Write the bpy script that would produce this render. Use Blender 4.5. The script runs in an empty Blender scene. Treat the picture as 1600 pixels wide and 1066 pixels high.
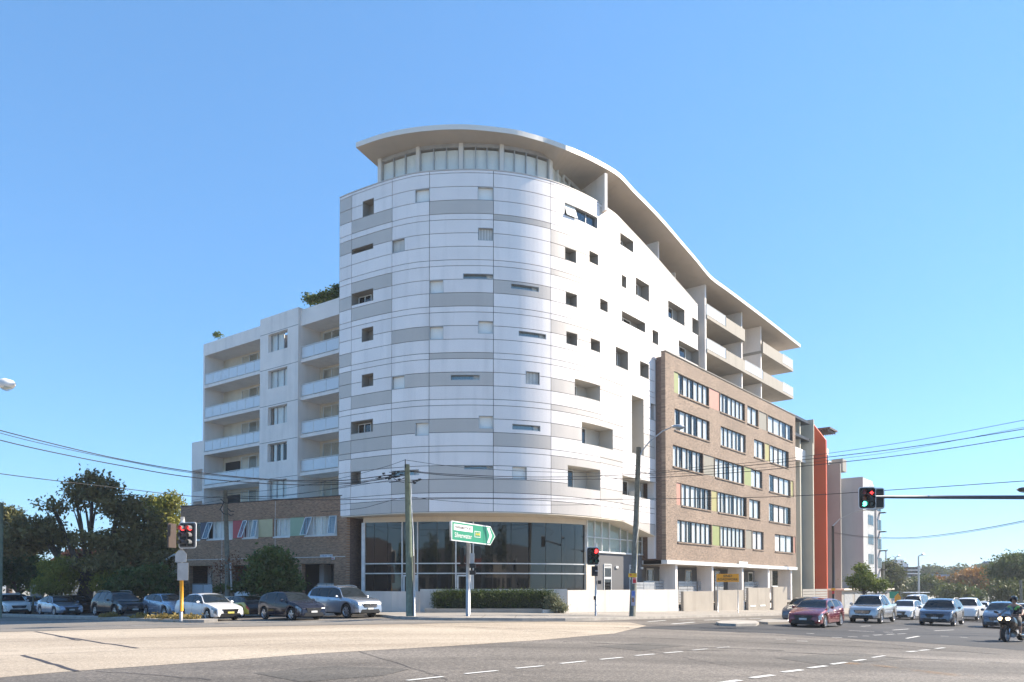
import bpy, bmesh, math, random
import numpy as np
from mathutils import Vector, Matrix

random.seed(7)
R = math.radians
SC = bpy.context.scene
COL = SC.collection

# ---------------------------------------------------------------- camera
F = 1195.0; HZ = 916.0; CAMZ = 1.65; PITCH = R(1.2)
PPV = HZ - F * math.tan(PITCH)
cd = bpy.data.cameras.new('camera'); cam = bpy.data.objects.new('camera', cd); COL.objects.link(cam)
cd.sensor_width = 36; cd.lens = 36 * F / 1600; cd.shift_y = (PPV - 533) / 1600
cd.clip_start = .1; cd.clip_end = 6000
cam.location = (0, 0, CAMZ); cam.rotation_euler = (R(90) + PITCH, 0, 0)
SC.camera = cam

# ---------------------------------------------------------------- light
SUN_AZ, SUN_EL = 74.0, 37.0
world = bpy.data.worlds.new('World'); SC.world = world; world.use_nodes = True
wn = world.node_tree
sky = wn.nodes.new('ShaderNodeTexSky'); sky.sky_type = 'NISHITA'; sky.sun_disc = False
sky.sun_elevation = R(SUN_EL); sky.sun_rotation = R(SUN_AZ)
sky.air_density = 1.0; sky.dust_density = .0; sky.ozone_density = 1.0; sky.altitude = 50
gm = wn.nodes.new('ShaderNodeGamma'); gm.inputs[1].default_value = .62; hs = wn.nodes.new('ShaderNodeVectorMath'); hs.operation = 'MULTIPLY'; hs.inputs[1].default_value = (.46, .83, 1.22)
wn.links.new(sky.outputs[0], gm.inputs[0]); wn.links.new(gm.outputs[0], hs.inputs[0]); wn.links.new(hs.outputs[0], wn.nodes['Background'].inputs[0])
wn.nodes['Background'].inputs[1].default_value = .125
sl = bpy.data.lights.new('sun', 'SUN'); sun = bpy.data.objects.new('sun', sl); COL.objects.link(sun)
sl.energy = 3.8; sl.angle = R(.5); sl.color = (1, .88, .72)
sd = Vector((math.sin(R(SUN_AZ)) * math.cos(R(SUN_EL)), math.cos(R(SUN_AZ)) * math.cos(R(SUN_EL)), math.sin(R(SUN_EL))))
sun.rotation_euler = sd.to_track_quat('Z', 'Y').to_euler()
sun.location = (60, 10, 60)
vs = SC.view_settings; vs.view_transform = 'Standard'; vs.look = 'None'; vs.gamma = 1; vs.use_curve_mapping = False
vs.exposure = 1.55
SC.cycles.max_bounces = 6; SC.cycles.transparent_max_bounces = 12

# ---------------------------------------------------------------- ground profile and unprojection
def sp(t, w=2.0):
    q = t / w
    return t if q > 30 else (0 if q < -30 else w * math.log1p(math.exp(q)))
def g(x, y=0):
    return -.03 * (sp(x - 1) - sp(x - 75, 8)) - .018 * (sp(-x - 5) - sp(-x - 60, 8))
def ray(u, v):
    a = (u - 800) / F; b = (PPV - v) / F
    c, s = math.cos(PITCH), math.sin(PITCH)
    return (a, c - s * b, s + c * b)
def atY(u, v, Y):
    d = ray(u, v); k = Y / d[1]
    return (d[0] * k, Y, CAMZ + d[2] * k)
def atZ(u, v, z):
    d = ray(u, v); k = (z - CAMZ) / d[2]
    return (d[0] * k, d[1] * k, z)
def gp(u, v):
    z = 0
    for _ in range(30):
        p = atZ(u, v, z); z = z * .5 + g(p[0]) * .5
    return (p[0], p[1])
def nrm(a, b):
    l = math.hypot(a, b); return (a / l, b / l)

class Frame:
    def __init__(s, o, t, n=None):
        s.o = o; s.t = nrm(*t); s.n = n if n else (s.t[1], -s.t[0])
    def p(s, a, d, z):
        return (s.o[0] + a * s.t[0] + d * s.n[0], s.o[1] + a * s.t[1] + d * s.n[1], z)
    def hit(s, u, v, d=0):
        r = ray(u, v); ox, oy, _ = s.p(0, d, 0)
        k = (ox * s.n[0] + oy * s.n[1]) / (r[0] * s.n[0] + r[1] * s.n[1])
        x, y = r[0] * k, r[1] * k
        return ((x - ox) * s.t[0] + (y - oy) * s.t[1], CAMZ + r[2] * k)
    def seg(s, a0, a1): return 1

class Curve(Frame):
    def __init__(s, pts, tail, step=.25):
        P = [Vector(p) for p in pts]
        P = [P[0] * 2 - P[1]] + P + [P[-1] + Vector(tail) * 3]
        q = []
        for i in range(1, len(P) - 2):
            for k in range(14):
                t = k / 14
                a, b, c, d = P[i - 1], P[i], P[i + 1], P[i + 2]
                q.append(.5 * ((2 * b) + (c - a) * t + (2 * a - 5 * b + 4 * c - d) * t * t + (3 * b - a - 3 * c + d) * t ** 3))
        e = P[-2]; q += [e + Vector(tail) * k for k in np.arange(0, 45, .5)]
        q = np.array([(v[0], v[1]) for v in q])
        for _ in range(10):
            q[1:-1] = .5 * q[1:-1] + .25 * (q[:-2] + q[2:])
        s.L = np.r_[0, np.cumsum(np.hypot(*np.diff(q, axis=0).T))]; s.q = q
        tg = np.gradient(q, axis=0); tg /= np.hypot(*tg.T)[:, None]
        s.N = np.c_[tg[:, 1], -tg[:, 0]]
    def p(s, a, d, z):
        x = np.interp(a, s.L, s.q[:, 0]); y = np.interp(a, s.L, s.q[:, 1])
        nx = np.interp(a, s.L, s.N[:, 0]); ny = np.interp(a, s.L, s.N[:, 1])
        if a < 0: x += a * s.N[0, 1] * -1; y += a * s.N[0, 0]
        return (float(x + nx * d), float(y + ny * d), z)
    def hit(s, u, v, d=0):
        r = ray(u, v); k = r[0] / r[1]
        X = s.q + s.N * d
        ratio = X[:, 0] / X[:, 1]
        a = float(np.interp(k, ratio, s.L)); x, y, _ = s.p(a, d, 0)
        return (a, CAMZ + r[2] / r[1] * y)
    def seg(s, a0, a1): return max(1, int(math.ceil(abs(a1 - a0) / .3)))

O = (5.81, 51.9); E1 = nrm(975, 1195); NF = (E1[1], -E1[0]); E2 = (-E1[1], E1[0])
FA = Frame(O, E1)
TW = Curve([(-11.67, 51.46), (-10.6, 50.7), (-7.71, 49.0), (-5.23, 48.12), (-1.25, 48.0), (2.39, 49.17), (5.81, 51.9)], E1)
K0 = float(TW.L[np.argmin(np.hypot(*(TW.q - np.array(O)).T))])       # s on the curve where the straight part starts
FL = 2.95

# ---------------------------------------------------------------- materials
MATS = {}
def nodes_of(name):
    m = bpy.data.materials.new(name); m.use_nodes = True
    MATS[name] = m
    return m, m.node_tree.nodes, m.node_tree.links, m.node_tree.nodes['Principled BSDF']
def mat(name, col, rough=.6, metal=0, scale=3, amt=.12, bump=0, bscale=None, coat=0, emit=None, es=1, spec=.5, ior=None, rand=0, rough_amt=.1, dirt=0):
    if name in MATS: return MATS[name]
    m, N, L, b = nodes_of(name)
    tc = N.new('ShaderNodeNewGeometry')
    no = N.new('ShaderNodeTexNoise'); no.inputs['Scale'].default_value = scale; no.inputs['Detail'].default_value = 6
    L.new(tc.outputs['Position'], no.inputs['Vector'])
    mr = N.new('ShaderNodeMapRange'); mr.inputs[3].default_value = 1 - amt; mr.inputs[4].default_value = 1 + amt
    mr.inputs[1].default_value = .3; mr.inputs[2].default_value = .7
    L.new(no.outputs[0], mr.inputs[0])
    mx = N.new('ShaderNodeVectorMath'); mx.operation = 'SCALE'; mx.inputs[0].default_value = col[:3]
    L.new(mr.outputs[0], mx.inputs['Scale'])
    out = mx.outputs[0]
    if rand:
        oi = N.new('ShaderNodeObjectInfo'); m2 = N.new('ShaderNodeMapRange'); m2.inputs[3].default_value = 1 - rand; m2.inputs[4].default_value = 1 + rand
        L.new(oi.outputs['Random'], m2.inputs[0])
        m3 = N.new('ShaderNodeVectorMath'); m3.operation = 'SCALE'; L.new(out, m3.inputs[0]); L.new(m2.outputs[0], m3.inputs['Scale']); out = m3.outputs[0]
    if dirt:
        n2 = N.new('ShaderNodeTexNoise'); n2.inputs['Scale'].default_value = 1.0; n2.inputs['Detail'].default_value = 8
        mp = N.new('ShaderNodeMapping'); mp.inputs['Scale'].default_value = (1.6, 1.6, .12)
        L.new(tc.outputs['Position'], mp.inputs[0]); L.new(mp.outputs[0], n2.inputs['Vector'])
        r2 = N.new('ShaderNodeMapRange'); r2.inputs[1].default_value = .5; r2.inputs[2].default_value = .75; r2.inputs[3].default_value = 1; r2.inputs[4].default_value = 1 - dirt
        L.new(n2.outputs[0], r2.inputs[0])
        m4 = N.new('ShaderNodeVectorMath'); m4.operation = 'SCALE'; L.new(out, m4.inputs[0]); L.new(r2.outputs[0], m4.inputs['Scale']); out = m4.outputs[0]
    L.new(out, b.inputs['Base Color'])
    rr = N.new('ShaderNodeMapRange'); rr.inputs[3].default_value = max(.02, rough * (1 - rough_amt)); rr.inputs[4].default_value = min(1, rough * (1 + rough_amt))
    L.new(no.outputs[0], rr.inputs[0]); L.new(rr.outputs[0], b.inputs['Roughness'])
    b.inputs['Metallic'].default_value = metal
    b.inputs['Specular IOR Level'].default_value = spec
    if ior: b.inputs['IOR'].default_value = ior
    if coat: b.inputs['Coat Weight'].default_value = coat; b.inputs['Coat Roughness'].default_value = .06
    if emit: b.inputs['Emission Color'].default_value = (*emit, 1); b.inputs['Emission Strength'].default_value = es
    if bump:
        nb = N.new('ShaderNodeTexNoise'); nb.inputs['Scale'].default_value = bscale or scale * 4; nb.inputs['Detail'].default_value = 5
        L.new(tc.outputs['Position'], nb.inputs['Vector'])
        bu = N.new('ShaderNodeBump'); bu.inputs['Strength'].default_value = bump; bu.inputs['Distance'].default_value = .02
        L.new(nb.outputs[0], bu.inputs['Height']); L.new(bu.outputs[0], b.inputs['Normal'])
    return m
def brick(name, t, c1, c2, mortar):
    m, N, L, b = nodes_of(name)
    ge = N.new('ShaderNodeNewGeometry'); dt = N.new('ShaderNodeVectorMath'); dt.operation = 'DOT_PRODUCT'; dt.inputs[1].default_value = (t[0], t[1], 0)
    L.new(ge.outputs['Position'], dt.inputs[0])
    sx = N.new('ShaderNodeSeparateXYZ'); L.new(ge.outputs['Position'], sx.inputs[0])
    cb = N.new('ShaderNodeCombineXYZ'); L.new(dt.outputs['Value'], cb.inputs[0]); L.new(sx.outputs[2], cb.inputs[1])
    br = N.new('ShaderNodeTexBrick'); br.inputs['Scale'].default_value = 1; br.inputs['Brick Width'].default_value = .24; br.inputs['Row Height'].default_value = .086
    br.inputs['Mortar Size'].default_value = .009; br.inputs['Bias'].default_value = -.1
    br.inputs['Color1'].default_value = (*c1, 1); br.inputs['Color2'].default_value = (*c2, 1); br.inputs['Mortar'].default_value = (*mortar, 1)
    L.new(cb.outputs[0], br.inputs['Vector'])
    mp = N.new('ShaderNodeMapping'); mp.inputs['Scale'].default_value = (4, 11, 1); L.new(cb.outputs[0], mp.inputs[0])
    wn_ = N.new('ShaderNodeTexNoise'); wn_.inputs['Scale'].default_value = 1; wn_.inputs['Detail'].default_value = 3; L.new(mp.outputs[0], wn_.inputs['Vector'])
    r1 = N.new('ShaderNodeMapRange'); r1.inputs[1].default_value = .3; r1.inputs[2].default_value = .7; r1.inputs[3].default_value = .72; r1.inputs[4].default_value = 1.3; L.new(wn_.outputs[0], r1.inputs[0])
    n2 = N.new('ShaderNodeTexNoise'); n2.inputs['Scale'].default_value = .35; n2.inputs['Detail'].default_value = 4; L.new(ge.outputs['Position'], n2.inputs['Vector'])
    r2 = N.new('ShaderNodeMapRange'); r2.inputs[1].default_value = .3; r2.inputs[2].default_value = .7; r2.inputs[3].default_value = .88; r2.inputs[4].default_value = 1.12; L.new(n2.outputs[0], r2.inputs[0])
    mu = N.new('ShaderNodeMath'); mu.operation = 'MULTIPLY'; L.new(r1.outputs[0], mu.inputs[0]); L.new(r2.outputs[0], mu.inputs[1])
    sc = N.new('ShaderNodeVectorMath'); sc.operation = 'SCALE'; L.new(br.outputs[0], sc.inputs[0]); L.new(mu.outputs[0], sc.inputs['Scale'])
    L.new(sc.outputs[0], b.inputs['Base Color']); b.inputs['Roughness'].default_value = .85
    bu = N.new('ShaderNodeBump'); bu.inputs['Strength'].default_value = .5; bu.inputs['Distance'].default_value = .01; bu.invert = True
    L.new(br.outputs['Fac'], bu.inputs['Height']); L.new(bu.outputs[0], b.inputs['Normal'])
    return m
def leafmat(name, c, c2, rough=.55, sc=.8):
    if name in MATS: return MATS[name]
    m, N, L, b = nodes_of(name)
    ge = N.new('ShaderNodeNewGeometry')
    no = N.new('ShaderNodeTexNoise'); no.inputs['Scale'].default_value = sc; no.inputs['Detail'].default_value = 8; no.inputs['Roughness'].default_value = .7
    L.new(ge.outputs['Position'], no.inputs['Vector'])
    cr = N.new('ShaderNodeValToRGB'); cr.color_ramp.elements[0].position = .36; cr.color_ramp.elements[1].position = .64
    cr.color_ramp.elements[0].color = (*c, 1); cr.color_ramp.elements[1].color = (*c2, 1)
    L.new(no.outputs[0], cr.inputs[0]); L.new(cr.outputs[0], b.inputs['Base Color'])
    b.inputs['Roughness'].default_value = rough; b.inputs['Specular IOR Level'].default_value = .3
    tr = N.new('ShaderNodeBsdfTranslucent'); L.new(cr.outputs[0], tr.inputs[0])
    mx = N.new('ShaderNodeMixShader'); mx.inputs[0].default_value = .3
    L.new(b.outputs[0], mx.inputs[1]); L.new(tr.outputs[0], mx.inputs[2]); L.new(mx.outputs[0], N['Material Output'].inputs[0])
    return m
def glassmat(name, tint, refl=.12, rough=.02):
    m, N, L, b = nodes_of(name)
    t = N.new('ShaderNodeBsdfTransparent'); t.inputs[0].default_value = (*tint, 1)
    gl = N.new('ShaderNodeBsdfGlossy'); gl.inputs['Roughness'].default_value = rough
    lf = N.new('ShaderNodeLayerWeight'); lf.inputs[0].default_value = .5
    lw = N.new('ShaderNodeMath'); lw.operation = 'POWER'; lw.inputs[1].default_value = 6; L.new(lf.outputs['Facing'], lw.inputs[0])
    ad = N.new('ShaderNodeMath'); ad.operation = 'ADD'; ad.inputs[1].default_value = refl; ad.use_clamp = True
    L.new(lw.outputs[0], ad.inputs[0])
    mx = N.new('ShaderNodeMixShader'); L.new(ad.outputs[0], mx.inputs[0]); L.new(t.outputs[0], mx.inputs[1]); L.new(gl.outputs[0], mx.inputs[2])
    L.new(mx.outputs[0], N['Material Output'].inputs[0])
    return m

M_PANEL = mat('silver_panel', (.86, .8, .77), .5, .1, scale=.5, amt=.04, coat=.1, rand=.045, dirt=.12)
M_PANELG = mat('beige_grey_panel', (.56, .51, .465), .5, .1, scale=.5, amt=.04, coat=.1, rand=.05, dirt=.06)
M_BACK = mat('panel_joint_shadow_gap', (.06, .055, .05), .9)
M_WHITE = mat('white_render', (.86, .8, .75), .75, scale=.8, amt=.05, bump=.1, bscale=30, dirt=.12)
M_CREAM = mat('cream_render', (.72, .64, .52), .75, scale=.8, amt=.05, dirt=.1)
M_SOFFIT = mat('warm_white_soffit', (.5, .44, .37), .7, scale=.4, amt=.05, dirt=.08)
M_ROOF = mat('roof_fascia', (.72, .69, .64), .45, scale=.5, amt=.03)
M_WALLW = mat('white_garden_wall', (.62, .58, .53), .8, scale=.7, amt=.06, bump=.15, bscale=25, dirt=.18)
M_WALLB = mat('beige_garden_wall', (.36, .32, .27), .8, scale=.7, amt=.08, bump=.15, bscale=25, dirt=.2)
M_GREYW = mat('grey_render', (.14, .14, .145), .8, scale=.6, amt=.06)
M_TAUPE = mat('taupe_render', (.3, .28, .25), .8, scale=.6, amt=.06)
M_BRK = brick('sunny_tan_brick', E1, (.29, .2, .14), (.16, .108, .075), (.42, .36, .3))
M_BRK_N = brick('shade_toned_brick', NF, (.2, .11, .075), (.15, .085, .06), (.24, .2, .17))  # wing brick again, darkened: the shade on the return is in its colour
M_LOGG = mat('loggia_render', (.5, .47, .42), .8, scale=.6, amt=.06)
M_PARA = mat('balcony_render', (.36, .33, .285), .8, scale=.5, amt=.05, dirt=.15)
M_DARK = mat('dark_aluminium', (.035, .035, .037), .45, .3)
M_WFRAME = mat('white_aluminium', (.7, .7, .68), .4)
M_GFRAME = mat('grey_aluminium', (.45, .45, .45), .4, .3)
M_CURT = mat('pale_curtain', (.74, .74, .71), .85, scale=2, amt=.06)
M_CURTG = mat('green_grey_curtain', (.42, .45, .38), .85, scale=2, amt=.06)
M_BLIND = mat('frosted_blind', (.85, .86, .83), .6, scale=.7, amt=.05)
M_GLASS = glassmat('clear_glass', (.985, .99, .985), .03)
M_GLASSB = glassmat('blue_tinted_glass', (.7, .77, .8), .12)
M_GLASSD = mat('dark_tinted_glass', (.014, .014, .014), .03, scale=.3, amt=.3, ior=1.7, bump=.04, bscale=1.3, rough_amt=.3)
M_ROOM = mat('dim_room_interior', (.09, .085, .075), .9)
M_RAIL = mat('frosted_rail_glass', (.66, .69, .72), .28, coat=.4, scale=.6, amt=.03)
M_METAL = mat('galvanised_steel', (.42, .43, .44), .45, .7, scale=6, amt=.12)
M_BLACK = mat('black_plastic', (.012, .012, .013), .45)
M_CONC = mat('old_concrete', (.34, .31, .27), .9, scale=1.5, amt=.16, bump=.3, bscale=20, dirt=.1)
M_KERB = mat('kerb_concrete', (.38, .35, .31), .9, scale=2.5, amt=.2, bump=.3)
M_WOOD = mat('weathered_pole_timber', (.17, .17, .14), .9, scale=5, amt=.3, bump=.4, dirt=.25)
M_WOODG = mat('greenish_treated_timber', (.16, .2, .15), .9, scale=4, amt=.25, bump=.4, dirt=.3)
M_WHITEP = mat('white_paint', (.75, .75, .73), .5)
M_LINE = mat('worn_road_paint', (.62, .61, .58), .8, scale=9, amt=.25)

# ---------------------------------------------------------------- mesh builder
ROOT = {}
class MB:
    def __init__(s): s.v = []; s.f = []; s.m = []
    def quad(s, *p, mi=0):
        b = len(s.v); s.v += [tuple(q) for q in p]; s.f.append(tuple(range(b, b + len(p)))); s.m.append(mi)
    def hexa(s, c, mi=0):      # 8 corners: bottom ring 0-3, top ring 4-7
        b = len(s.v); s.v += [tuple(q) for q in c]
        for f in ((0, 3, 2, 1), (4, 5, 6, 7), (0, 1, 5, 4), (1, 2, 6, 5), (2, 3, 7, 6), (3, 0, 4, 7)):
            s.f.append(tuple(b + i for i in f)); s.m.append(mi)
    def box(s, x0, x1, y0, y1, z0, z1, mi=0):
        s.hexa([(x0, y0, z0), (x1, y0, z0), (x1, y1, z0), (x0, y1, z0), (x0, y0, z1), (x1, y0, z1), (x1, y1, z1), (x0, y1, z1)], mi)
    def fb(s, fr, a0, a1, d0, d1, z0, z1, mi=0, zf=None):
        n = fr.seg(a0, a1)
        for i in range(n):
            p, q = a0 + (a1 - a0) * i / n, a0 + (a1 - a0) * (i + 1) / n
            if zf: zp, zq = zf(p, z0, z1), zf(q, z0, z1)
            else: zp = zq = (z0, z1)
            if zp[1] - zp[0] < .02 and zq[1] - zq[0] < .02: continue
            s.hexa([fr.p(p, d1, zp[0]), fr.p(q, d1, zq[0]), fr.p(q, d0, zq[0]), fr.p(p, d0, zp[0]),
                    fr.p(p, d1, zp[1]), fr.p(q, d1, zq[1]), fr.p(q, d0, zq[1]), fr.p(p, d0, zp[1])], mi)
    def tube(s, pts, r, n=8, mi=0, cap=True):
        pts = [Vector(p) for p in pts]; rs = r if hasattr(r, '__len__') else [r] * len(pts)
        b = len(s.v); up = Vector((0, 0, 1))
        for i, p in enumerate(pts):
            t = (pts[min(i + 1, len(pts) - 1)] - pts[max(i - 1, 0)]).normalized()
            a = t.cross(up)
            if a.length < .05: a = t.cross(Vector((1, 0, 0)))
            a.normalize(); c = a.cross(t)
            for k in range(n):
                w = 2 * math.pi * k / n; s.v.append(tuple(p + (a * math.cos(w) + c * math.sin(w)) * rs[i]))
        for i in range(len(pts) - 1):
            for k in range(n):
                s.f.append((b + i * n + k, b + i * n + (k + 1) % n, b + (i + 1) * n + (k + 1) % n, b + (i + 1) * n + k)); s.m.append(mi)
        if cap:
            s.f.append(tuple(b + k for k in range(n))); s.m.append(mi)
            s.f.append(tuple(b + (len(pts) - 1) * n + k for k in reversed(range(n)))); s.m.append(mi)
    def prism(s, poly, fn, t0, t1, mi=0):      # poly of 2-D points, fn(x, y, t) -> point
        b = len(s.v); n = len(poly)
        s.v += [tuple(fn(x, y, t0)) for x, y in poly] + [tuple(fn(x, y, t1)) for x, y in poly]
        s.f.append(tuple(b + i for i in reversed(range(n)))); s.f.append(tuple(b + n + i for i in range(n))); s.m += [mi, mi]
        for i in range(n): s.f.append((b + i, b + (i + 1) % n, b + n + (i + 1) % n, b + n + i)); s.m.append(mi)
    def build(s, name, mats, parent=None, smooth=False, **tags):
        if not isinstance(mats, (list, tuple)): mats = [mats]
        if parent is not None: off = ROOT[parent]
        else:
            A = np.array(s.v); off = (float(A[:, 0].mean()), float(A[:, 1].mean()), float(A[:, 2].min()))
        me = bpy.data.meshes.new(name)
        me.from_pydata([(x - off[0], y - off[1], z - off[2]) for x, y, z in s.v], [], s.f)
        for m in mats: me.materials.append(m)
        if len(mats) > 1: me.polygons.foreach_set('material_index', s.m)
        if smooth: me.polygons.foreach_set('use_smooth', [True] * len(me.polygons))
        me.update()
        o = bpy.data.objects.new(name, me); COL.objects.link(o)
        if parent is not None: o.parent = parent
        else: o.location = off
        ROOT[o] = off
        for k, v in tags.items(): o[k] = v
        return o
def thing(name, label, cat, loc=(0, 0, 0), group=None):
    o = bpy.data.objects.new(name, None); COL.objects.link(o); o.location = loc; ROOT[o] = tuple(loc)
    o['label'] = label; o['category'] = cat
    if group: o['group'] = group
    return o
def tube_part(name, pts, r, m, parent=None, n=8, smooth=True, **t):
    b = MB(); b.tube(pts, r, n); return b.build(name, m, parent, smooth, **t)
def text_part(body, size, origin, ux, uz, m, parent, align='CENTER', depth=.006, xs=1.0):
    cu = bpy.data.curves.new('lettering', 'FONT'); cu.body = body; cu.size = size; cu.align_x = align; cu.align_y = 'CENTER'; cu.extrude = depth; cu.resolution_u = 2; cu.offset = .004 * size
    to = bpy.data.objects.new('tmp', cu); COL.objects.link(to)
    dg = bpy.context.evaluated_depsgraph_get(); me = bpy.data.meshes.new_from_object(to.evaluated_get(dg))
    bpy.data.objects.remove(to)
    ux, uz = Vector(ux).normalized(), Vector(uz).normalized(); un = ux.cross(uz)
    off = Vector(ROOT[parent]); o3 = Vector(origin)
    for v in me.vertices:
        v.co = o3 + ux * v.co.x * xs + uz * v.co.y + un * v.co.z - off
    me.materials.clear(); me.materials.append(m)
    o = bpy.data.objects.new('lettering', me); COL.objects.link(o); o.parent = parent; ROOT[o] = ROOT[parent]
    return o
def sheet(name, poly, zo, m, skirt=0, **tags):
    bm = bmesh.new(); vs_ = [bm.verts.new((x, y, 0)) for x, y in poly]; bm.faces.new(vs_)
    bmesh.ops.triangulate(bm, faces=bm.faces[:])
    xs = [p[0] for p in poly]; x = math.floor(min(xs) / 2.5) * 2.5
    while x < max(xs):
        if min(xs) < x and -80 < x < 110:
            bmesh.ops.bisect_plane(bm, geom=bm.verts[:] + bm.edges[:] + bm.faces[:], plane_co=(x, 0, 0), plane_no=(1, 0, 0), dist=1e-5)
        x += 2.5
    for v in bm.verts: v.co.z = g(v.co.x) + zo
    bmesh.ops.recalc_face_normals(bm, faces=bm.faces[:])
    if bm.faces[0].normal.z < 0: bmesh.ops.reverse_faces(bm, faces=bm.faces[:])
    if skirt:
        be = [e for e in bm.edges if e.is_boundary]
        r = bmesh.ops.extrude_edge_only(bm, edges=be)
        for e in r['geom']:
            if isinstance(e, bmesh.types.BMVert): e.co.z -= skirt
    me = bpy.data.meshes.new(name); bm.to_mesh(me); bm.free(); me.materials.append(m)
    o = bpy.data.objects.new(name, me); COL.objects.link(o)
    ROOT[o] = (0, 0, 0)
    for k, v in tags.items(): o[k] = v
    return o
def ribbon(mb, pts, w, zo, h=0, side=0, mi=0):      # strip following the ground
    P = []
    for i in range(len(pts) - 1):
        a, b = Vector(pts[i]), Vector(pts[i + 1]); n = max(1, int((b - a).length / 1.5))
        P += [a + (b - a) * k / n for k in range(n)]
    P.append(Vector(pts[-1]))
    for i in range(len(P) - 1):
        def off(j):
            t = (P[min(j + 1, len(P) - 1)] - P[max(j - 1, 0)]).normalized(); return Vector((-t.y, t.x))
        l0, l1 = off(i), off(i + 1); s0, s1 = (side - .5) * w, (side + .5) * w
        q = [P[i] + l0 * s0, P[i + 1] + l1 * s0, P[i + 1] + l1 * s1, P[i] + l0 * s1]
        if h: mb.hexa([(p.x, p.y, g(p.x) + zo - h) for p in q] + [(p.x, p.y, g(p.x) + zo) for p in q], mi)
        else: mb.quad(*[(p.x, p.y, g(p.x) + zo) for p in q], mi=mi)
# ================================================================ ground, roads
def roadmat(name, c, c2, speck=.25, bump=.35, gloss=.8, joints=False):
    m, N, L, b = nodes_of(name)
    ge = N.new('ShaderNodeNewGeometry')
    n1 = N.new('ShaderNodeTexNoise'); n1.inputs['Scale'].default_value = .16; n1.inputs['Detail'].default_value = 5; n1.inputs['Roughness'].default_value = .6
    mp = N.new('ShaderNodeMapping'); mp.inputs['Rotation'].default_value = (0, 0, -math.atan2(E1[1], E1[0])); mp.inputs['Scale'].default_value = (.35, 1.6, 1)
    L.new(ge.outputs['Position'], mp.inputs[0]); L.new(mp.outputs[0], n1.inputs['Vector'])
    cr = N.new('ShaderNodeValToRGB'); cr.color_ramp.elements[0].position = .38; cr.color_ramp.elements[1].position = .64
    cr.color_ramp.elements[0].color = (*c, 1); cr.color_ramp.elements[1].color = (*c2, 1); L.new(n1.outputs[0], cr.inputs[0])
    n2 = N.new('ShaderNodeTexNoise'); n2.inputs['Scale'].default_value = 14; n2.inputs['Detail'].default_value = 3; L.new(ge.outputs['Position'], n2.inputs['Vector'])
    n3 = N.new('ShaderNodeTexVoronoi'); n3.inputs['Scale'].default_value = 30; L.new(ge.outputs['Position'], n3.inputs['Vector'])
    r = N.new('ShaderNodeMapRange'); r.inputs[1].default_value = .3; r.inputs[2].default_value = .7; r.inputs[3].default_value = 1 - speck; r.inputs[4].default_value = 1 + speck; L.new(n2.outputs[0], r.inputs[0])
    r3 = N.new('ShaderNodeMapRange'); r3.inputs[1].default_value = 0; r3.inputs[2].default_value = .6; r3.inputs[3].default_value = 1 + speck; r3.inputs[4].default_value = 1 - speck; L.new(n3.outputs['Distance'], r3.inputs[0])
    mu = N.new('ShaderNodeMath'); mu.operation = 'MULTIPLY'; L.new(r.outputs[0], mu.inputs[0]); L.new(r3.outputs[0], mu.inputs[1])
    # small dark spots: oil and gum
    n4 = N.new('ShaderNodeTexNoise'); n4.inputs['Scale'].default_value = 1.7; n4.inputs['Detail'].default_value = 7; L.new(ge.outputs['Position'], n4.inputs['Vector'])
    r4 = N.new('ShaderNodeMapRange'); r4.inputs[1].default_value = .62; r4.inputs[2].default_value = .75; r4.inputs[3].default_value = 1; r4.inputs[4].default_value = .72; L.new(n4.outputs[0], r4.inputs[0])
    m2 = N.new('ShaderNodeMath'); m2.operation = 'MULTIPLY'; L.new(mu.outputs[0], m2.inputs[0]); L.new(r4.outputs[0], m2.inputs[1])
    sc = N.new('ShaderNodeVectorMath'); sc.operation = 'SCALE'; L.new(cr.outputs[0], sc.inputs[0]); L.new(m2.outputs[0], sc.inputs['Scale'])
    L.new(sc.outputs[0], b.inputs['Base Color']); b.inputs['Roughness'].default_value = gloss
    bu = N.new('ShaderNodeBump'); bu.inputs['Strength'].default_value = bump; bu.inputs['Distance'].default_value = .01
    L.new(n3.outputs['Distance'], bu.inputs['Height']); L.new(bu.outputs[0], b.inputs['Normal'])
    return m
M_ASPH = roadmat('warm_grey_asphalt', (.13, .113, .094), (.27, .237, .2), .4)
M_ASPHD = roadmat('dark_road_tone', (.032, .033, .036), (.055, .055, .058), .2)  # darker road tone for the right of the junction and the far street
M_TAN = roadmat('tan_concrete_pavement', (.4, .325, .24), (.56, .47, .36), .26, .3)
M_GREYC = roadmat('grey_lane_concrete', (.2, .18, .155), (.25, .225, .19), .15)
M_FOOT = roadmat('footpath_concrete', (.3, .275, .24), (.4, .36, .315), .12)
M_SOIL = mat('dry_soil_and_leaf_litter', (.1, .075, .045), .95, scale=3, amt=.4, bump=.5)
M_GRASS = mat('bounce_pale_ground', (.3, .28, .23), .95, scale=2, amt=.4, bump=.5)  # kept pale so the sunlit ground bounces light onto the shaded walls

# one sheet out to the horizon
mb = MB()
xs = [-3000, -1200, -500, -250, -150, -100] + [x * 4.0 for x in range(-22, 31)] + [160, 250, 500, 1200, 3000]
ys = [-600, -60, 0, 60, 120, 260, 600, 1200, 4000]
for i in range(len(xs) - 1):
    for j in range(len(ys) - 1):
        q = [(xs[i], ys[j]), (xs[i + 1], ys[j]), (xs[i + 1], ys[j + 1]), (xs[i], ys[j + 1])]
        mb.quad(*[(x, y, g(x) - .02) for x, y in q])
mb.build('ground', M_GRASS, kind='structure')
sheet('road', [(-70, -30), (80, -30), (105, 40), (190, 170), (178, 180), (60, 110), (-20, 60), (-66, 92), (-80, 76)], 0, M_ASPH, kind='structure')

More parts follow.
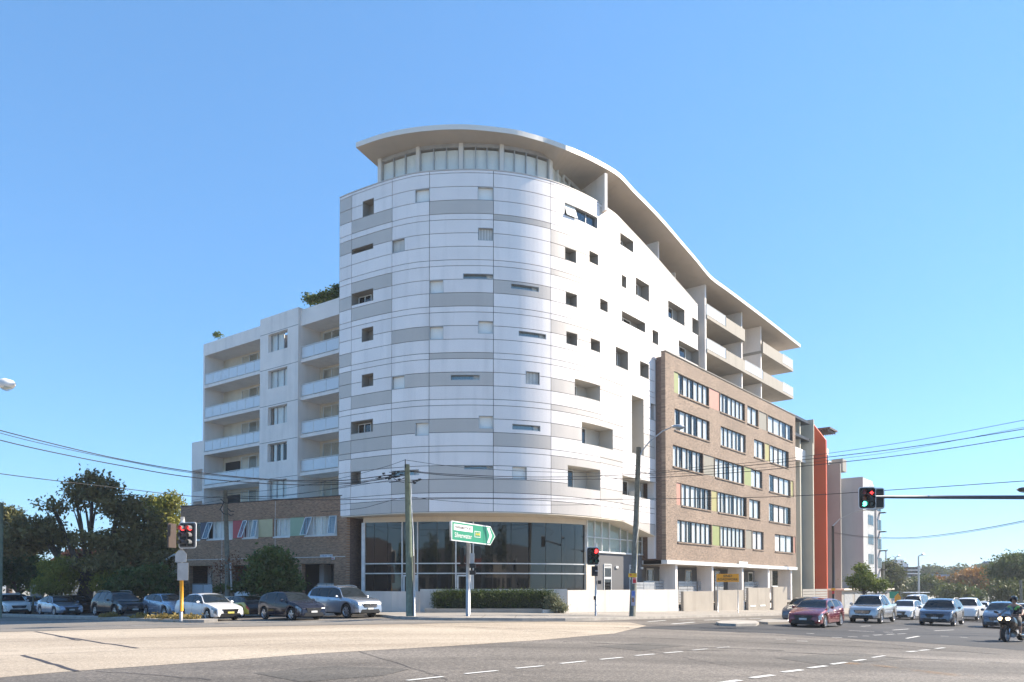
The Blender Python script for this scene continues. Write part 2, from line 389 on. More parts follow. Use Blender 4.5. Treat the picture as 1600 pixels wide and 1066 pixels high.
KERB = [(-62, 87.4), (-8.4, 43.7), (-6.9, 41.9), (-5.9, 39.6), (-4.6, 38.1), (-2.9, 37.3), (0.5, 37.2), (2.6, 37.9), (3.9, 39), (5.6, 40.8), (21.2, 59.5), (100, 156)]
sheet('footpath', KERB + [(60, 170), (-60, 170)], .13, M_FOOT, .2, kind='structure')
mb = MB(); ribbon(mb, KERB, .16, .136, .16); mb.build('kerb', M_KERB, kind='structure')
# footpath expansion joints
mb = MB()
for u in range(610, 1060, 24):
    a = gp(u, 966); 
for i in range(26):
    k = 1 - i * 0
for i in range(1, 22):
    t = i / 22
    x = -4.6 + t * 27
    # nearest kerb point
    pts = [Vector(p) for p in KERB[4:11]]
    L_ = [0]
    for a, b in zip(pts, pts[1:]): L_.append(L_[-1] + (b - a).length)
    s_ = t * L_[-1]; j = max(q for q in range(len(pts) - 1) if L_[q] <= s_ + 1e-6)
    a = pts[j] + (pts[j + 1] - pts[j]) * ((s_ - L_[j]) / (L_[j + 1] - L_[j]))
    d = (pts[j + 1] - pts[j]).normalized(); nn = Vector((-d.y, d.x))
    ribbon(mb, [a + nn * .15, a + nn * 3.6], .025, .134)
mb.build('footpath_joint', M_BACK, kind='structure')

def gpoly(px): return [gp(u, v) for u, v in px]
# tan concrete carriageway coming from the left, narrowing into the junction
tan = gpoly([(0, 988), (250, 982), (420, 979), (640, 975.5), (860, 972), (985, 973), (1010, 978), (960, 990), (850, 1000), (700, 1010), (500, 1021), (300, 1036), (100, 1050), (0, 1059)])
tl = gp(0, 988); tb = gp(0, 1059)
sheet('concrete_carriageway', tan + [(tb[0] - 12, tb[1] - 11), (tl[0] - 20, tl[1] + 7)], .004, M_TAN, kind='structure')
lane = gpoly([(0, 971), (300, 969.5), (640, 970.5), (860, 971), (640, 974.8), (420, 978.2), (250, 981.2), (0, 987.2)])
sheet('grey_lane', lane, .004, M_GREYC, kind='structure')
dk = gpoly([(975, 981), (1050, 978), (1120, 973), (1215, 970), (1330, 968.5), (1640, 961), (1640, 1021), (1600, 1017), (1500, 1009), (1420, 1003.5), (1380, 1002), (1300, 996), (1210, 990), (1130, 987)])
sheet('dark_road_area', dk, .004, M_ASPHD, kind='structure')
sheet('far_road', [FA.p(20, 8.5, 0)[:2], FA.p(20, 30, 0)[:2], FA.p(150, 32, 0)[:2], FA.p(150, 8.5, 0)[:2]], .004, M_ASPHD, kind='structure')

M_ASPP = roadmat('patched_asphalt', (.1, .09, .077), (.165, .148, .125), .35)
for px in ([(395, 1052), (520, 1041), (640, 1046), (600, 1056), (470, 1066)], [(930, 1010), (1010, 1004), (1075, 1009), (1000, 1017)], [(1210, 1028), (1330, 1020), (1420, 1029), (1290, 1040)]):
    sheet('asphalt_patch', gpoly(px), .0045, M_ASPP, kind='structure')
# sealed cracks and joints in the concrete
mb = MB()
def wob(p, q, n, a, seed):
    rr = random.Random(seed); out = []
    for i in range(n + 1):
        t = i / n; u = p[0] + (q[0] - p[0]) * t; v = p[1] + (q[1] - p[1]) * t + rr.uniform(-a, a); out.append(gp(u, v))
    return out
for p, q, n, w, a in (((0, 1003.5), (620, 985.5), 26, .035, .25), ((0, 1025.5), (600, 1000), 22, .03, .3), ((55, 988), (215, 1014), 12, .12, .7), ((35, 1024), (122, 1050), 8, .11, .8),
                      ((640, 976), (900, 991), 12, .04, .4), ((560, 1018), (700, 1062), 12, .02, .9), ((980, 1012), (1250, 1060), 16, .02, 1.2), ((1180, 1004), (1560, 1046), 18, .02, 1.0), ((150, 1049), (330, 1062), 8, .03, .8), ((700, 975), (985, 983), 12, .035, .3), ((88, 994), (125, 1001), 4, .12, .8)):
    ribbon(mb, wob(p, q, n, a, int(p[0] * 7 + p[1])), w, .009)
mb.build('crack_sealant', mat('bitumen_sealant', (.045, .04, .045), .7), kind='structure')
# tyre-darkened arcs through the junction
mb = MB()
for arc in ([(960, 981), (1120, 986), (1300, 999), (1600, 1027)], [(1000, 996), (1150, 1003), (1350, 1011), (1600, 1024)], [(1030, 1016), (1200, 1018), (1400, 1028), (1600, 1038)],
            [(880, 1003), (1050, 1010), (1250, 1018)], [(700, 978), (800, 983), (930, 990)]):
    P = []
    for a, b in zip(arc, arc[1:]):
        for k in range(8): P.append(gp(a[0] + (b[0] - a[0]) * k / 8, a[1] + (b[1] - a[1]) * k / 8))
    ribbon(mb, P, .22, .0065)
mt, N, L, b = nodes_of('tyre_rubber_marks')
tr = N.new('ShaderNodeBsdfTransparent'); mx = N.new('ShaderNodeMixShader'); no = N.new('ShaderNodeTexNoise'); no.inputs['Scale'].default_value = 1.2; no.inputs['Detail'].default_value = 8
ge = N.new('ShaderNodeNewGeometry'); L.new(ge.outputs['Position'], no.inputs['Vector'])
rr_ = N.new('ShaderNodeMapRange'); rr_.inputs[1].default_value = .35; rr_.inputs[2].default_value = .75; rr_.inputs[3].default_value = 0; rr_.inputs[4].default_value = .75
L.new(no.outputs[0], rr_.inputs[0]); L.new(rr_.outputs[0], mx.inputs[0]); b.inputs['Base Color'].default_value = (.05, .047, .045, 1); b.inputs['Roughness'].default_value = .8
L.new(tr.outputs[0], mx.inputs[1]); L.new(b.outputs[0], mx.inputs[2]); L.new(mx.outputs[0], N['Material Output'].inputs[0])
mb.build('tyre_marks', mt, kind='structure')

# painted dashes: (start px, end px, width m)
mb = MB()
for u0, v0, u1, v1, w in ((636, 1064, 692, 1058, .1), (727, 1053.5, 777, 1048.5, .1), (806, 1045, 849, 1041, .1), (876, 1037.5, 915, 1033.5, .1), (938, 1031, 972, 1027.8, .1), (993, 1025, 1022, 1022.6, .1),
                          (1038, 1021, 1066, 1018.7, .09), (1082, 1016.5, 1106, 1014.5, .07), (1120, 1013, 1140, 1011.3, .05),
                          (1125, 1068, 1156, 1063.5, .13), (1174, 1060, 1208, 1055.5, .13), (1223, 1051, 1253, 1047.3, .13), (1264, 1044.5, 1291, 1041, .12), (1299, 1038.6, 1322, 1035.6, .11), (1334, 1033.5, 1352, 1031, .09),
                          (1363, 1028, 1383, 1025, .08), (1418, 1019, 1432, 1018, .12), (1436, 1017, 1451, 1015.8, .12), (1462, 1014, 1476, 1012.6, .1),
                          (25, 972.2, 80, 971.5, .09), (90, 971, 160, 970.3, .09), (180, 970.2, 225, 969.8, .09), (100, 976, 150, 975.2, .09), (128, 979.5, 190, 978.6, .08), (205, 978, 262, 976.8, .09), (280, 976.4, 335, 975.4, .09),
                          (350, 975, 400, 974, .08), (340, 969, 620, 968.6, .09), (0, 974, 12, 974, .08), (470, 972.4, 540, 971.8, .07), (600, 972, 680, 971.6, .06),
                          (1300, 996.3, 1316, 996.8, .1), (1325, 995.3, 1340, 995.8, .1), (1348, 994.2, 1358, 994.4, .1), (1365, 993, 1378, 992.4, .1), (1385, 991.8, 1398, 991.2, .1), (1402, 991, 1416, 990.6, .1),
                          (1416, 998, 1436, 994.5, .1), (1326, 985.5, 1366, 987.8, .1), (1260, 990, 1272, 990.6, .12), (1470, 994.3, 1482, 994.8, .1), (1500, 996, 1512, 997, .1), (1395, 985, 1420, 983.2, .1), (1345, 979, 1360, 978.3, .1),
                          (1460, 986, 1490, 984.6, .1), (1380, 988, 1395, 988.6, .1), (1565, 1001, 1575, 1001.5, .1), (1585, 1001, 1596, 1001.6, .1), (1520, 980, 1545, 978.6, .1),
                          (1245, 1002, 1262, 1002.5, .1), (1212, 999, 1228, 999.8, .08),
                          (1050, 975.5, 1085, 972.5, .16), (1012, 972, 1040, 969.6, .14), (1060, 969.3, 1085, 969, .14), (1100, 969.5, 1125, 968.6, .14), (1140, 968, 1165, 967.4, .14), (1170, 967.2, 1190, 966.6, .14)):
    p, q = gp(u0, v0), gp(u1, v1); ribbon(mb, [p, q], w * 1.15, .0105)
mb.build('lane_markings', M_LINE, kind='structure')
# ochre dust along the lane at lower right
dust, N, L, b = nodes_of('ochre_dust')
tr = N.new('ShaderNodeBsdfTransparent'); mx = N.new('ShaderNodeMixShader'); no = N.new('ShaderNodeTexNoise'); no.inputs['Scale'].default_value = 1.5; no.inputs['Detail'].default_value = 8
ge = N.new('ShaderNodeNewGeometry'); L.new(ge.outputs['Position'], no.inputs['Vector'])
r_ = N.new('ShaderNodeMapRange'); r_.inputs[1].default_value = .45; r_.inputs[2].default_value = .75; r_.inputs[4].default_value = .6; L.new(no.outputs[0], r_.inputs[0])
b.inputs['Base Color'].default_value = (.42, .25, .12, 1); b.inputs['Roughness'].default_value = .9
L.new(r_.outputs[0], mx.inputs[0]); L.new(tr.outputs[0], mx.inputs[1]); L.new(b.outputs[0], mx.inputs[2]); L.new(mx.outputs[0], N['Material Output'].inputs[0])
mb = MB(); ribbon(mb, [gp(1320, 1036), gp(1380, 1042), gp(1450, 1051), gp(1540, 1060)], .55, .0085); mb.build('dust_streak', dust, kind='structure')

# traffic islands
def island(poly, h, m, name='traffic_island'):
    return sheet(name, poly, h, m, .18, kind='structure')
isl = [(-15.0, 39.0), (-15.5, 38.55), (-16.3, 38.75), (-47, 63.8), (-47, 65.1), (-16.0, 40.1), (-15.2, 39.55)]
island(isl, .15, M_KERB)
mb = MB()
for i in range(14):
    t = .06 + i * .06; a = Vector((-16.3, 38.8)) + Vector((-30.7, 25)) * t; mb.quad(*[(p.x, p.y, g(p.x) + .154) for p in (a, a + Vector((-.03, .025)), a + Vector((.55, 1.0)), a + Vector((.58, .98)))])
mb.build('island_joint', M_BACK, kind='structure')
island(gpoly([(1119, 976), (1126, 973.8), (1150, 973), (1180, 973.6), (1186, 976), (1182, 978.5), (1150, 979), (1125, 978)]), .13, M_KERB)
island(gpoly([(1184, 974.3), (1192, 970.8), (1225, 969.5), (1250, 971.5), (1238, 975), (1200, 976)]), .12, M_TAUPE)
# ================================================================ main corner building
B = thing('apartment_building', 'tall corner apartment building with curved silver panel tower, sweeping roof and tan brick wing', 'building', (0, 52, 0))
SJ = [TW.hit(u, 560)[0] for u in (529.3, 549.5, 612.6, 670.8, 770.8, 860.3, 937, 971, 993)]
SL = K0 + .8
kB = FA.hit(1040, 700, .8)[0]                    # left edge of the brick box
kEdge = FA.hit(1091, 520)[0]                     # right edge of the silver wall above the brick
SJ += [K0 + FA.hit(u, 560)[0] for u in (1029,)]
SJ[-1] = K0 + kB - .05
SJ += [K0 + kB + (kEdge - kB) * .5, K0 + kEdge]
S0, S1 = SJ[0], SJ[-1]
ZL1 = TW.hit(670.8, 336.5)[1]
ZR = [ZL1 + 2.78, ZL1 + 2.6, ZL1 + 1.73, ZL1 + .865]
for k in range(7): ZR += [ZL1 - FL * k, ZL1 - FL * k - .38]; ZR += [ZR[-1] - .857, ZR[-1] - 1.714] if k < 6 else []
ZBOT = TW.hit(720, 799.5)[1]; ZR.append(ZBOT); ZR.append(ZBOT - 1.0)
_kt = [(u, v) for u, v in ((967, 341), (1003, 379), (1029.5, 408), (1052, 434), (1080, 466), (1089, 477))]
_zt = [(K0 + FA.hit(u, v)[0], FA.hit(u, v)[1]) for u, v in _kt]
def ztop(s): return float(np.interp(s, [S0, _zt[0][0] - .5] + [a for a, _ in _zt], [ZL1 + 2.78] * 2 + [min(z, ZL1 + 2.78) for _, z in _zt]))
_b0 = FA.hit(974, 814)[0] + K0; _b1 = FA.hit(1037, 843)[0] + K0
ZTIP = FA.hit(1037, 843)[1]
def zbot(s):
    z = float(np.interp(s, [S0, _b0, _b1], [ZBOT, ZBOT, ZTIP]))
    return z if s < K0 + kB - .02 else 19.0
def zclip(s, z0, z1):
    lo, hi = zbot(s), ztop(s)
    return (min(max(z0, lo), hi), max(min(z1, hi), lo))

# openings: (u0, v-top-left, v-bottom-left, u1, v-top-right, v-bottom-right, kind)
WIN = [(567.5, 314, 336, 585, 311, 333, 'o'), (649, 299, 319, 670.5, 296.5, 316.5, 'b'), (746.5, 294.5, 315, 768.5, 295.5, 316, 'b'), (747, 356, 376, 769, 357, 377, 's'),
       (613, 373, 394, 633, 371, 392, 's'), (550, 389, 398, 584, 381.5, 390, 'o'), (550, 459, 478.5, 584, 451, 470, 'o'), (723.6, 428, 438, 769, 428.6, 439, 'l'), (671, 439, 459.5, 693, 438.5, 459, 'b'),
       (566, 513, 535, 584, 511, 532, 'o'), (671, 512.5, 532.5, 693, 512, 532, 'b'), (747, 501.5, 521.5, 770, 502, 522.5, 'b'), (566, 586, 606, 584, 583, 603, 'o'), (613, 590, 610, 633, 588.5, 608.5, 'b'),
       (704, 585.6, 594.5, 750, 585.8, 594.7, 'l'), (549.5, 659, 679, 583.5, 655, 675, 'o'), (649, 660.6, 681.6, 670.6, 660, 681, 'b'), (748, 650, 670, 771, 650, 670.5, 'b'), (725, 724.4, 734, 771, 724.6, 734.5, 'l'),
       (549.5, 740, 760, 564.7, 739, 758, 'o'), (613, 735.5, 744.5, 655, 734, 743, 'l'),
       (881, 319.7, 337.5, 933, 341, 359, 'w'), (882, 388.4, 407, 899.7, 393, 412, 'o'), (920, 392, 410, 934, 398, 415.6, 'o'), (798, 443, 451.5, 842, 449, 457.5, 'l'), (883, 458, 477.5, 901, 462.5, 482, 'o'),
       (936, 466, 484, 949, 471.5, 489, 'o'), (810, 517, 525.5, 853, 522.5, 531, 'l'), (884, 518, 537.5, 901.5, 522, 541.5, 'o'), (922, 528.5, 547, 936, 533, 551.6, 'o'), (968, 365, 381, 989, 380, 397, 'o'),
       (969, 429, 446, 978, 435, 452, 'o'), (991, 432, 460, 1013.5, 446, 474.5, 'o'), (1043, 469, 495, 1069, 484.5, 511, 'o'), (970, 484, 500, 1007.5, 506, 522.5, 'o'), (1018.6, 514, 536, 1028, 520, 543, 'o'),
       (961, 540, 572, 980.7, 551, 579.5, 'o'), (999, 563.7, 588, 1013, 570, 595.4, 'o'), (1080.6, 496, 519, 1091.3, 504, 526, 'o'), (1059.5, 530, 556, 1091.3, 549, 573, 'o'),
       (821, 580, 600, 843, 582, 602.5, 's'), (897, 592, 621, 937.5, 602, 630, 'g'), (908, 659.7, 694, 957, 670, 703, 'g'), (800, 662, 671, 844, 666, 675, 'l'), (800, 726, 747, 823, 727, 748, 'b'),
       (886, 727, 762, 939.5, 734, 767.5, 'g'), (986, 616.6, 709, 1005, 624, 717, 'g'), (1016, 629, 655, 1029, 636, 661.5, 'o'), (973.6, 743, 774, 1029, 755, 783, 'g')]
OPEN = []
for u0, a, b, u1, c, d, k in WIN:
    s0, z1 = TW.hit(u0, a); _, z0 = TW.hit(u0, b); s1, z3 = TW.hit(u1, c); _, z2 = TW.hit(u1, d)
    OPEN.append([min(s0, s1), max(s0, s1), (z0 + z2) / 2, (z1 + z3) / 2, k])
# snap the opening edges to panel joints that are within a few centimetres
for w in OPEN:
    for i in (2, 3):
        for z in ZR:
            if abs(w[i] - z) < .13: w[i] = z
    for i in (0, 1):
        for s in SJ:
            if abs(w[i] - s) < .18: w[i] = s
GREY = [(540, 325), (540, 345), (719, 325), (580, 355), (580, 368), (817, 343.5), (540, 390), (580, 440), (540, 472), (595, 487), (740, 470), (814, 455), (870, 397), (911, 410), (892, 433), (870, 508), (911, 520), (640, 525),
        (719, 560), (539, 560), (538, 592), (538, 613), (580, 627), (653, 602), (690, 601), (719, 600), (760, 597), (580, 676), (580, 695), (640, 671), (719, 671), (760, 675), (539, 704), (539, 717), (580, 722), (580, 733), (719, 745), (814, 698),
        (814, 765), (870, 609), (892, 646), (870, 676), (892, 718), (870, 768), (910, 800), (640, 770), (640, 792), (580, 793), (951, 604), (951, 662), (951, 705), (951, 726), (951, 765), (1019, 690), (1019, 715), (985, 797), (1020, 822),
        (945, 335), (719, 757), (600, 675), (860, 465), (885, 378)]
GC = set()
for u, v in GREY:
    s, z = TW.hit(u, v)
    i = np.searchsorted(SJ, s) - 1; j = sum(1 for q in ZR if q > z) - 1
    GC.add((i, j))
def pieces(a0, a1, z0, z1):
    R_ = [(a0, a1, z0, z1)]
    for s0, s1, y0, y1, _ in OPEN:
        out = []
        for p, q, b, t in R_:
            if s1 <= p + .01 or s0 >= q - .01 or y1 <= b + .01 or y0 >= t - .01: out.append((p, q, b, t)); continue
            if s0 > p + .02: out.append((p, s0, b, t))
            if s1 < q - .02: out.append((s1, q, b, t))
            if y0 > b + .02: out.append((max(p, s0), min(q, s1), b, y0))
            if y1 < t - .02: out.append((max(p, s0), min(q, s1), y1, t))
        R_ = out
    return R_
G_ = .018
back = MB()
for i in range(len(SJ) - 1):
    for j in range(len(ZR) - 1):
        a0, a1, z1, z0 = SJ[i], SJ[i + 1], ZR[j], ZR[j + 1]
        sm = (a0 + a1) / 2
        if z1 <= min(zbot(a0 + .03), zbot(a1 - .03)) + .02 or z0 >= ztop(a0) - .02: continue
        PC = pieces(a0, a1, z0, z1); grp = list(range(len(PC)))
        for x in range(len(PC)):
            for y in range(x):
                A_, C_ = PC[x], PC[y]
                ov = lambda p0, p1, q0, q1: min(p1, q1) - max(p0, q0)
                oa, oz = ov(A_[0], A_[1], C_[0], C_[1]), ov(A_[2], A_[3], C_[2], C_[3])
                if (oa > .05 and oz > -.03) or (oz > .05 and oa > -.03):
                    ga, gb_ = grp[x], grp[y]; grp = [gb_ if v == ga else v for v in grp]
        PBS = {}
        for gi, (p, q, b, t) in zip(grp, PC):
            pb = PBS.setdefault(gi, MB())
            back.fb(TW, p, q, -.12, -.005, b, t, zf=zclip)
            p_ = p + G_ if abs(p - a0) < .01 else p; q_ = q - G_ if abs(q - a1) < .01 else q
            b_ = b + G_ if abs(b - z0) < .01 else b; t_ = t - G_ if abs(t - z1) < .01 else t
            if q_ - p_ > .03 and t_ - b_ > .03: pb.fb(TW, p_, q_, .0, .045, b_, t_, zf=zclip)
        for pb in PBS.values():
            if pb.v: pb.build('panel', M_PANELG if (i, j) in GC else M_PANEL, B)
back.build('wall_backing', M_BACK, B)
cp = MB(); cp.fb(TW, S0 - .02, S1 - .02, -.35, .065, 0, 1, zf=lambda s, a, b: (ztop(s) + .004, ztop(s) + .07)); cp.build('parapet_coping', M_PANELG, B)
sf = MB(); sf.fb(TW, S0, K0 + kB, -3.4, .03, 0, 1, zf=lambda s, a, b: (zbot(s - .05) - .07, zbot(s - .05) - .006)); sf.build('soffit', M_CREAM, B)
# end return at the left and the end strip at the brick box
e = MB(); e.hexa([TW.p(S0, .045, ZBOT), TW.p(S0, -.1, ZBOT), (-8.4, 60, ZBOT), (-8.6, 60.1, ZBOT), TW.p(S0, .045, ZL1 + 2.78), TW.p(S0, -.1, ZL1 + 2.78), (-8.4, 60, ZL1 + 2.78), (-8.6, 60.1, ZL1 + 2.78)]); e.build('side_wall', M_PANELG, B)

# windows and loggias
def clampz(w): return max(w[2], zbot((w[0] + w[1]) / 2)), min(w[3], ztop(w[0]))
for w in OPEN:
    a0, a1, z0, z1, k = w
    dep = {'b': .16, 's': .16, 'l': .25, 'o': .6, 'w': .3, 'g': 1.1}[k]
    mb = MB(); t = .06
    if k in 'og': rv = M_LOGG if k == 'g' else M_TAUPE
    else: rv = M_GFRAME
    # reveal lining
    mb.fb(TW, a0, a0 + t * .5, -dep, .047, z0, z1); mb.fb(TW, a1 - t * .5, a1, -dep, .047, z0, z1)
    mb.fb(TW, a0 + t * .5, a1 - t * .5, -dep, .046, z1 - t * .5, z1); mb.fb(TW, a0 + t * .5, a1 - t * .5, -dep, .046, z0, z0 + t * .5)
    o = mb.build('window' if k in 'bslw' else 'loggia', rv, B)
    bk = MB(); bk.fb(TW, a0, a1, -dep - .1, -dep, z0, z1)
    ai, aj, zi, zj = a0 + .04, a1 - .04, z0 + .04, z1 - .04
    if k == 'b': bk.build('blind', M_BLIND, o)
    elif k == 's':
        bk.build('back_wall', M_ROOM, o); n = 9
        s_ = MB()
        for q in range(n): c = ai + (aj - ai) * (q + .5) / n; h = (aj - ai) / n * .36; s_.fb(TW, c - h, c + h, -dep + .01, -dep + .03, zi, zj)
        s_.build('vertical_blind', M_CURT, o)
    elif k == 'l':
        bk.build('back_wall', M_BLIND, o)
        s_ = MB(); c = ai + (aj - ai) * .8; s_.fb(TW, c - .03, c + .03, -.2, -.14, zi, zj); s_.build('mullion', M_GFRAME, o)
        s_ = MB(); s_.fb(TW, ai, c - .03, -.19, -.17, zi, zj); s_.build('pane', M_GLASSB, o)
    elif k == 'w':
        bk.build('back_wall', M_ROOM, o)
        for q in range(3):
            x0 = ai + (aj - ai) * q / 3; x1 = ai + (aj - ai) * (q + 1) / 3
            s_ = MB(); s_.fb(TW, x0, x0 + .05, -.22, -.14, zi, zj); s_.build('mullion', M_GFRAME, o)
            s_ = MB()
            if q == 0:
                s_.hexa([TW.p(x0 + .1, .16, zi), TW.p(x1, .16, zi), TW.p(x1, .13, zi), TW.p(x0 + .1, .13, zi), TW.p(x0 + .1, -.1, zj), TW.p(x1, -.1, zj), TW.p(x1, -.13, zj), TW.p(x0 + .1, -.13, zj)]); s_.build('open_sash', M_BLIND, o)
            else: s_.fb(TW, x0 + .05, x1, -.2, -.18, zi, zj); s_.build('pane', M_GLASSB, o)
    else:
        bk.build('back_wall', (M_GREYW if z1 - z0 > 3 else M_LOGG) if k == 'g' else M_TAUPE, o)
        if k == 'g' or (a1 - a0) > 1.6:
            ns = 2 if (a1 - a0) > 1.5 else 1
            dd = -dep + .02
            x0, x1 = ai + .1, ai + .1 + (aj - ai) * (.45 if k == 'g' else .6)
            if z1 - z0 > 3: segs = [(z0 + .1, z0 + 1.6), (z0 + 1.9, z0 + 3.4), (z0 + 3.6, z1 - .3)]; x1 = aj - .1
            else: segs = [(z0 + .02, z1 - .15)]
            for y0, y1 in segs:
                s_ = MB(); s_.fb(TW, x0, x1, dd, dd + .02, y0, y1); s_.build('pane', M_GLASSD, o)
                s_ = MB()
                for x in (x0, (x0 + x1) / 2, x1): s_.fb(TW, x - .03, x + .03, dd + .02, dd + .07, y0, y1)
                s_.fb(TW, x0, x1, dd + .02, dd + .065, y1, y1 + .06); s_.build('door_frame', M_WFRAME, o)
        if k == 'g' and z1 - z0 < 3 and a0 > K0 + 2:
            s_ = MB(); s_.fb(TW, ai + 2.6, ai + 3.5, -.95, -.5, z0 + .03, z0 + .6); s_.build('air_conditioner', M_WFRAME, o)

# ---- top glazed storey under the roof
SZ = 30.25
_off = []
GT = lambda s, d=-.95: TW.p(s, d, 0)
UC = [595, 654, 720.5, 783.5, 859]
cs = [TW.hit(u, 245, -.95)[0] for u in UC]
ZB = ZL1 + 2.3
for i, s in enumerate(cs):
    m = MB(); m.fb(TW, s - .14, s + .14, -1.15, -.8, ZB, SZ + .1); m.build('column', M_ROOF, B)
muls = [[615.4, 633.6], [678, 697.5], [743, 761], [804, 822, 839]]
for i in range(4):
    cuts = [cs[i] + .14] + [TW.hit(u, 245, -.95)[0] for u in muls[i]] + [cs[i + 1] - .14]
    fr = MB(); fr.fb(TW, cuts[0], cuts[-1], -1.05, -.88, SZ - .22, SZ + .05)
    for c in cuts[1:-1] + [cuts[0] + .03, cuts[-1] - .03]: fr.fb(TW, c - .03, c + .03, -1.05, -.9, ZB, SZ - .22)
    fo = fr.build('window', M_GFRAME, B)
    for a, b in zip(cuts, cuts[1:]):
        m = MB(); m.fb(TW, a + .03, b - .03, -.99, -.97, ZB, SZ - .22); m.build('pane', M_GLASS, fo)
        m = MB(); m.fb(TW, a + .03, b - .03, -1.08, -1.06, ZB, SZ - .34); m.build('blind', M_BLIND, fo)
pA = TW.p(cs[4] + .14, -.95, 0); pB = atZ(907, 303, 30.0)
AG = Frame((pA[0], pA[1]), (pB[0] - pA[0], pB[1] - pA[1])); LA = math.hypot(pB[0] - pA[0], pB[1] - pA[1])
fr = MB(); n = 5
for q in range(n + 1): a = LA * q / n; fr.fb(AG, a - .04, a + .04, -.08, .06, ZB, 30.1)
fr.fb(AG, 0, LA, -.07, .05, 30.0, 30.25)
fr.fb(AG, LA / 5, LA, -.06, .045, 28.55, 28.63)
fo = fr.build('window', M_WFRAME, B)
for q in range(n):
    m = MB(); m.fb(AG, LA * q / n + .04, LA * (q + 1) / n - .04, -.02, 0, ZB, 30.0); m.build('pane', M_GLASS, fo)
    m = MB(); m.fb(AG, LA * q / n + .04, LA * (q + 1) / n - .04, -.2, -.17, ZB, 29.9); m.build('blind', M_BLIND, fo)
# ---- roof
edge = [atZ(556, 230.6, SZ), atZ(594, 217.5, SZ), atZ(631, 209.3, SZ), atZ(669, 204.4, SZ), atZ(706, 202.3, SZ), atZ(744, 203.2, SZ), atZ(800, 209.5, SZ), atZ(829, 216.3, SZ), atZ(855, 224, SZ)]
def onplane(u, v, d): a, z = FA.hit(u, v, d); return FA.p(a, d, z)
edge += [onplane(884, 234.5, .1), onplane(911, 245.5, .3), onplane(940, 260, .45), onplane(967.6, 277, .6), onplane(990, 301, .75), onplane(1010, 321, .8), onplane(1029.5, 341.5, .9), onplane(1046, 360, 1), onplane(1063, 380, 1), onplane(1088, 409, 1),
         onplane(1110.6, 436, 1), onplane(1134, 453.5, 1), onplane(1157.6, 471, 1), onplane(1205, 507, 1), onplane(1251, 543, 1)]
ne = len(edge)
inner = []
for i, p in enumerate(edge):
    t = i / (ne - 1)
    if i < 9: q = (-8.3 + i * .95, 53.6 + i * .62 + (i > 0) * 1.5)
    elif i < 16:
        e15 = edge[16]; a_ = (i - 8) / 8; q = (-.7 * (1 - a_) + (e15[0] - NF[0] * 9) * a_, 60.06 * (1 - a_) + (e15[1] - NF[1] * 9) * a_)
    else:
        q = (p[0] - NF[0] * 9, p[1] - NF[1] * 9)
    inner.append((q[0], q[1], p[2]))
def dens(P_, n=4):
    Q = [Vector(p) for p in P_]; Q = [Q[0] * 2 - Q[1]] + Q + [Q[-1] * 2 - Q[-2]]; out_ = []
    for i in range(1, len(Q) - 2):
        a, b, c, d = Q[i - 1:i + 3]
        for k in range(n):
            t = k / n; out_.append(tuple(.5 * ((2 * b) + (c - a) * t + (2 * a - 5 * b + 4 * c - d) * t * t + (3 * b - a - 3 * c + d) * t ** 3)))
    return out_ + [tuple(Q[-2])]
edge0 = edge; edge = dens(edge); inner = dens(inner); ne = len(edge)
mid = [tuple((a[k] + b[k]) / 2 for k in range(3)) for a, b in zip(edge, inner)]
rf = MB()
for A_, B_ in ((edge, mid), (mid, inner)):
    for i in range(ne - 1):
        rf.quad(A_[i], B_[i], B_[i + 1], A_[i + 1], mi=1)
        rf.quad(*[(p[0], p[1], p[2] + .32) for p in (A_[i], A_[i + 1], B_[i + 1], B_[i])], mi=0)
out = [(p[0], p[1], p[2] + .32) for p in edge]
for i in range(ne - 1):
    rf.quad(edge[i], edge[i + 1], out[i + 1], out[i], mi=0); rf.quad(inner[i], (*inner[i][:2], inner[i][2] + .32), (*inner[i + 1][:2], inner[i + 1][2] + .32), inner[i + 1], mi=0)
for i in (0, ne - 1): rf.quad(edge[i], out[i], (*inner[i][:2], inner[i][2] + .32), inner[i], mi=0)
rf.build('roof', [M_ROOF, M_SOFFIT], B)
ke = [((p[0] - O[0]) * E1[0] + (p[1] - O[1]) * E1[1], p[2]) for p in edge0[9:]]
print('edge', [(round(a,1),round(b,2)) for a,b in ke])
def soff(k): return float(np.interp(k, [a for a, _ in ke], [z for _, z in ke]))
# ---- fins under the roof, upper balconies
fr0 = atZ(947, 282, 29.6)
F1 = Frame((pB[0], pB[1]), (fr0[0] - pB[0], fr0[1] - pB[1])); L1 = math.hypot(fr0[0] - pB[0], fr0[1] - pB[1])
m = MB(); m.fb(F1, 0, L1, -.12, .12, ZB, 30.1); m.build('party_wall', M_WHITE, B)
def fin(u, v, d, z0, z1=None, dback=-4, th=.2, m_=M_WHITE):
    k = FA.hit(u, v, d)[0]; m = MB(); m.fb(FA, k - th / 2, k + th / 2, dback, d, z0, (z1 or soff(k) + .15)); m.build('party_wall', m_, B); return k
fin(1029, 395, -.4, 24); fin(1055, 420, -1.2, 24, None, -2.6)
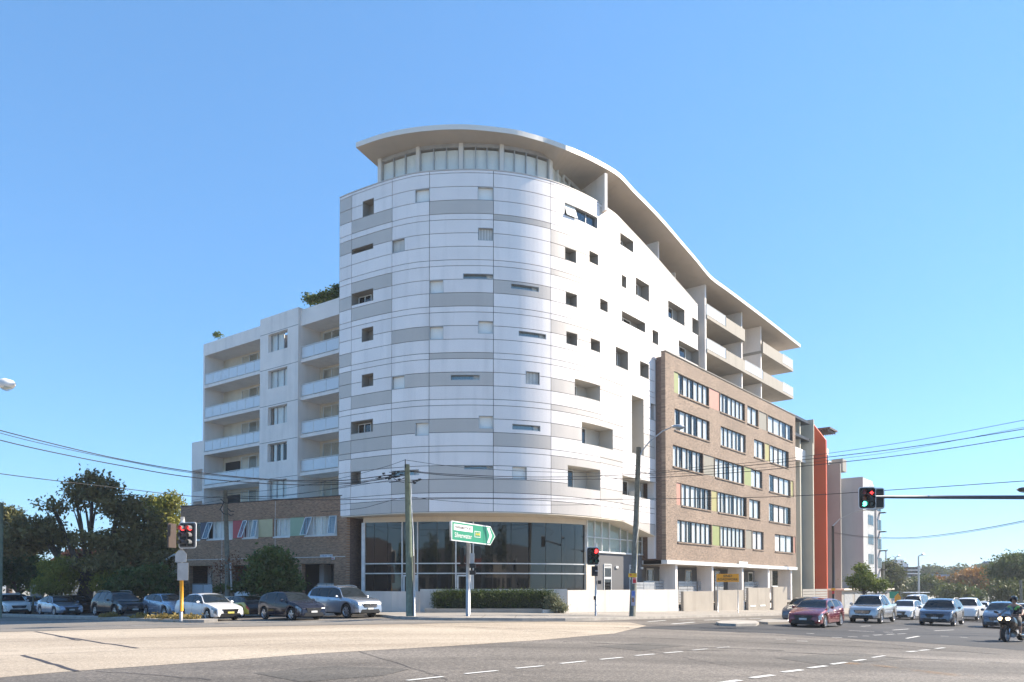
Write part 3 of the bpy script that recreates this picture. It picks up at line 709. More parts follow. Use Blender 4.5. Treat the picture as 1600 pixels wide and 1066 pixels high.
# upper recessed facade
kr0, kr1 = FA.hit(940, 400, -3)[0], FA.hit(1194, 560, -3)[0]
m = MB(); m.fb(FA, kr0 + 4, kr1, -3.3, -3, 19, 30.2, zf=lambda s, a, b: (a, min(b, soff(s) + .1)))
n_ = 14
m = MB()
for i in range(n_):
    a, b = kr0 + 5 + (kr1 - kr0 - 5) * i / n_, kr0 + 5 + (kr1 - kr0 - 5) * (i + 1) / n_
    m.hexa([FA.p(a, -3, 19), FA.p(b, -3, 19), FA.p(b, -3.3, 19), FA.p(a, -3.3, 19), FA.p(a, -3, soff(a) + .1), FA.p(b, -3, soff(b) + .1), FA.p(b, -3.3, soff(b) + .1), FA.p(a, -3.3, soff(a) + .1)])
m.build('recessed_wall', M_CREAM, B)
kc = [fin(1102.5, 500, .15, 19.2, th=.28), fin(1159, 500, 0, 19.2), fin(1189, 520, 0, 19.2)]
kend = FA.hit(1239.5, 600, .25)[0]
zA, zBb = FA.hit(1134, 515, .25)[1], FA.hit(1134, 566, .25)[1]
def solid(ka, kb, z, d=.25):
    m = MB(); m.fb(FA, ka, kb, d - .12, d, z, z + 1.12); m.build('balcony_parapet', M_PARA, B)
def railing(fr, parent, a0, a1, d, z0, h, n, mrail=M_WFRAME, mg=M_RAIL, name='railing', gap=.03):
    m = MB(); m.fb(fr, a0, a1, d - .03, d + .03, z0 + h - .05, z0 + h)
    m.fb(fr, a0, a1, d - .02, d + .02, z0 + .06, z0 + .09)
    for i in range(n + 1):
        a = a0 + (a1 - a0) * i / n; m.fb(fr, a - .022, a + .022, d - .022, d + .022, z0, z0 + h - .05)
    o = m.build(name, mrail, parent)
    for i in range(n):
        p, q = a0 + (a1 - a0) * i / n + gap, a0 + (a1 - a0) * (i + 1) / n - gap
        m = MB(); m.fb(fr, p, q, d - .008, d + .008, z0 + .1, z0 + h - .08); m.build('glass_panel', mg, o)
    return o
kA = [FA.hit(u, 520, .25)[0] for u in (1105, 1134.5, 1164, 1192, 1223, 1239)]
def slab(ka, kb, z, d0=-3, d1=.25):
    m = MB(); m.fb(FA, ka, kb, d0, d1 - .125, z - .004, z + .26); m.fb(FA, ka, kb, d1 - .124, d1 - .002, z, z + .28); return m.build('balcony', M_PARA, B)
s1_ = slab(kA[0], kA[2], zA); railing(FA, s1_, kA[0], kA[1], .2, zA + .28, .95, 3); solid(kA[1], kA[2], zA + .004)
s2_ = slab(kA[0], kA[5], zBb); railing(FA, s2_, kA[0], kA[1], .2, zBb + .28, .95, 3); solid(kA[1], kA[2], zBb + .004); railing(FA, s2_, kA[2] + .05, kA[3] - .05, .2, zBb + .28, .95, 5); solid(kA[3], kA[4], zBb + .004); railing(FA, s2_, kA[4] + .05, kA[5], .2, zBb + .28, .95, 4)
s3_ = slab(kA[3], kA[5], zA); solid(kA[3], kA[4], zA + .004); railing(FA, s3_, kA[4] + .05, kA[5], .2, zA + .28, .95, 4)
# sliding doors in the recesses
for a, b in ((kc[0] + .5, kc[1] - .6), (kc[1] + .6, kc[2] - .4), (kr0 + 7, kc[0] - 1.5)):
    for z in (19.4, zBb + .3, zA + .3):
        m = MB(); m.fb(FA, a, b, -2.99, -2.93, z, z + 2.2); o = m.build('window', M_GFRAME, B)
        m = MB(); m.fb(FA, a + .06, b - .06, -2.93, -2.92, z + .06, z + 2.14); m.build('pane', M_GLASSD, o)
m = MB(); m.fb(FA, kA[5] - 3.5, kA[5] - 3.3, -6, -1.0, 19.3, 20.3); m.build('roof_terrace_wall', M_WHITE, B)

# ---- generic wall with openings and framed windows
def wall(fr, parent, name, m_, a0, a1, z0, z1, d0, d1, ops):
    As = sorted({a0, a1} | {q for o in ops for q in o[:2]}); Zs = sorted({z0, z1} | {q for o in ops for q in o[2:4]})
    mb = MB()
    for j in range(len(Zs) - 1):
        run = None
        for i in range(len(As) - 1):
            ca, cz = (As[i] + As[i + 1]) / 2, (Zs[j] + Zs[j + 1]) / 2
            hole = any(o[0] < ca < o[1] and o[2] < cz < o[3] for o in ops)
            if not hole:
                if run is None: run = As[i]
            if (hole or i == len(As) - 2) and run is not None:
                mb.fb(fr, run, As[i] if hole else As[i + 1], d0, d1, Zs[j], Zs[j + 1]); run = None
    return mb.build(name, m_, parent)
def window(fr, parent, a0, a1, z0, z1, d, n, fm=M_DARK, sashes=(), curtain=M_CURT, sill=None, bar=.035, back_d=.22, open_l=1):
    mb = MB(); dp = .07
    mb.fb(fr, a0, a1, d - dp, d, z1 - .05, z1); mb.fb(fr, a0, a1, d - dp, d, z0, z0 + .05)
    cuts = [a0 + (a1 - a0) * i / n for i in range(n + 1)]
    for i, c in enumerate(cuts):
        w = bar * (1.6 if i in (0, n) else 1); mb.fb(fr, max(a0, c - w), min(a1, c + w), d - dp + .002, d + .002, z0 + .05, z1 - .05)
    o = mb.build('window', fm, parent)
    m = MB(); m.fb(fr, a0, a1, d - back_d - .5, d - back_d - .46, z0, z1); m.build('dark_room', M_ROOM, o)
    for i in range(n):
        p, q = cuts[i] + bar, cuts[i + 1] - bar
        if i in sashes:
            sg = sashes[i]; m = MB(); dx = .42 * sg
            # awning or casement sash pushed outward at its foot
            pa, qa = p, q
            def P(a, t, zz, k): return fr.p(a + (dx * .35 if k else 0), t, zz)
            def bar_(aa, ab, ta, tb): 
                m.hexa([P(aa, .4 * (1 - ta), z0 + (z1 - z0) * ta, ta < .5), P(ab, .4 * (1 - ta), z0 + (z1 - z0) * ta, ta < .5), P(ab, .4 * (1 - ta) - .04, z0 + (z1 - z0) * ta, ta < .5), P(aa, .4 * (1 - ta) - .04, z0 + (z1 - z0) * ta, ta < .5),
                        P(aa, .4 * (1 - tb), z0 + (z1 - z0) * tb, tb < .5), P(ab, .4 * (1 - tb), z0 + (z1 - z0) * tb, tb < .5), P(ab, .4 * (1 - tb) - .04, z0 + (z1 - z0) * tb, tb < .5), P(aa, .4 * (1 - tb) - .04, z0 + (z1 - z0) * tb, tb < .5)])
            bar_(p, p + .06, .02, .98); bar_(q - .06, q, .02, .98); bar_(p, q, .02, .05); bar_(p, q, .95, .98)
            m.build('open_sash', M_WFRAME, o)
            m = MB(); bar_(p + .06, q - .06, .05, .95); m.build('pane', M_GLASSB, o)
        else:
            m = MB(); m.fb(fr, p, q, d - .04, d - .03, z0 + .05, z1 - .05); m.build('pane', M_GLASS, o)
    if curtain is not None:
        m = MB(); nf = max(6, int((a1 - a0) / .09)); rr = random.Random(int(a0 * 97 + z0 * 13))
        gaps = [rr.uniform(.0, 1) for _ in range(n)]
        for i in range(nf):
            t0, t1 = i / nf, (i + 1) / nf
            seg = int(t0 * n)
            if gaps[seg] > .8 and (t0 * n - seg) > .45: continue
            x0, x1 = a0 + (a1 - a0) * t0, a0 + (a1 - a0) * t1; y = .011 if i % 2 else -.011
            m.quad(fr.p(x0, d - back_d + y, z0), fr.p(x1, d - back_d - y, z0), fr.p(x1, d - back_d - y, z1), fr.p(x0, d - back_d + y, z1))
        if m.v: m.build('curtain', curtain, o)
    if sill: m = MB(); m.fb(fr, a0 - .02, a1 + .02, d - .02, d + sill, z0 - .1, z0 - .003); m.build('sill', M_BRK if fm is M_DARK else M_WFRAME, o)
    return o

# ---- brick wing
kE = FA.hit(1243.5, 770, .8)[0]; ZBT = FA.hit(1040, 548, .8)[1]; ZBT = (ZBT + FA.hit(1243, 651, .8)[1]) / 2
ZBB = (FA.hit(1041, 876, .8)[1] + FA.hit(1244, 885.5, .8)[1]) / 2
rows = [  # v top at u=1060ish, windows: (u0,u1,panes,sashes), panels: (u0,u1,colour)
    [(1061, 583, 615.5, 1108, 605, 636, 6, {}), (1125.5, 613, 643, 1164, 631, 660, 6, {}), (1168, 634.7, 662, 1185, 641.5, 669, 2, {}), (1200, 650, 676, 1238.5, 667.6, 691, 4, {})],
    [(1054, 638, 671, 1108.5, 658, 690, 6, {}), (1126, 666.6, 695.6, 1165, 680, 709, 6, {5: 1}), (1178, 686, 715, 1194.4, 692, 720, 2, {}), (1203, 696.6, 723, 1232, 706, 731, 4, {1: -1})],
    [(1051, 694.7, 728, 1098.4, 709, 739, 6, {}), (1117, 715, 746, 1162, 730, 757, 6, {}), (1174, 733, 761, 1190.6, 736, 765, 2, {}), (1201, 741.6, 768, 1234.4, 750, 776, 4, {1: 1})],
    [(1064.5, 756.6, 791, 1110.4, 765, 798, 6, {}), (1121, 769, 800, 1165.7, 779, 808, 7, {}), (1170, 779.6, 809, 1187, 782.5, 812, 2, {}), (1200.5, 786.6, 814, 1234.4, 793, 819, 4, {1: 1, 2: 1})],
    [(1057.5, 813.4, 849, 1111, 821, 852.5, 7, {}), (1125, 822, 853.5, 1163, 827, 855, 6, {}), (1175, 829, 858, 1192, 832, 860, 2, {0: -1, 1: 1}), (1209.5, 833.5, 861, 1238, 837.5, 863.5, 3, {0: 1})]]
M_PG = mat('olive_green_panel', (.3, .33, .13), .5, amt=.05); M_PP = mat('salmon_panel', (.52, .26, .19), .5, amt=.05); M_PB = mat('khaki_panel', (.3, .27, .21), .5, amt=.05)
M_PY = mat('straw_panel', (.4, .36, .15), .5, amt=.05)
cpan = [[(1053.5, 1061, M_PG), (1108.5, 1125, M_PP), (1186, 1199, M_PB)], [(1195, 1202.5, M_PY)], [(1099, 1116.5, M_PB), (1162.5, 1174, M_PG), (1235, 1239, M_PY)], [(1056.5, 1064, M_PP), (1111, 1120.5, M_PY)], [(1112, 1124.5, M_PG), (1164, 1174.5, M_PB), (1238.5, 1241.6, M_PP)]]
ops = []; rowz = []
for r in rows:
    zt = [FA.hit(w[0], w[1], .75)[1] for w in r] + [FA.hit(w[3], w[4], .75)[1] for w in r]; zb = [FA.hit(w[0], w[2], .75)[1] for w in r] + [FA.hit(w[3], w[5], .75)[1] for w in r]
    rowz.append((sum(zb) / len(zb), sum(zt) / len(zt)))
for (zb, zt), r, c in zip(rowz, rows, cpan):
    vm = 700
    for w in r: ops.append((FA.hit(w[0], vm, .78)[0], FA.hit(w[3], vm, .78)[0], zb, zt))
    for p in c: ops.append((FA.hit(p[0], vm, .78)[0], FA.hit(p[1], vm, .78)[0], zb, zt))
wall(FA, B, 'brick_wall', M_BRK, kB, kE, ZBB, ZBT, .45, .8, ops)
i = 0
for (zb, zt), r, c in zip(rowz, rows, cpan):
    for w in r: window(FA, B, ops[i][0] + .004, ops[i][1] - .004, zb + .004, zt - .004, .69, w[6], sashes=w[7], sill=.19, back_d=.09, bar=.055); i += 1
    for p in c: m = MB(); m.fb(FA, ops[i][0] + .01, ops[i][1] - .01, .5, .74, zb + .01, zt - .01); m.build('coloured_panel', p[2], B); i += 1
m = MB(); m.fb(FA, kB, kE, -3, .449, ZBT - .4, ZBT - .35); m.fb(FA, kE - .3, kE, -8, .448, ZBB, ZBT); m.build('roof_slab', M_TAUPE, B)
m = MB(); m.fb(FA, kB - .02, kE, .4, .86, ZBT + .003, ZBT + .07); m.build('parapet_capping', M_TAUPE, B)
# left return of the brick box, running back under the silver wall
kq = FA.hit(1003, 850, -1.2)[0]
m = MB(); m.fb(FA, kB + .0, kB + .3, -2.6, .448, ZBB, ZBT - .41); m.build('brick_return', M_BRK_N, B)
m = MB(); m.fb(FA, kB - .3, kB - .02, -.6, -.02, ZBB + .1, ZBT - .05); m.build('end_return', M_PANEL, B)
m = MB(); m.fb(FA, kq, kB - .02, -1.5, -1.2, ZBB, 8); m.build('brick_wall', M_BRK, B)
m = MB(); m.fb(FA, kB - .02, kE + .03, .4, .9, ZBB - .3, ZBB - .003); m.build('white_beam', M_WHITEP, B)
m = MB(); m.fb(FA, kq, kB - .03, -1.5, -1.12, ZBB - .3, ZBB - .004); m.build('white_beam', M_WHITEP, B)
m = MB(); m.fb(FA, FA.hit(1154.5, 880, .9)[0], FA.hit(1168, 880, .9)[0], .905, .93, ZBB - .28, ZBB + .22); sg = m.build('name_plate', M_WHITEP, B)
# ground level of the wing
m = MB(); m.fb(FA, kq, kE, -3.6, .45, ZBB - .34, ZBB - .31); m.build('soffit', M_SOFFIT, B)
gl = FA.hit(1043, 900, -3)[0]
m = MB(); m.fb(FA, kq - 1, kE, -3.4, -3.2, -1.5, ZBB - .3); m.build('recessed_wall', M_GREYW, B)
m = MB(); m.fb(FA, kq, kE - .5, -3.2, 1.2, .05, .25); m.build('terrace', M_CONC, B)
for u in (1057, 1113.5, 1160.5, 1201, 1236.5):
    k = FA.hit(u, 900, .6)[0]; m = MB(); m.fb(FA, k - .18, k + .18, -.75, .6, -1.4, ZBB - .31); m.build('column', M_WHITE, B)
for u in (1015, 1035, 1075, 1097, 1120, 1150, 1172, 1212):
    k = FA.hit(u, 900, -3.2)[0]; m = MB(); w_ = .55
    for zz in (.25, 2.0, 3.0): m.fb(FA, k - w_, k + w_, -3.2, -3.13, zz, zz + (.14 if zz > 1 else .05))
    m.fb(FA, k - w_ - .05, k - w_, -3.2, -3.13, .25, 3.1); m.fb(FA, k + w_, k + w_ + .05, -3.2, -3.13, .25, 3.1)
    o = m.build('window', M_WFRAME, B)
    m = MB(); m.fb(FA, k - w_, k + w_, -3.19, -3.18, .3, 2.0); m.fb(FA, k - w_, k + w_, -3.19, -3.18, 2.14, 3.0); m.build('pane', M_GLASSD, o)
def slatfence(fr, parent, a0, a1, d, z0, z1, n=8, name='fence_panel', mm=M_GFRAME):
    m = MB(); m.fb(fr, a0, a0 + .05, d - .03, d + .03, z0, z1); m.fb(fr, a1 - .05, a1, d - .03, d + .03, z0, z1); m.fb(fr, (a0 + a1) / 2 - .025, (a0 + a1) / 2 + .025, d - .03, d + .03, z0, z1)
    o = m.build(name, mm, parent)
    for i in range(n): z = z0 + (z1 - z0) * i / n; m = MB(); m.fb(fr, a0 + .05, a1 - .05, d - .012, d + .012, z + .02, z + (z1 - z0) / n - .015); m.build('slat', mm, o)
for u0, u1 in ((1006, 1041), (1060, 1088), (1090, 1099), (1117, 1130), (1163, 1194)):
    slatfence(FA, B, FA.hit(u0, 915, -.4)[0], FA.hit(u1, 915, -.4)[0], -.4, .3, 2.05)

# ---- ground floor of the tower: dark curved glazing
pl = [(-9.9, 51.2), (-7.5, 50.75), (-4, 50.45), (-1, 50.6), (2, 51.4)]
GC_ = Curve(pl, E1); 
GR = (5.02, 52.85)
GLC = Curve([(-9.95, 51.35), (-7.5, 50.75), (-4.2, 50.4), (-1, 50.55), (2.1, 51.35), (5.02, 53.0)], (E1[0], E1[1]))
zS = ZBOT - .08
def gs(u, v=860): return GLC.hit(u, v)[0]
sa, sb = gs(567), gs(914.5)
m = MB(); m.fb(GLC, sa, sb, -.1, .12, zS - .35, zS); m.build('beam', M_CREAM, B)
fr = MB()
zt1, zt2 = GLC.hit(740, 880.5)[1], GLC.hit(740, 896)[1]
for z in (zt1, zt2): fr.fb(GLC, sa, sb, 0, .1, z - .035, z + .035)
for u, w in ((567, .12), (629, .035), (653, .035), (712.5, .04), (739.5, .04), (914, .07)): s = gs(u); fr.fb(GLC, s - w, s + w, -.02, .13, .9, zS - .35)
gw = fr.build('shopfront', M_WFRAME, B)
cuts = [567, 585, 606, 629, 653, 683, 712.5, 739.5, 770, 798.5, 825.5, 852, 877, 898, 914]
for u0, u1 in zip(cuts, cuts[1:]):
    for z0, z1 in ((.9, zt2 - .035), (zt2 + .035, zt1 - .035), (zt1 + .035, zS - .35)):
        m = MB(); m.fb(GLC, gs(u0) + .015, gs(u1) - .015, .0, .02, z0, z1); m.build('pane', M_GLASSD, gw)
m = MB(); m.fb(GLC, sa, sb, -.3, -.05, .8, zS - .1); m.build('dark_interior', M_ROOM, gw)
for u0, u1 in ((629, 653), (712.5, 739.5)):
    a, b = gs(u0) + .08, gs(u1) - .06; m = MB()
    for p, q in ((a, a + .09), (b - .09, b)): m.fb(GLC, p, q, .02, .1, .9, zt2 - .1)
    m.fb(GLC, a, b, .02, .095, zt2 - .2, zt2 - .1); m.build('door_frame', M_WFRAME, gw)
# beige pier, pale panelled glazing and grey wall to the right of the glazing
F12 = Frame(FA.p(0, -1.2, 0)[:2], E1)
k0, k1, k2 = F12.hit(914.5, 850)[0], F12.hit(941, 890)[0], F12.hit(1003, 860)[0]
zp = F12.hit(960, 865.5)[1]; zm = F12.hit(960, 842.5)[1]
def zcl(s): return zbot(K0 + s) - .1
m = MB(); m.fb(F12, k0 + .1, k1 - .9, -.3, .02, .2, zp); m.build('beige_pier', M_CREAM, B)
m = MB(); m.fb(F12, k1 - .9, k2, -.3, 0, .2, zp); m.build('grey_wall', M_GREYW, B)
us = [917, 928.6, 939.6, 951.7, 968.6, 980, 991, 1003]; ks = [F12.hit(u, 845)[0] for u in us]
fr = MB(); fr.fb(F12, k0, k2, -.05, .12, zp, zp + .12); fr.fb(F12, k0, k2, -.05, .06, zm - .03, zm + .03)
for k in ks: fr.fb(F12, k - .035, k + .035, -.05, .07, zp + .12, 6.3)
fo = fr.build('window', M_WFRAME, B)
for a, b in zip(ks, ks[1:]):
    for z0, z1 in ((zp + .12, zm - .03), (zm + .03, 6.3)):
        m = MB(); m.fb(F12, a + .035, b - .035, -.02, 0, z0, z1); m.build('pane', M_GLASS, fo)
m = MB(); m.fb(F12, k0, k2, -.25, -.2, zp, 6.35); m.build('curtain', M_CURTG, fo)
for u0, u1 in ((943, 954.5), (983, 991)):
    a, b = F12.hit(u0, 890)[0], F12.hit(u1, 890)[0]; m = MB()
    for p, q in ((a, a + .06), (b - .06, b)): m.fb(F12, p, q, 0, .06, .3, 3.25)
    for z in (2.15, 2.95, 3.06, 3.19): m.fb(F12, a + .06, b - .06, 0, .055, z, z + (.16 if z < 2.5 else .06))
    o = m.build('door', M_WFRAME, B)
    m = MB(); m.fb(F12, a + .06, b - .06, .002, .02, .3, 2.15); m.fb(F12, a + .06, b - .06, .002, .02, 2.31, 2.95); m.build('pane', M_GLASSD, o)
for u in (963, 1002):
    a = F12.hit(u, 881)[0]; m = MB(); m.fb(F12, a - .16, a + .16, 0, .09, 2.95, 3.12); m.build('wall_light', M_WHITEP, B)
slatfence(F12, B, F12.hit(966, 915)[0], F12.hit(1001, 915)[0], 1.2, .2, 1.95)
# solid core behind everything so that no light leaks through
m = MB(); m.box(-7.4, 4.0, 54.6, 66, .5, 27.2); m.build('inner_core', M_ROOM, B)
m = MB(); m.fb(FA, 3, kE - .5, -8, -3.5, -1, 26.3); m.build('inner_core', M_ROOM, B)
m = MB(); m.hexa([(-9.9, 51.6, 27), (5.5, 53.5, 27), (8, 60, 27), (-8, 60, 27), (-9.9, 51.6, 27.1), (5.5, 53.5, 27.1), (8, 60, 27.1), (-8, 60, 27.1)]); m.build('roof_deck', M_CONC, B)

# ================================================================ white balcony block with brick podium
W = thing('apartment_block', 'white rendered apartment block with glass balconies above a dark brick podium with coloured panels', 'building', (-20, 60, 0))
WA, WBp = (-12.95, 56.7), (-26.9, 66.9)
FW = Frame(WA, (WBp[0] - WA[0], WBp[1] - WA[1]), nrm(-(WBp[1] - WA[1]), (WBp[0] - WA[0])))
FW.n = (-FW.t[1], FW.t[0]) if (-FW.t[1] * -1 + FW.t[0] * -1) > 0 else (FW.t[1], -FW.t[0])
if FW.n[1] > 0: FW.n = (-FW.n[0], -FW.n[1])
LW = math.hypot(WBp[0] - WA[0], WBp[1] - WA[1])
aw = lambda u, v=620: FW.hit(u, v)[0]
a527, a470, a411, a319 = -1.5, aw(470), aw(410.5), aw(319.5)
zfl = [FW.hit(524, v)[1] for v in (551.6, 614, 676, 738.8)]
zfl = [19.05 - FL * i for i in range(5)]      # slab undersides
ztopW = 23.35
# slabs (floors) behind, per bay
bays = ((a527, a470, 4), (a411, a319, 7))
for bi, (a0, a1, n) in enumerate(bays):
    m = MB(); m.fb(FW, a0, a1, -.3, .0, 21.95, ztopW - (.15 if bi == 0 else .35)); m.fb(FW, a0, a1, -1.9, -.302, 21.95, 22.2); m.build('parapet', M_WHITE, W)
    for z in zfl:
        m = MB(); m.fb(FW, a0 + .003, a1 - .003, -1.9, 0.02, z, z + .26); o = m.build('balcony', M_WHITE, W)
        if z > 8: railing(FW, o, a0 + .06, a1 - .06, -.04, z + .27, .98, n)
# back wall of the balconies with sliding doors
aG = FW.hit(349, 560, -1.9)[0]
m = MB(); m.fb(FW, a527, aG, -2.2, -1.9, 6, 22.2); m.fb(FW, aG, LW + .2, -2.2, -1.9, 6, 13.2); m.build('recessed_wall', M_CREAM, W)
for fi, z in enumerate([zfl[0] + FL * 0] + zfl[1:]):
    zf = z + .26
    for bi, (p, q) in enumerate(((a411 + .5, a411 + 1.6), (a411 + 2.3, a411 + 5.6), (a470 - 2.4, a470 - .4), (a527 + .2, a527 + 1.4))):
        n = 3 if bi == 1 else 2
        window(FW, W, p, q, zf + .03, zf + 2.5, -1.86, n, fm=M_WFRAME, curtain=M_CURTG if (fi + bi) % 3 else M_CURT, back_d=.12)
    m = MB(); m.fb(FW, a411 + 2.0, a411 + 2.2, -1.9, -1.3, zf, zf + 2.6); m.build('wall_nib', M_WHITE, W)
    if fi > 2:
        m = MB(); m.fb(FW, a411 + 5.8, a319 - .5, -1.9, -1.8, zf, zf + 2.2); m.build('window', M_GLASSD, W)
# pier with windows
z_w = [(20.43 - FL * i, 21.9 - FL * i) for i in range(5)]
pa, pb = aw(453.6, 560), aw(423.5, 560)
po = [(pa, pb, z0, z1) for z0, z1 in z_w]
wall(FW, W, 'wall', M_WHITE, a470, a411, 6, ztopW, -.25, .28, po)
m = MB(); m.fb(FW, a470, a470 + .25, -1.9, -.251, 6, ztopW - .1); m.fb(FW, a411 - .25, a411, -1.9, -.251, 6, ztopW - .1); m.build('wall', M_WHITE, W)
for z0, z1 in z_w: window(FW, W, pa + .004, pb - .004, z0 + .004, z1 - .004, .0, 3, fm=M_GFRAME, curtain=M_CURT, back_d=.1)
jl = MB()
for z in [21.98] + [z + .02 for z in zfl]: jl.fb(FW, a470, a411, .281, .284, z, z + .03)
jl.build('render_joint', M_BACK, W)
# left end wall with see-through openings on the upper levels
eo = [(z + .9, z + 2.5) for z in zfl[:3]]
def endz(z0, z1, d0, d1): m = MB(); m.fb(FW, a319, a319 + .22, d0, d1, z0, z1); return m
m = MB(); m.fb(FW, a319, a319 + .22, -2.2, 0, 6, ztopW - .35); m.build('end_wall', M_WHITE, W)
for z in zfl[:3]:
    m = MB(); m.fb(FW, aG, a319, -2.05, -2.0, z + 1.2, z + 1.25); m.build('rail', M_WFRAME, W)
m = MB(); m.fb(FW, .5, aG - .4, -12, -2.3, 4, 22.3); m.build('inner_core', M_CREAM, W)
# lower annex at far left
aa = FW.hit(299.5, 740, -1.2)[0]
FX = Frame(FW.p(0, -1.2, 0)[:2], FW.t, FW.n); ax0 = LW + .25; ax1 = FX.hit(299.5, 740)[0]
wall(FX, W, 'annex_wall', M_WHITE, ax0, ax1, 6, FX.hit(300, 692)[1], -.3, 0, [(ax0 + .05, ax1 - .25, 10.3, 12.3), (ax0 + .05, ax1 - .25, 7, 9.4)])
m = MB(); m.fb(FX, ax0, ax1, -2, -1.8, 6, 14); m.fb(FX, ax0, ax1, -1.8, -.3, 9.4, 9.65); m.fb(FX, ax1 - .3, ax1, -1.8, -.3, 6, 14.2); m.build('annex_recess', M_WHITE, W)
# podium
PA, PB = (-11.06, 51.06), (-25.3, 58.3)
FP = Frame(PA, (PB[0] - PA[0], PB[1] - PA[1])); FP.n = (FP.t[1], -FP.t[0])
if FP.n[1] > 0: FP.n = (-FP.n[0], -FP.n[1])
M_BRKP = brick('shaded_brown_brick', FP.t, (.36, .2, .115), (.23, .13, .075), (.33, .26, .2))
LP = math.hypot(PB[0] - PA[0], PB[1] - PA[1])
zPt = FP.hit(527, 776)[1]; zPt = (zPt + FP.hit(290, 791)[1]) / 2
zh = (FP.hit(526, 806)[1] + FP.hit(305, 816)[1]) / 2; zs_ = (FP.hit(526, 837)[1] + FP.hit(305, 842)[1]) / 2
pw = [(475.8, 526.5, 4, {0: -1, 3: 1}), (427, 452.7, 3, {}), (378.6, 403, 3, {0: -1, 2: 1}), (323, 363, 4, {0: -1}), (304, 312.5, 1, {})]
M_C1 = mat('pale_green_panel', (.3, .42, .29), .5, amt=.04); M_C2 = mat('cream_yellow_panel', (.52, .46, .27), .5, amt=.04); M_C3 = mat('red_panel', (.45, .06, .07), .5, amt=.04); M_C4 = mat('navy_panel', (.045, .06, .1), .5, amt=.04)
pc = [(452.7, 475, M_C1), (403, 425.7, M_C2), (363, 378.6, M_C3), (312.5, 323, M_C4)]
hp = lambda u, v=825: FP.hit(u, v)[0]
ops = [tuple(sorted((hp(a), hp(b)))) + (zs_, zh) for a, b, *_ in pw] + [tuple(sorted((hp(a), hp(b)))) + (zs_, zh) for a, b, _ in pc]
zo = FP.hit(495, 881)[1]
dops = [tuple(sorted((hp(a, 890), hp(b, 890)))) + (.55, zo) for a, b in ((471.7, 521.5), (362, 389.5), (295.7, 332))]
wall(FP, W, 'brick_wall', M_BRKP, 0, LP, -.6, zPt, -.35, 0, ops + dops)
for q, (a, b, n, sh) in enumerate(pw): window(FP, W, ops[q][0] + .004, ops[q][1] - .004, zs_ + .004, zh - .004, -.1, n, fm=M_WFRAME, sashes={n - 1 - k: -v for k, v in sh.items()}, sill=.12, curtain=M_CURT)
for q, (a, b, c) in enumerate(pc): o_ = ops[len(pw) + q]; m = MB(); m.fb(FP, o_[0] + .01, o_[1] - .01, -.3, -.04, zs_ + .01, zh - .01); m.build('coloured_panel', c, W)
m = MB(); m.fb(FP, -.02, LP + .02, -.38, .03, zPt + .003, zPt + .06); m.build('parapet_capping', M_BACK, W)
M_BRR = brick('shade_toned_return_brick', FP.n, (.16, .1, .075), (.12, .075, .06), (.18, .15, .13))  # podium brick again, with the shade of the side faces put into the colour
for a_ in (.002, LP - .35): m = MB(); m.fb(FP, a_, a_ + .348, -6, -.352, -.6, zPt - .01); m.build('brick_return', M_BRR, W)
m = MB(); m.fb(FP, .36, LP - .36, -8, -.36, zPt - 1.0, zPt - .8); m.build('terrace', M_CONC, W)
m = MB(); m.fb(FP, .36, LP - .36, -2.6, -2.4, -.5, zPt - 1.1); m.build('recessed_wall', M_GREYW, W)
m = MB(); m.fb(FP, .36, LP - .36, -2.4, -.36, zo + .05, zo + .2); m.build('porch_ceiling', M_TAUPE, W)
m = MB(); m.fb(FP, .36, LP - .36, -2.4, -.36, .35, .5); m.build('porch_floor', M_CONC, W)
for q, (a, b, z0, z1) in enumerate(dops):
    window(FP, W, a + .3, a + 1.1, .5, z1 - .1, -2.3, 1, fm=M_WFRAME, curtain=None)
    railing(FP, W, a + .02, a + (b - a) * (.55 if q == 0 else .95), -.2, .5, 1.35, 2, M_METAL, M_RAIL)
    m = MB(); m.fb(FP, b - .55, b - .15, -2.4, -1.6, .5, z1); m.build('porch_pier', M_WHITE, W)
jm = MB()
for a in (hp(430), hp(347)): jm.fb(FP, a - .012, a + .012, .0015, .004, -.3, zPt - .05)
jm.fb(FP, .1, LP - .1, .002, .006, FP.hit(450, 872)[1], FP.hit(450, 872)[1] + .03); jm.build('expansion_joint', M_CURT, W)
# street sign on the podium wall
sg = thing('street_sign', 'white street name plate with blue lettering on the brown brick podium wall', 'sign', FP.p(hp(510), .02, 3.5))
a, b = hp(520, 869), hp(500.8, 869); z0, z1 = FP.hit(510, 871)[1], FP.hit(510, 866.7)[1]
m = MB(); m.fb(FP, a, b, .02, .05, z0, z1); m.build('plate', M_WHITEP, sg)
M_BLUE = mat('sign_blue', (.02, .06, .25), .5)
text_part('8 PARRAMATTA RD', (z1 - z0) * .75, FP.p((a + b) / 2, .055, (z0 + z1) / 2), (-FP.t[0], -FP.t[1], 0), (0, 0, 1), M_BLUE, sg, xs=.8, depth=.002)
a, b = hp(523.5, 873), hp(519, 873); z0, z1 = FP.hit(520, 874.3)[1], FP.hit(520, 870.8)[1]
al = thing('alarm_plate', 'small white plate with a red patch below the street name plate', 'sign', FP.p(a, .02, z0)); m = MB(); m.fb(FP, a, b, .02, .06, z0, z1); m.build('plate', M_WHITEP, al)
m = MB(); m.fb(FP, a + .04, b - .02, .062, .07, z0 + .05, z1 - .05); m.build('red_patch', mat('sign_red', (.5, .03, .03), .5), al)
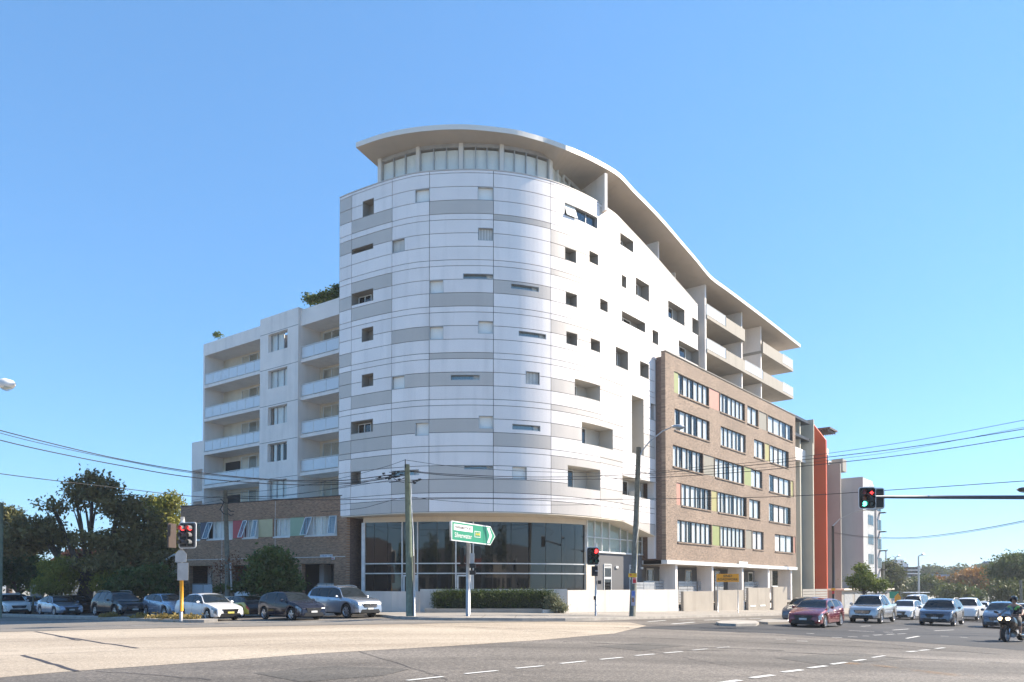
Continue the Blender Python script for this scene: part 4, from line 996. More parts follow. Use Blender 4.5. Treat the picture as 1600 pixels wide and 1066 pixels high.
# ================================================================ buildings further along the right-hand street
FS = Frame(FA.p(0, 0, 0)[:2], E1)
M_KHAKI = mat('khaki_render', (.52, .49, .4), .8, scale=.5, amt=.05, dirt=.12)
M_RED = mat('burnt_red_render', (.52, .075, .018), .7, scale=.5, amt=.05)
M_LILAC = mat('pale_grey_render', (.4, .39, .4), .8, scale=.5, amt=.05, dirt=.1)
def row_building(name, label, k0, k1, zt, dfac, mface, fins, floors=6, mwall=M_WHITE, dback=-14):
    T = thing(name, label, 'building', FS.p(k0, dfac, -1.5))
    m = MB(); m.fb(FS, k0, k1, dback, dfac - .1, -2, zt); m.build('wall', mwall, T)
    for u0, u1, vt, dd, mm, nm in fins:
        ka = FS.hit(u1, 800, dd)[0]; z = FS.hit((u0 + u1) / 2, vt, dd)[1]
        m = MB(); m.fb(FS, ka, ka + .3, dfac - .2, dd, -2, z); m.build(nm, mm, T)
    h = (zt - 1.5) / floors
    step = 3.2; n = max(1, int((k1 - k0) / step))
    for i in range(n):
        a = k0 + (k1 - k0) * (i + .15) / n; b = k0 + (k1 - k0) * (i + .85) / n
        for f in range(floors):
            z = 1.6 + f * h
            m = MB(); m.fb(FS, a, b, dfac - .098, dfac + .05, z, z + h * .68); o = m.build('window', M_WFRAME, T)
            m = MB(); m.fb(FS, a + .1, b - .1, dfac + .05, dfac + .06, z + .1, z + h * .68 - .1); m.build('pane', M_GLASSD, o)
            m = MB(); m.fb(FS, a - .1, b + .1, dfac - .096, dfac + .22, z - .25, z - .01); m.build('sill', M_WHITE, o)
    return T
kk = lambda u, d=0: FS.hit(u, 800, d)[0]
k1_, k2_, k3_, k4_ = kE + .4, kk(1270, -2), kk(1299, -2), kk(1314, -1.5)
b1 = row_building('apartment_building', 'khaki rendered apartment building with tall vertical fins beside the brick wing', k1_, k2_, FS.hit(1262, 668, -1)[1], -2.2, M_KHAKI,
                  [(1242, 1250.5, 650, -1.0, M_KHAKI, 'fin'), (1256, 1270.5, 690, -.1, M_KHAKI, 'fin')])
ka = kk(1268, -.6); m = MB(); m.fb(FS, ka, ka + .2, -2.3, -.3, FS.hit(1260, 706, -.3)[1], FS.hit(1260, 655, -.3)[1] + .4); m.build('upper_screen_wall', M_KHAKI, b1)
m = MB(); m.fb(FS, k1_ + .5, ka, -2.1, -.9, FS.hit(1260, 724, -.9)[1], FS.hit(1260, 705, -.9)[1]); m.build('balcony', M_WHITE, b1)
for v in (658, 685):
    m = MB(); z = FS.hit(1256, v, -.5)[1]; m.fb(FS, k1_ + 2, ka - .3, -2.1, -.6, z, z + .3); m.build('sunshade', M_DARK, b1)
b2 = row_building('apartment_building', 'apartment building with a full height burnt red blade wall and sunshade at its top', k2_ + .2, k3_, FS.hit(1290, 690, -1)[1], -2.2, M_KHAKI, [])
kr = kk(1291, .6); zr0, zr1 = FS.hit(1272, 669, -1)[1], FS.hit(1289, 687, .6)[1]
m = MB(); m.prism([(-2.6, -1.5), (.6, -1.5), (.6, zr1), (-1.0, zr0 + .6), (-2.6, zr0 + .6)], lambda x, y, t: FS.p(kr + t, x, y), 0, .4); m.build('blade_wall', M_RED, b2)
m = MB(); kq2 = kk(1284, .3); m.fb(FS, kq2 + 2, kq2 + 5, -1.6, .7, zr0 - .2, zr0 + .0)
for q in range(8): m.fb(FS, kq2 + 2, kq2 + 5, -1.5 + q * .27, -1.44 + q * .27, zr0 - .45, zr0 - .21)
m.build('sunshade', mat('brown_louvre', (.12, .08, .06), .6), b2)
b3 = row_building('apartment_building', 'narrow taupe apartment building between the red blade wall and the pale grey end wall', k3_ + .2, k4_, FS.hit(1306, 716, -1)[1], -2.2, M_TAUPE,
                  [(1300, 1313.5, 722, -.3, M_TAUPE, 'fin')])
m = MB(); z = FS.hit(1308, 728, 0)[1]; m.fb(FS, k3_ + .5, k3_ + 2.2, -2.1, -.7, z, z + 1.6); m.build('balcony', M_TAUPE, b3)
k5_, k6_ = kk(1348.5, 1.0), kk(1366, 1.0)
b4 = thing('apartment_building', 'tall apartment building with a blank pale grey side wall and bright ribbed street front', 'building', FS.p(k5_, 1, -1.5))
z4 = FS.hit(1348, 745, 1)[1]
m = MB(); m.fb(FS, k5_, k5_ + .4, -14, 1.0, -2.5, z4); m.build('side_wall', M_LILAC, b4)
m = MB(); m.fb(FS, k5_ + .41, k6_, -14, .8, -2.5, z4 - .02); m.build('wall', M_WHITE, b4)
for i in range(9):
    a = k5_ + .5 + (k6_ - k5_ - .7) * i / 8; m = MB(); m.fb(FS, a - .12, a + .12, .8, 1.0, -1, z4 - .5); m.build('rib', M_WHITEP, b4)
for f in range(5):
    for q in (.55, .8):
        z = 2 + f * 2.6; a = k5_ + (k6_ - k5_) * q; m = MB(); m.fb(FS, a - .7, a + .5, .81, 1.03, z, z + 1.3); m.build('window', M_GLASSD, b4)
b5 = thing('apartment_building', 'grey apartment building with small square windows at the far end of the row', 'building', FS.p(k6_, 1, -1.5))
k7_ = kk(1375.5, 1.2); z5 = FS.hit(1370, 795, 1)[1]
m = MB(); m.fb(FS, k6_ + .3, k7_, -12, 1.2, -2.5, z5); m.build('wall', M_LILAC, b5)
for f in range(5):
    for q in (.3, .62): z = 1.5 + f * 2.6; a = k6_ + (k7_ - k6_) * q; m = MB(); m.fb(FS, a, a + 1.2, 1.2, 1.24, z, z + 1.4); m.build('window', M_GLASSD, b5)
    m = MB(); m.fb(FS, k7_ - .8, k7_ - .1, 1.2, 2.0, 1.2 + f * 2.6, 1.35 + f * 2.6); m.build('balcony', M_DARK, b5)

# ================================================================ garden walls
def gwall(label, pts, z0, z1, m_, th=.22, name='retaining_wall', cap=None, cat='wall'):
    T = thing(name, label, cat, (pts[0][0], pts[0][1], z0))
    for (xa, ya), (xb, yb) in zip(pts, pts[1:]):
        f = Frame((xa, ya), (xb - xa, yb - ya)); L_ = math.hypot(xb - xa, yb - ya); n = max(1, round(L_ / 4.6))
        for i in range(n):
            m = MB(); m.fb(f, L_ * i / n + .008, L_ * (i + 1) / n - .008, -th, 0, z0, z1); m.build('panel', m_, T)
    return T
gwall('long sunlit white rendered retaining wall behind the signal and timber pole', [(3.45, 47.4), (12.4, 57.0)], -1.2, 1.4, M_WALLW)
gwall('white rendered wall behind the clipped hedge', [(-5.6, 46.5), (3.4, 47.0)], -.3, 1.47, M_WALLW)
gwall('lower shaded white wall curving behind the silver four wheel drive', [(-11.2, 50.7), (-9.2, 48.2), (-7.4, 47.1), (-5.65, 46.9)], -.6, 1.33, M_WALLW)
pl_ = FA
def fap(k, d): return FA.p(k, d, 0)[:2]
kw = [FA.hit(u, 940, 1.9)[0] for u in (1068, 1115, 1121, 1162, 1169.5, 1203, 1208.5, 1230)]
for i, lab in enumerate(('beige wall panel next to the end of the white wall', 'beige wall panel behind the roadwork sign', 'beige wall panel with two white number plates', 'narrow beige wall panel at the far end of the wing')):
    gwall(lab, [fap(kw[2 * i], 1.9), fap(kw[2 * i + 1], 1.9)], -1.5, (1.25, 1.32, 1.5, 1.6)[i], M_WALLB, cat='wall')
for i, lab in enumerate(('low step block in the gap left of the first beige panel', 'low step block left of the roadwork sign post', 'low step block left of the number plates', 'low step block before the last beige panel')):
    k = kw[2 * i] - .9; gwall(lab, [fap(k, 1.6), fap(k + .85, 1.6)], -1.5, (-.02, .25, .4, .5)[i] , M_WALLW, name='step_block', cat='step')
for q, (u0, u1, v0, v1, lab) in enumerate(((1172.5, 1181, 946.3, 948.3, 'left white number plate on the beige wall panel'), (1188, 1196, 945.3, 947.8, 'right white number plate on the beige wall panel'))):
    a, z1 = FA.hit(u0, v0, 1.93); b, _ = FA.hit(u1, v0, 1.93); _, z0 = FA.hit(u0, v1, 1.93)
    m = MB(); m.fb(FA, a, b, 1.9, 1.93, z0, z1); m.build('number_plate', M_WHITEP, label=lab, category='sign')
T = thing('garden_fence', 'grey slatted side fence right of the last brick wing column', 'fence', FA.p(kE + .4, .8, -1))
slatfence(FA, T, kE + .6, kE + 9, 1.2, -1.3, 1.35, 9, mm=M_TAUPE)
gwall('low white boundary wall by the podium porches behind the white sedan', [(-20.4, 50.0), (-13.5, 47.6)], -.8, 1.0, M_WALLW)
gwall('tall white gate pier wall behind the white sedan boot', [(-24.6, 53.6), (-21.0, 51.9)], -1, .85, M_WALLW)
gwall('low garden wall between the black four wheel drive and the sedan', [(-32, 61.5), (-25.2, 54.4)], -1.3, .35, M_WALLW)
# hedge planter kerb
gwall('low grey planter kerb under the clipped hedge', [(-5.1, 44.6), (1.75, 44.8)], -.2, .33, M_CONC, name='planter_kerb', cat='kerb')
gwall('low pale step beside the hedge planter', [(1.8, 44.75), (3.5, 46.1)], -.3, .28, M_WALLW, name='step_block', cat='step')

# ================================================================ foliage
def leaves(name, parent, blobs, n, size, m_, seed, clump=18, spread=.35, flat=.6, **tags):
    r = np.random.default_rng(seed); B_ = np.array([b[:6] for b in blobs], float)
    w = np.array([b[3] * b[4] * b[5] for b in B_]) ** .75; w /= w.sum()
    nc = max(1, n // clump); idx = r.choice(len(B_), nc, p=w)
    d = r.normal(size=(nc, 3)); d /= np.linalg.norm(d, axis=1)[:, None]; rad = r.uniform(.2, 1.12, nc) ** .5
    c = B_[idx, :3] + d * rad[:, None] * B_[idx, 3:6] * r.uniform(.85, 1.1, (nc, 1))
    c = np.repeat(c, clump, 0); N_ = len(c)
    c += r.normal(size=(N_, 3)) * spread * np.array([1, 1, flat])
    a = r.normal(size=(N_, 3)); a /= np.linalg.norm(a, axis=1)[:, None]
    b = np.cross(a, r.normal(size=(N_, 3)) + [0, 0, .6]); b /= np.linalg.norm(b, axis=1)[:, None]
    s = (size * r.uniform(.5, 1.25, N_))[:, None]
    a *= s; b *= s * .55
    V = np.stack([c - a, c + b * .9 - a * .1, c + a, c - b * .9 - a * .1], 1).reshape(-1, 3)
    if parent is not None: V = V - np.array(ROOT[parent])
    else: V0 = np.array([c[:, 0].mean(), c[:, 1].mean(), c[:, 2].min()]); V = V - V0
    me = bpy.data.meshes.new(name); me.vertices.add(len(V)); me.vertices.foreach_set('co', V.astype('f4').ravel())
    me.loops.add(N_ * 4); me.loops.foreach_set('vertex_index', np.arange(N_ * 4, dtype='i4')); me.polygons.add(N_); me.polygons.foreach_set('loop_start', np.arange(0, N_ * 4, 4, dtype='i4'))
    me.update(calc_edges=True); me.materials.append(m_)
    o = bpy.data.objects.new(name, me); COL.objects.link(o)
    if parent is not None: o.parent = parent; ROOT[o] = ROOT[parent]
    else: o.location = tuple(V0); ROOT[o] = tuple(V0)
    for k, v in tags.items(): o[k] = v
    return o
L_DARK = leafmat('dark_fig_leaves', (.1, .085, .03), (.27, .21, .075)); L_DEEP = leafmat('deep_green_leaves', (.045, .075, .022), (.13, .175, .045))
L_YEL = leafmat('yellow_green_leaves', (.14, .16, .025), (.36, .33, .06)); L_MID = leafmat('mid_green_leaves', (.055, .075, .02), (.14, .16, .04))
L_HEDGE = leafmat('hedge_leaves', (.03, .055, .012), (.09, .12, .025), sc=2.5); L_AUT = leafmat('autumn_orange_leaves', (.2, .09, .015), (.42, .2, .03)); L_BROWN = leafmat('reddish_leaves', (.12, .04, .02), (.25, .1, .04))
M_BARK = mat('brown_bark', (.1, .07, .055), .95, scale=6, amt=.3, bump=.5)
def tree(label, base, trunk_r, trunk_h, blobs, n, size, m_, seed, name='tree', clump=18, spread=.35, limbs=None, cat='tree', lean=(0, 0)):
    T = thing(name, label, cat, base); rr = random.Random(seed); b0 = Vector(base); top = b0 + Vector((lean[0], lean[1], trunk_h))
    mb = MB(); mb.tube([b0 - Vector((0, 0, .3)), b0 + (top - b0) * .4 + Vector((rr.uniform(-.1, .1), 0, 0)), top], [trunk_r * 1.35, trunk_r, trunk_r * .8], 9)
    for b in blobs if limbs is None else limbs:
        e = Vector(b[:3]); md = top * .45 + e * .55 + Vector((rr.uniform(-.4, .4), rr.uniform(-.4, .4), -.1 * (e - top).length))
        mb.tube([top - Vector((0, 0, trunk_r)), md, e], [trunk_r * .5, trunk_r * .3, trunk_r * .12], 6)
        for _ in range(3):
            f = e + Vector((rr.uniform(-.8, .8) * b[3], rr.uniform(-.8, .8) * b[4], rr.uniform(-.3, .8) * b[5])); mb.tube([md, (md + f) / 2 + Vector((0, 0, .2)), f], [trunk_r * .2, trunk_r * .13, .02], 5)
    mb.build('trunk', M_BARK, T, smooth=True)
    leaves('crown', T, blobs, n, size, m_, seed, clump, spread); return T
def B3(u, v, Y, ru, rv, ry=None):     # blob from its centre and half-size in the photograph, at distance Y
    x, y, z = atY(u, v, Y); s = Y / F; return (x, y, z, ru * s, ry or ru * s, rv * s)
def gbase(u, Y, dz=0): x = (u - 800) / F * Y; return (x, Y, g(x) + dz)
big = [B3(145, 765, 62, 34, 18), B3(118, 772, 62, 14, 12), B3(148, 744, 62, 8, 6), B3(173, 757, 62, 10, 8), B3(190, 790, 62, 34, 20), B3(215, 822, 62, 36, 28), B3(205, 860, 62, 50, 26), B3(232, 860, 61, 34, 24),
       B3(82, 793, 62, 18, 11), B3(60, 830, 62, 40, 20), B3(30, 850, 63, 36, 22), B3(90, 845, 63, 32, 14), B3(160, 845, 61, 40, 12), B3(120, 790, 62, 10, 9), B3(255, 880, 60, 26, 20), B3(175, 880, 60, 45, 14)]
tree('large dark spreading tree with a thick forked trunk behind the parked cars', gbase(130, 62, .2), .62, 2.6, big, 24000, .19, L_DARK, 3, clump=22, spread=.42, lean=(.4, 0), limbs=[big[i] for i in (0, 4, 5, 8, 9, 6, 13)])
tree('yellow green sunlit tree between the dark tree and the podium', gbase(262, 76), .3, 5, [B3(250, 800, 76, 24, 22), B3(266, 785, 76, 16, 14), B3(235, 785, 76, 12, 10), B3(268, 830, 76, 22, 26), B3(245, 850, 76, 26, 26), B3(278, 860, 76, 16, 30), B3(288, 800, 78, 8, 10)], 13000, .17, L_YEL, 5, spread=.3)
tree('olive tree at the far left edge behind the pale pole', gbase(14, 78), .3, 4, [B3(14, 810, 78, 20, 16), B3(0, 840, 78, 26, 24), B3(38, 845, 78, 20, 18), B3(5, 800, 78, 9, 9)], 9000, .2, leafmat('olive_leaves', (.06, .07, .02), (.17, .15, .04)), 6)
tree('dense dark green tree at the left edge above the white off road car', gbase(30, 68), .3, 2, [B3(28, 890, 68, 40, 28), B3(-8, 880, 68, 30, 34), B3(58, 905, 68, 22, 18), B3(20, 870, 67, 30, 16)], 15000, .18, L_DEEP, 8)
tree('bright yellow green shrub in the garden left of the big trunk', gbase(92, 60), .12, .8, [B3(92, 905, 60, 26, 26), B3(80, 885, 60, 18, 14), B3(105, 890, 60, 16, 20), B3(70, 918, 59, 20, 14)], 9000, .11, L_YEL, 9, 'shrub', cat='shrub', spread=.22)
tree('reddish leafed shrub glimpsed behind the fork of the big trunk', gbase(128, 70), .12, 2, [B3(122, 872, 70, 14, 9), B3(140, 876, 70, 14, 7)], 2500, .13, L_BROWN, 10, 'shrub', cat='shrub')
tree('yellow green shrub right of the big trunk', gbase(158, 60), .1, .8, [B3(160, 910, 60, 18, 18), B3(172, 905, 59, 16, 14), B3(205, 860, 74, 18, 10), B3(192, 902, 66, 20, 10)], 6000, .11, L_YEL, 11, 'shrub', cat='shrub', spread=.22)
tree('dark rounded hedge bush behind the black four wheel drive', gbase(222, 57), .15, .6, [B3(215, 912, 57, 40, 22), B3(240, 905, 56, 24, 24), B3(258, 915, 56, 18, 22), B3(190, 918, 57, 22, 14)], 9000, .16, L_DEEP, 12, 'shrub', cat='shrub', spread=.22)
tree('dense round dark green street tree in front of the podium', gbase(424, 48.3), .12, 1.0, [B3(428, 872, 48.3, 18, 15), B3(412, 880, 48.3, 20, 14), B3(440, 886, 48.3, 18, 16), B3(420, 900, 48.3, 28, 16), B3(447, 906, 48.3, 16, 14), B3(408, 912, 48.5, 20, 12), B3(435, 918, 48.5, 26, 12)], 11000, .15, L_DEEP, 13, spread=.3, clump=12)
leaves('shrub', None, [B3(378, 917, 50, 22, 7), B3(350, 920, 51, 16, 5), B3(465, 915, 50.5, 14, 9), B3(400, 918, 50, 20, 9)], 6000, .09, L_DEEP, 14, spread=.15, label='low dark ground hedge along the podium wall', category='shrub')
tree('sparse brown leafed sapling beside the timber pole on the podium side', gbase(366, 49.5), .05, 1.2, [B3(366, 885, 49.5, 14, 22)], 420, .08, L_BROWN, 15, clump=6, spread=.3, name='sapling')
tree('second sparse sapling left of the podium timber pole', gbase(346, 50), .05, 1.2, [B3(345, 890, 50, 8, 20)], 240, .08, L_BROWN, 16, clump=6, spread=.3, name='sapling')
# clipped hedge
hb = []
T = thing('hedge', 'clipped dark green hedge along the white wall under the glazing', 'hedge', (-1.6, 45.6, .1))
r_ = random.Random(4)
hx0, hx1 = (679 - 800) / F * 45.6, (860 - 800) / F * 45.6
x = hx0 + .35
while x < hx1 - .2:
    for zz in (.55, .95, 1.12): hb.append((x, 45.7 + r_.uniform(-.05, .05), zz, .5, .55, .27))
    x += .42
leaves('foliage', T, hb, 42000, .06, L_HEDGE, 20, clump=10, spread=.09, flat=1)
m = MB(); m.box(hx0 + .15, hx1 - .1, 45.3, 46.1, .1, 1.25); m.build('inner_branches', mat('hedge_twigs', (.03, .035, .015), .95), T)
leaves('shrub', None, [(2.35, 45.3, .65, .5, .45, .55), (2.9, 45.4, .4, .35, .35, .3)], 3500, .07, leafmat('pale_variegated_leaves', (.12, .14, .06), (.3, .3, .2), sc=6), 21, clump=6, spread=.1, label='loose pale leafed shrub at the right end of the hedge', category='shrub')
# grass tufts on the island and roof planting
leaves('dry_grass', None, [(x_, y_, g(x_) + .22, .5, .4, .14) for x_, y_ in ((-18.3, 41.0), (-17.4, 40.2), (-19.5, 42.1), (-21, 43.2), (-24, 45.6), (-16.6, 39.8))], 1500, .1, leafmat('dry_grass_blades', (.2, .15, .04), (.4, .3, .1)), 22, clump=8, spread=.12, kind='stuff')
leaves('roof_planting', None, [B3(490, 468, 59.5, 12, 6), B3(508, 465, 59, 12, 6), B3(520, 460, 58.5, 8, 8), B3(529, 455, 58, 6, 8)], 3200, .12, L_DEEP, 23, clump=8, spread=.2, label='dark bushy planting along the roof terrace beside the silver tower', category='plants')
leaves('roof_shrub', None, [B3(340, 524, 66.7, 5, 2)], 260, .1, L_DEEP, 24, clump=6, spread=.15, label='tiny shrub on the parapet of the white block', category='plants')
# house with gable behind the signal
H = thing('house', 'small cream house with a white gable half hidden behind the traffic signal', 'house', gbase(262, 60))
x0, x1, xm = (232 - 800) / F * 60, (300 - 800) / F * 60, (276 - 800) / F * 60
m = MB(); m.box(x0, x1, 60, 68, -1, 2.6); m.build('wall', brick('red_house_brick', (1, 0), (.25, .1, .06), (.2, .08, .05), (.25, .2, .15)), H)
m = MB(); m.prism([(x0 - .1, 2.61), (x1 + .1, 2.61), (xm, 3.9)], lambda x, y, t: (x, t, y), 60, 60.15); m.build('gable', M_CREAM, H)
m = MB(); m.hexa([(x0 - .5, 59.6, 2.35), (x0 - .5, 68, 2.35), (xm, 68, 4.0), (xm, 59.6, 4.0), (x0 - .5, 59.6, 2.5), (x0 - .5, 68, 2.5), (xm, 68, 4.18), (xm, 59.6, 4.18)])
m.hexa([(x1 + .5, 59.6, 2.35), (x1 + .5, 68, 2.35), (xm, 68, 4.0), (xm, 59.6, 4.0), (x1 + .5, 59.6, 2.5), (x1 + .5, 68, 2.5), (xm, 68, 4.18), (xm, 59.6, 4.18)]); m.build('roof', M_TAUPE, H)
m = MB(); m.tube([(x0 - .5, 59.55, 2.45), (xm, 59.55, 4.1), (x1 + .5, 59.55, 2.45)], .09, 4); m.build('bargeboard', M_WHITEP, H)
H = thing('house', 'distant house with a terracotta roof behind the dark tree', 'house', gbase(125, 84))
c = atY(125, 880, 84); m = MB(); m.box(c[0] - 3, c[0] + 4, 84, 92, -2, c[2]); m.build('wall', M_CREAM, H)
m = MB(); m.prism([(c[0] - 3.6, c[2]), (c[0] + 4.6, c[2]), (c[0] + 2, c[2] + 1.6), (c[0] - 1, c[2] + 1.6)], lambda x, y, t: (x, t, y), 83.6, 92); m.build('roof', mat('terracotta_tiles', (.4, .13, .07), .8, scale=8, amt=.25), H)
T = thing('notice_board', 'blank white hoarding board in the garden behind the parked cars', 'sign', gbase(57, 60))
p0, p1 = atY(47, 932, 60), atY(68.5, 914, 60); m = MB(); m.box(p0[0], p1[0], 60, 60.08, p0[2], p1[2]); m.build('board', M_CONC, T)
m = MB(); m.box(p0[0] + .1, p0[0] + .2, 60.09, 60.2, -1.2, p1[2]); m.box(p1[0] - .2, p1[0] - .1, 60.09, 60.2, -1.2, p1[2]); m.build('post', M_WOOD, T)

# ================================================================ poles and wires
def cyl(mb, c0, c1, r0, r1=None, n=12): mb.tube([c0, c1], [r0, r1 or r0], n)
def pole(label, base, top, r0, r1, m_, name='utility_pole'):
    T = thing(name, label, 'pole', base); b, t = Vector(base), Vector(top)
    m = MB(); m.tube([b - Vector((0, 0, .3)), b + (t - b) * .5 + Vector((.015, 0, 0)), t], [r0, (r0 + r1) / 2, r1], 14); m.build('pole', m_, T, smooth=True); return T
p1b = (-5.25, 39.4, .1); p1t = atY(636, 726, 39.4)
P1 = pole('greenish timber power pole with cable cluster in front of the silver tower', p1b, p1t, .2, .13, M_WOODG)
tube_part('cable_conduit', [(p1b[0] + .23, p1b[1] - .1, 0), (p1b[0] + .2, p1b[1] - .1, 3.2)], .06, M_METAL, P1)
tube_part('cable', [(p1b[0] + .2, p1b[1] - .12, 3.2), (p1b[0] + .17, p1b[1] - .16, 4.5), (p1t[0] + .22, p1t[1] - .15, 6.2), (p1t[0] + .25, p1t[1] - .15, p1t[2] - 1.5), (p1t[0] + .2, p1t[1] - .12, p1t[2] - .8)], .022, M_WHITEP, P1)
tube_part('insulator_pin', [(p1t[0] - .06, p1t[1] - .12, p1t[2] - .2), (p1t[0] - .08, p1t[1] - .12, p1t[2] + .25)], .025, M_BLACK, P1)
m = MB()
for dx, dz in ((-.5, -.42), (-.75, -.5), (-.35, -.55), (-.6, -.68), (-.9, -.62), (-1.1, -.75), (-1.25, -.5), (.3, -.9), (.45, -.85), (.6, -.8), (.35, -1.0), (-.45, -.8), (-.95, -.78), (-1.45, -.68)):
    m.tube([(p1t[0] + dx, p1t[1] - .15, p1t[2] + dz), (p1t[0] + dx + .14, p1t[1] - .15, p1t[2] + dz + .03)], [.05, .035], 6)
for a, b in (((-.1, -.5), (-1.6, -.72)), ((-.1, -.6), (-1.2, -.55)), ((-.1, -.7), (-.9, -.95)), ((.1, -.95), (.8, -.78)), ((-.1, -.4), (-.9, -.42)), ((-.12, -.95), (-.7, -.7))):
    m.tube([(p1t[0] + a[0], p1t[1] - .15, p1t[2] + a[1]), (p1t[0] + (a[0] + b[0]) / 2, p1t[1] - .15, p1t[2] + (a[1] + b[1]) / 2 - .08), (p1t[0] + b[0], p1t[1] - .15, p1t[2] + b[1])], .018, 5)
m.build('cable_clamp_cluster', M_BLACK, P1)
p2b = (6.75, 43.0, g(6.75) + .1); p2t = atY(998, 699, 43.0)
P2 = pole('weathered grey timber pole with a street lamp and small posters', p2b, p2t, .19, .13, M_WOOD)
la = [atY(997, 720, 43), atY(1003, 705, 42.9), atY(1015, 690, 42.8), atY(1035, 674, 42.7), atY(1049, 668, 42.6)]
tube_part('lamp_arm', la, .035, M_METAL, P2)
def lamp_head(parent, c, tx, L_=.75, m_=M_METAL, low=0):
    c = Vector(c); t = Vector(tx).normalized(); m = MB()
    m.tube([c - t * L_ * .5, c - t * L_ * .3, c, c + t * L_ * .35, c + t * L_ * .5], [.05, .1, .14, .1, .03], 10); o = m.build('lamp_head', m_, parent, smooth=True)
    m = MB(); d = Vector((0, 0, -.07)); m.tube([c - t * L_ * .12 + d, c + t * L_ * .12 + d, c + t * L_ * .36 + d], [.08, .11, .05], 8); m.build('lens', M_GLASSB, o, smooth=True)
lamp_head(P2, atY(1060, 667, 42.5), (1, 0, -.05))
tube_part('cable', [(p2b[0] + .2, 42.85, 2.4), (p2b[0] + .23, 42.85, 3.2), (p2b[0] + .2, 42.85, 4), (p2t[0] + .15, 42.85, 6.3), (p2t[0] + .15, 42.85, 7.4)], .02, M_WHITEP, P2)
def pad(u0, u1, v0, v1, m_, name, Y=42.79, parent=P2):
    a, b = atY(u0, v1, Y), atY(u1, v0, Y); m = MB(); m.box(a[0], b[0], Y, Y + .02, a[2], b[2]); return m.build(name, m_, parent)
M_ORSIGN = mat('orange_sign_sheet', (.8, .33, .01), .5, amt=.05); M_REDS = mat('red_sign_sheet', (.6, .03, .03), .5, amt=.05)
pad(982, 995, 896, 902, mat('yellow_sign_sheet', (.85, .5, .02), .5), 'yellow_notice', 42.75); pad(984, 987, 897.5, 899.5, M_REDS, 'notice_mark', 42.74); pad(990, 993, 897.5, 899, M_ORSIGN, 'notice_mark', 42.74)
pad(988, 994.5, 902.5, 912, M_WHITEP, 'poster'); pad(988.8, 993.8, 905, 911.2, M_REDS, 'poster_panel', 42.775); pad(989, 993.6, 902.8, 904.3, M_REDS, 'poster_panel', 42.775)
pad(986.5, 992.5, 923, 946.5, mat('poster_paper', (.4, .42, .55), .6, scale=9, amt=.3), 'poster'); pad(987, 992, 924, 931, mat('poster_blue', (.12, .2, .55), .6), 'poster_panel', 42.775); pad(987.5, 991, 934, 941, mat('poster_portrait', (.3, .17, .12), .6, scale=20, amt=.5), 'poster_panel', 42.775)
P3 = pole('dark timber pole in front of the brown brick podium', gbase(357, 49.5, .1), atY(352, 766, 49.5), .17, .13, M_WOOD)
t3 = Vector(atY(352, 775, 49.4)); m = MB()
for a, b in (((-.3, -.2), (.25, -.5)), ((-.35, -.9), (-.1, -.4)), ((.15, -.8), (.6, -1.0)), ((.2, -1.15), (.55, -1.2)), ((-.3, -.9), (.1, -1.2))): m.tube([t3 + Vector((a[0], 0, a[1])), t3 + Vector(((a[0] + b[0]) / 2, -.05, (a[1] + b[1]) / 2 - .1)), t3 + Vector((b[0], 0, b[1]))], .03, 6)
m.build('cable_loops', M_BLACK, P3)
m = MB(); m.tube([atY(362, 922, 49.2), atY(360, 880, 49.2)], .06, 8); m.build('cable_conduit', M_METAL, P3)
P4 = pole('pale timber pole cut by the left edge of the photo', gbase(0.5, 52, .1), atY(3, 786, 52), .12, .1, M_WOODG)
L5 = pole('slender street lamp pole in front of the taupe building', FA.p(kk(1301, 4) , 4, -1.6), FA.p(kk(1301, 4), 4, FA.hit(1301, 822, 4)[1]), .16, .12, M_DARK, 'street_lamp')
tt = Vector(FA.p(kk(1301, 4), 4, FA.hit(1301, 822, 4)[1]))
tube_part('lamp_arm', [tt, tt + Vector((.6, -.3, .7)), tt + Vector((1.9, -1.2, 1.4)), tt + Vector((2.7, -1.8, 1.5))], .05, M_METAL, L5); lamp_head(L5, tt + Vector((3.1, -2.1, 1.5)), (1, -.6, 0), 1.1)
for u0, u1, v0, v1, mm, nm in ((1299, 1305, 919, 923, M_ORSIGN, 'orange_notice'), (1300, 1304, 924, 928, M_REDS, 'red_notice')):
    Yq = tt[1] - .3; pad(u0, u1, v0, v1, mm, nm, Yq, L5)
S1 = thing('street_lamp', 'street lamp head reaching in at the left edge above the trees', 'street lamp', (-12.9, 18.5, 0))
c = atY(8, 600, 18.5); m = MB(); m.tube([(c[0] - 3.0, 18.5, -.1), (c[0] - 3.0, 18.5, c[2] - 1), (c[0] - 2.6, 18.5, c[2] - .3), (c[0] - 1.4, 18.5, c[2]), (c[0] - .2, 18.5, c[2])], [.1, .08, .05, .04, .035], 10); m.build('pole', M_METAL, S1, smooth=True)
lamp_head(S1, c, (1, 0, -.06), .5, M_WHITEP)

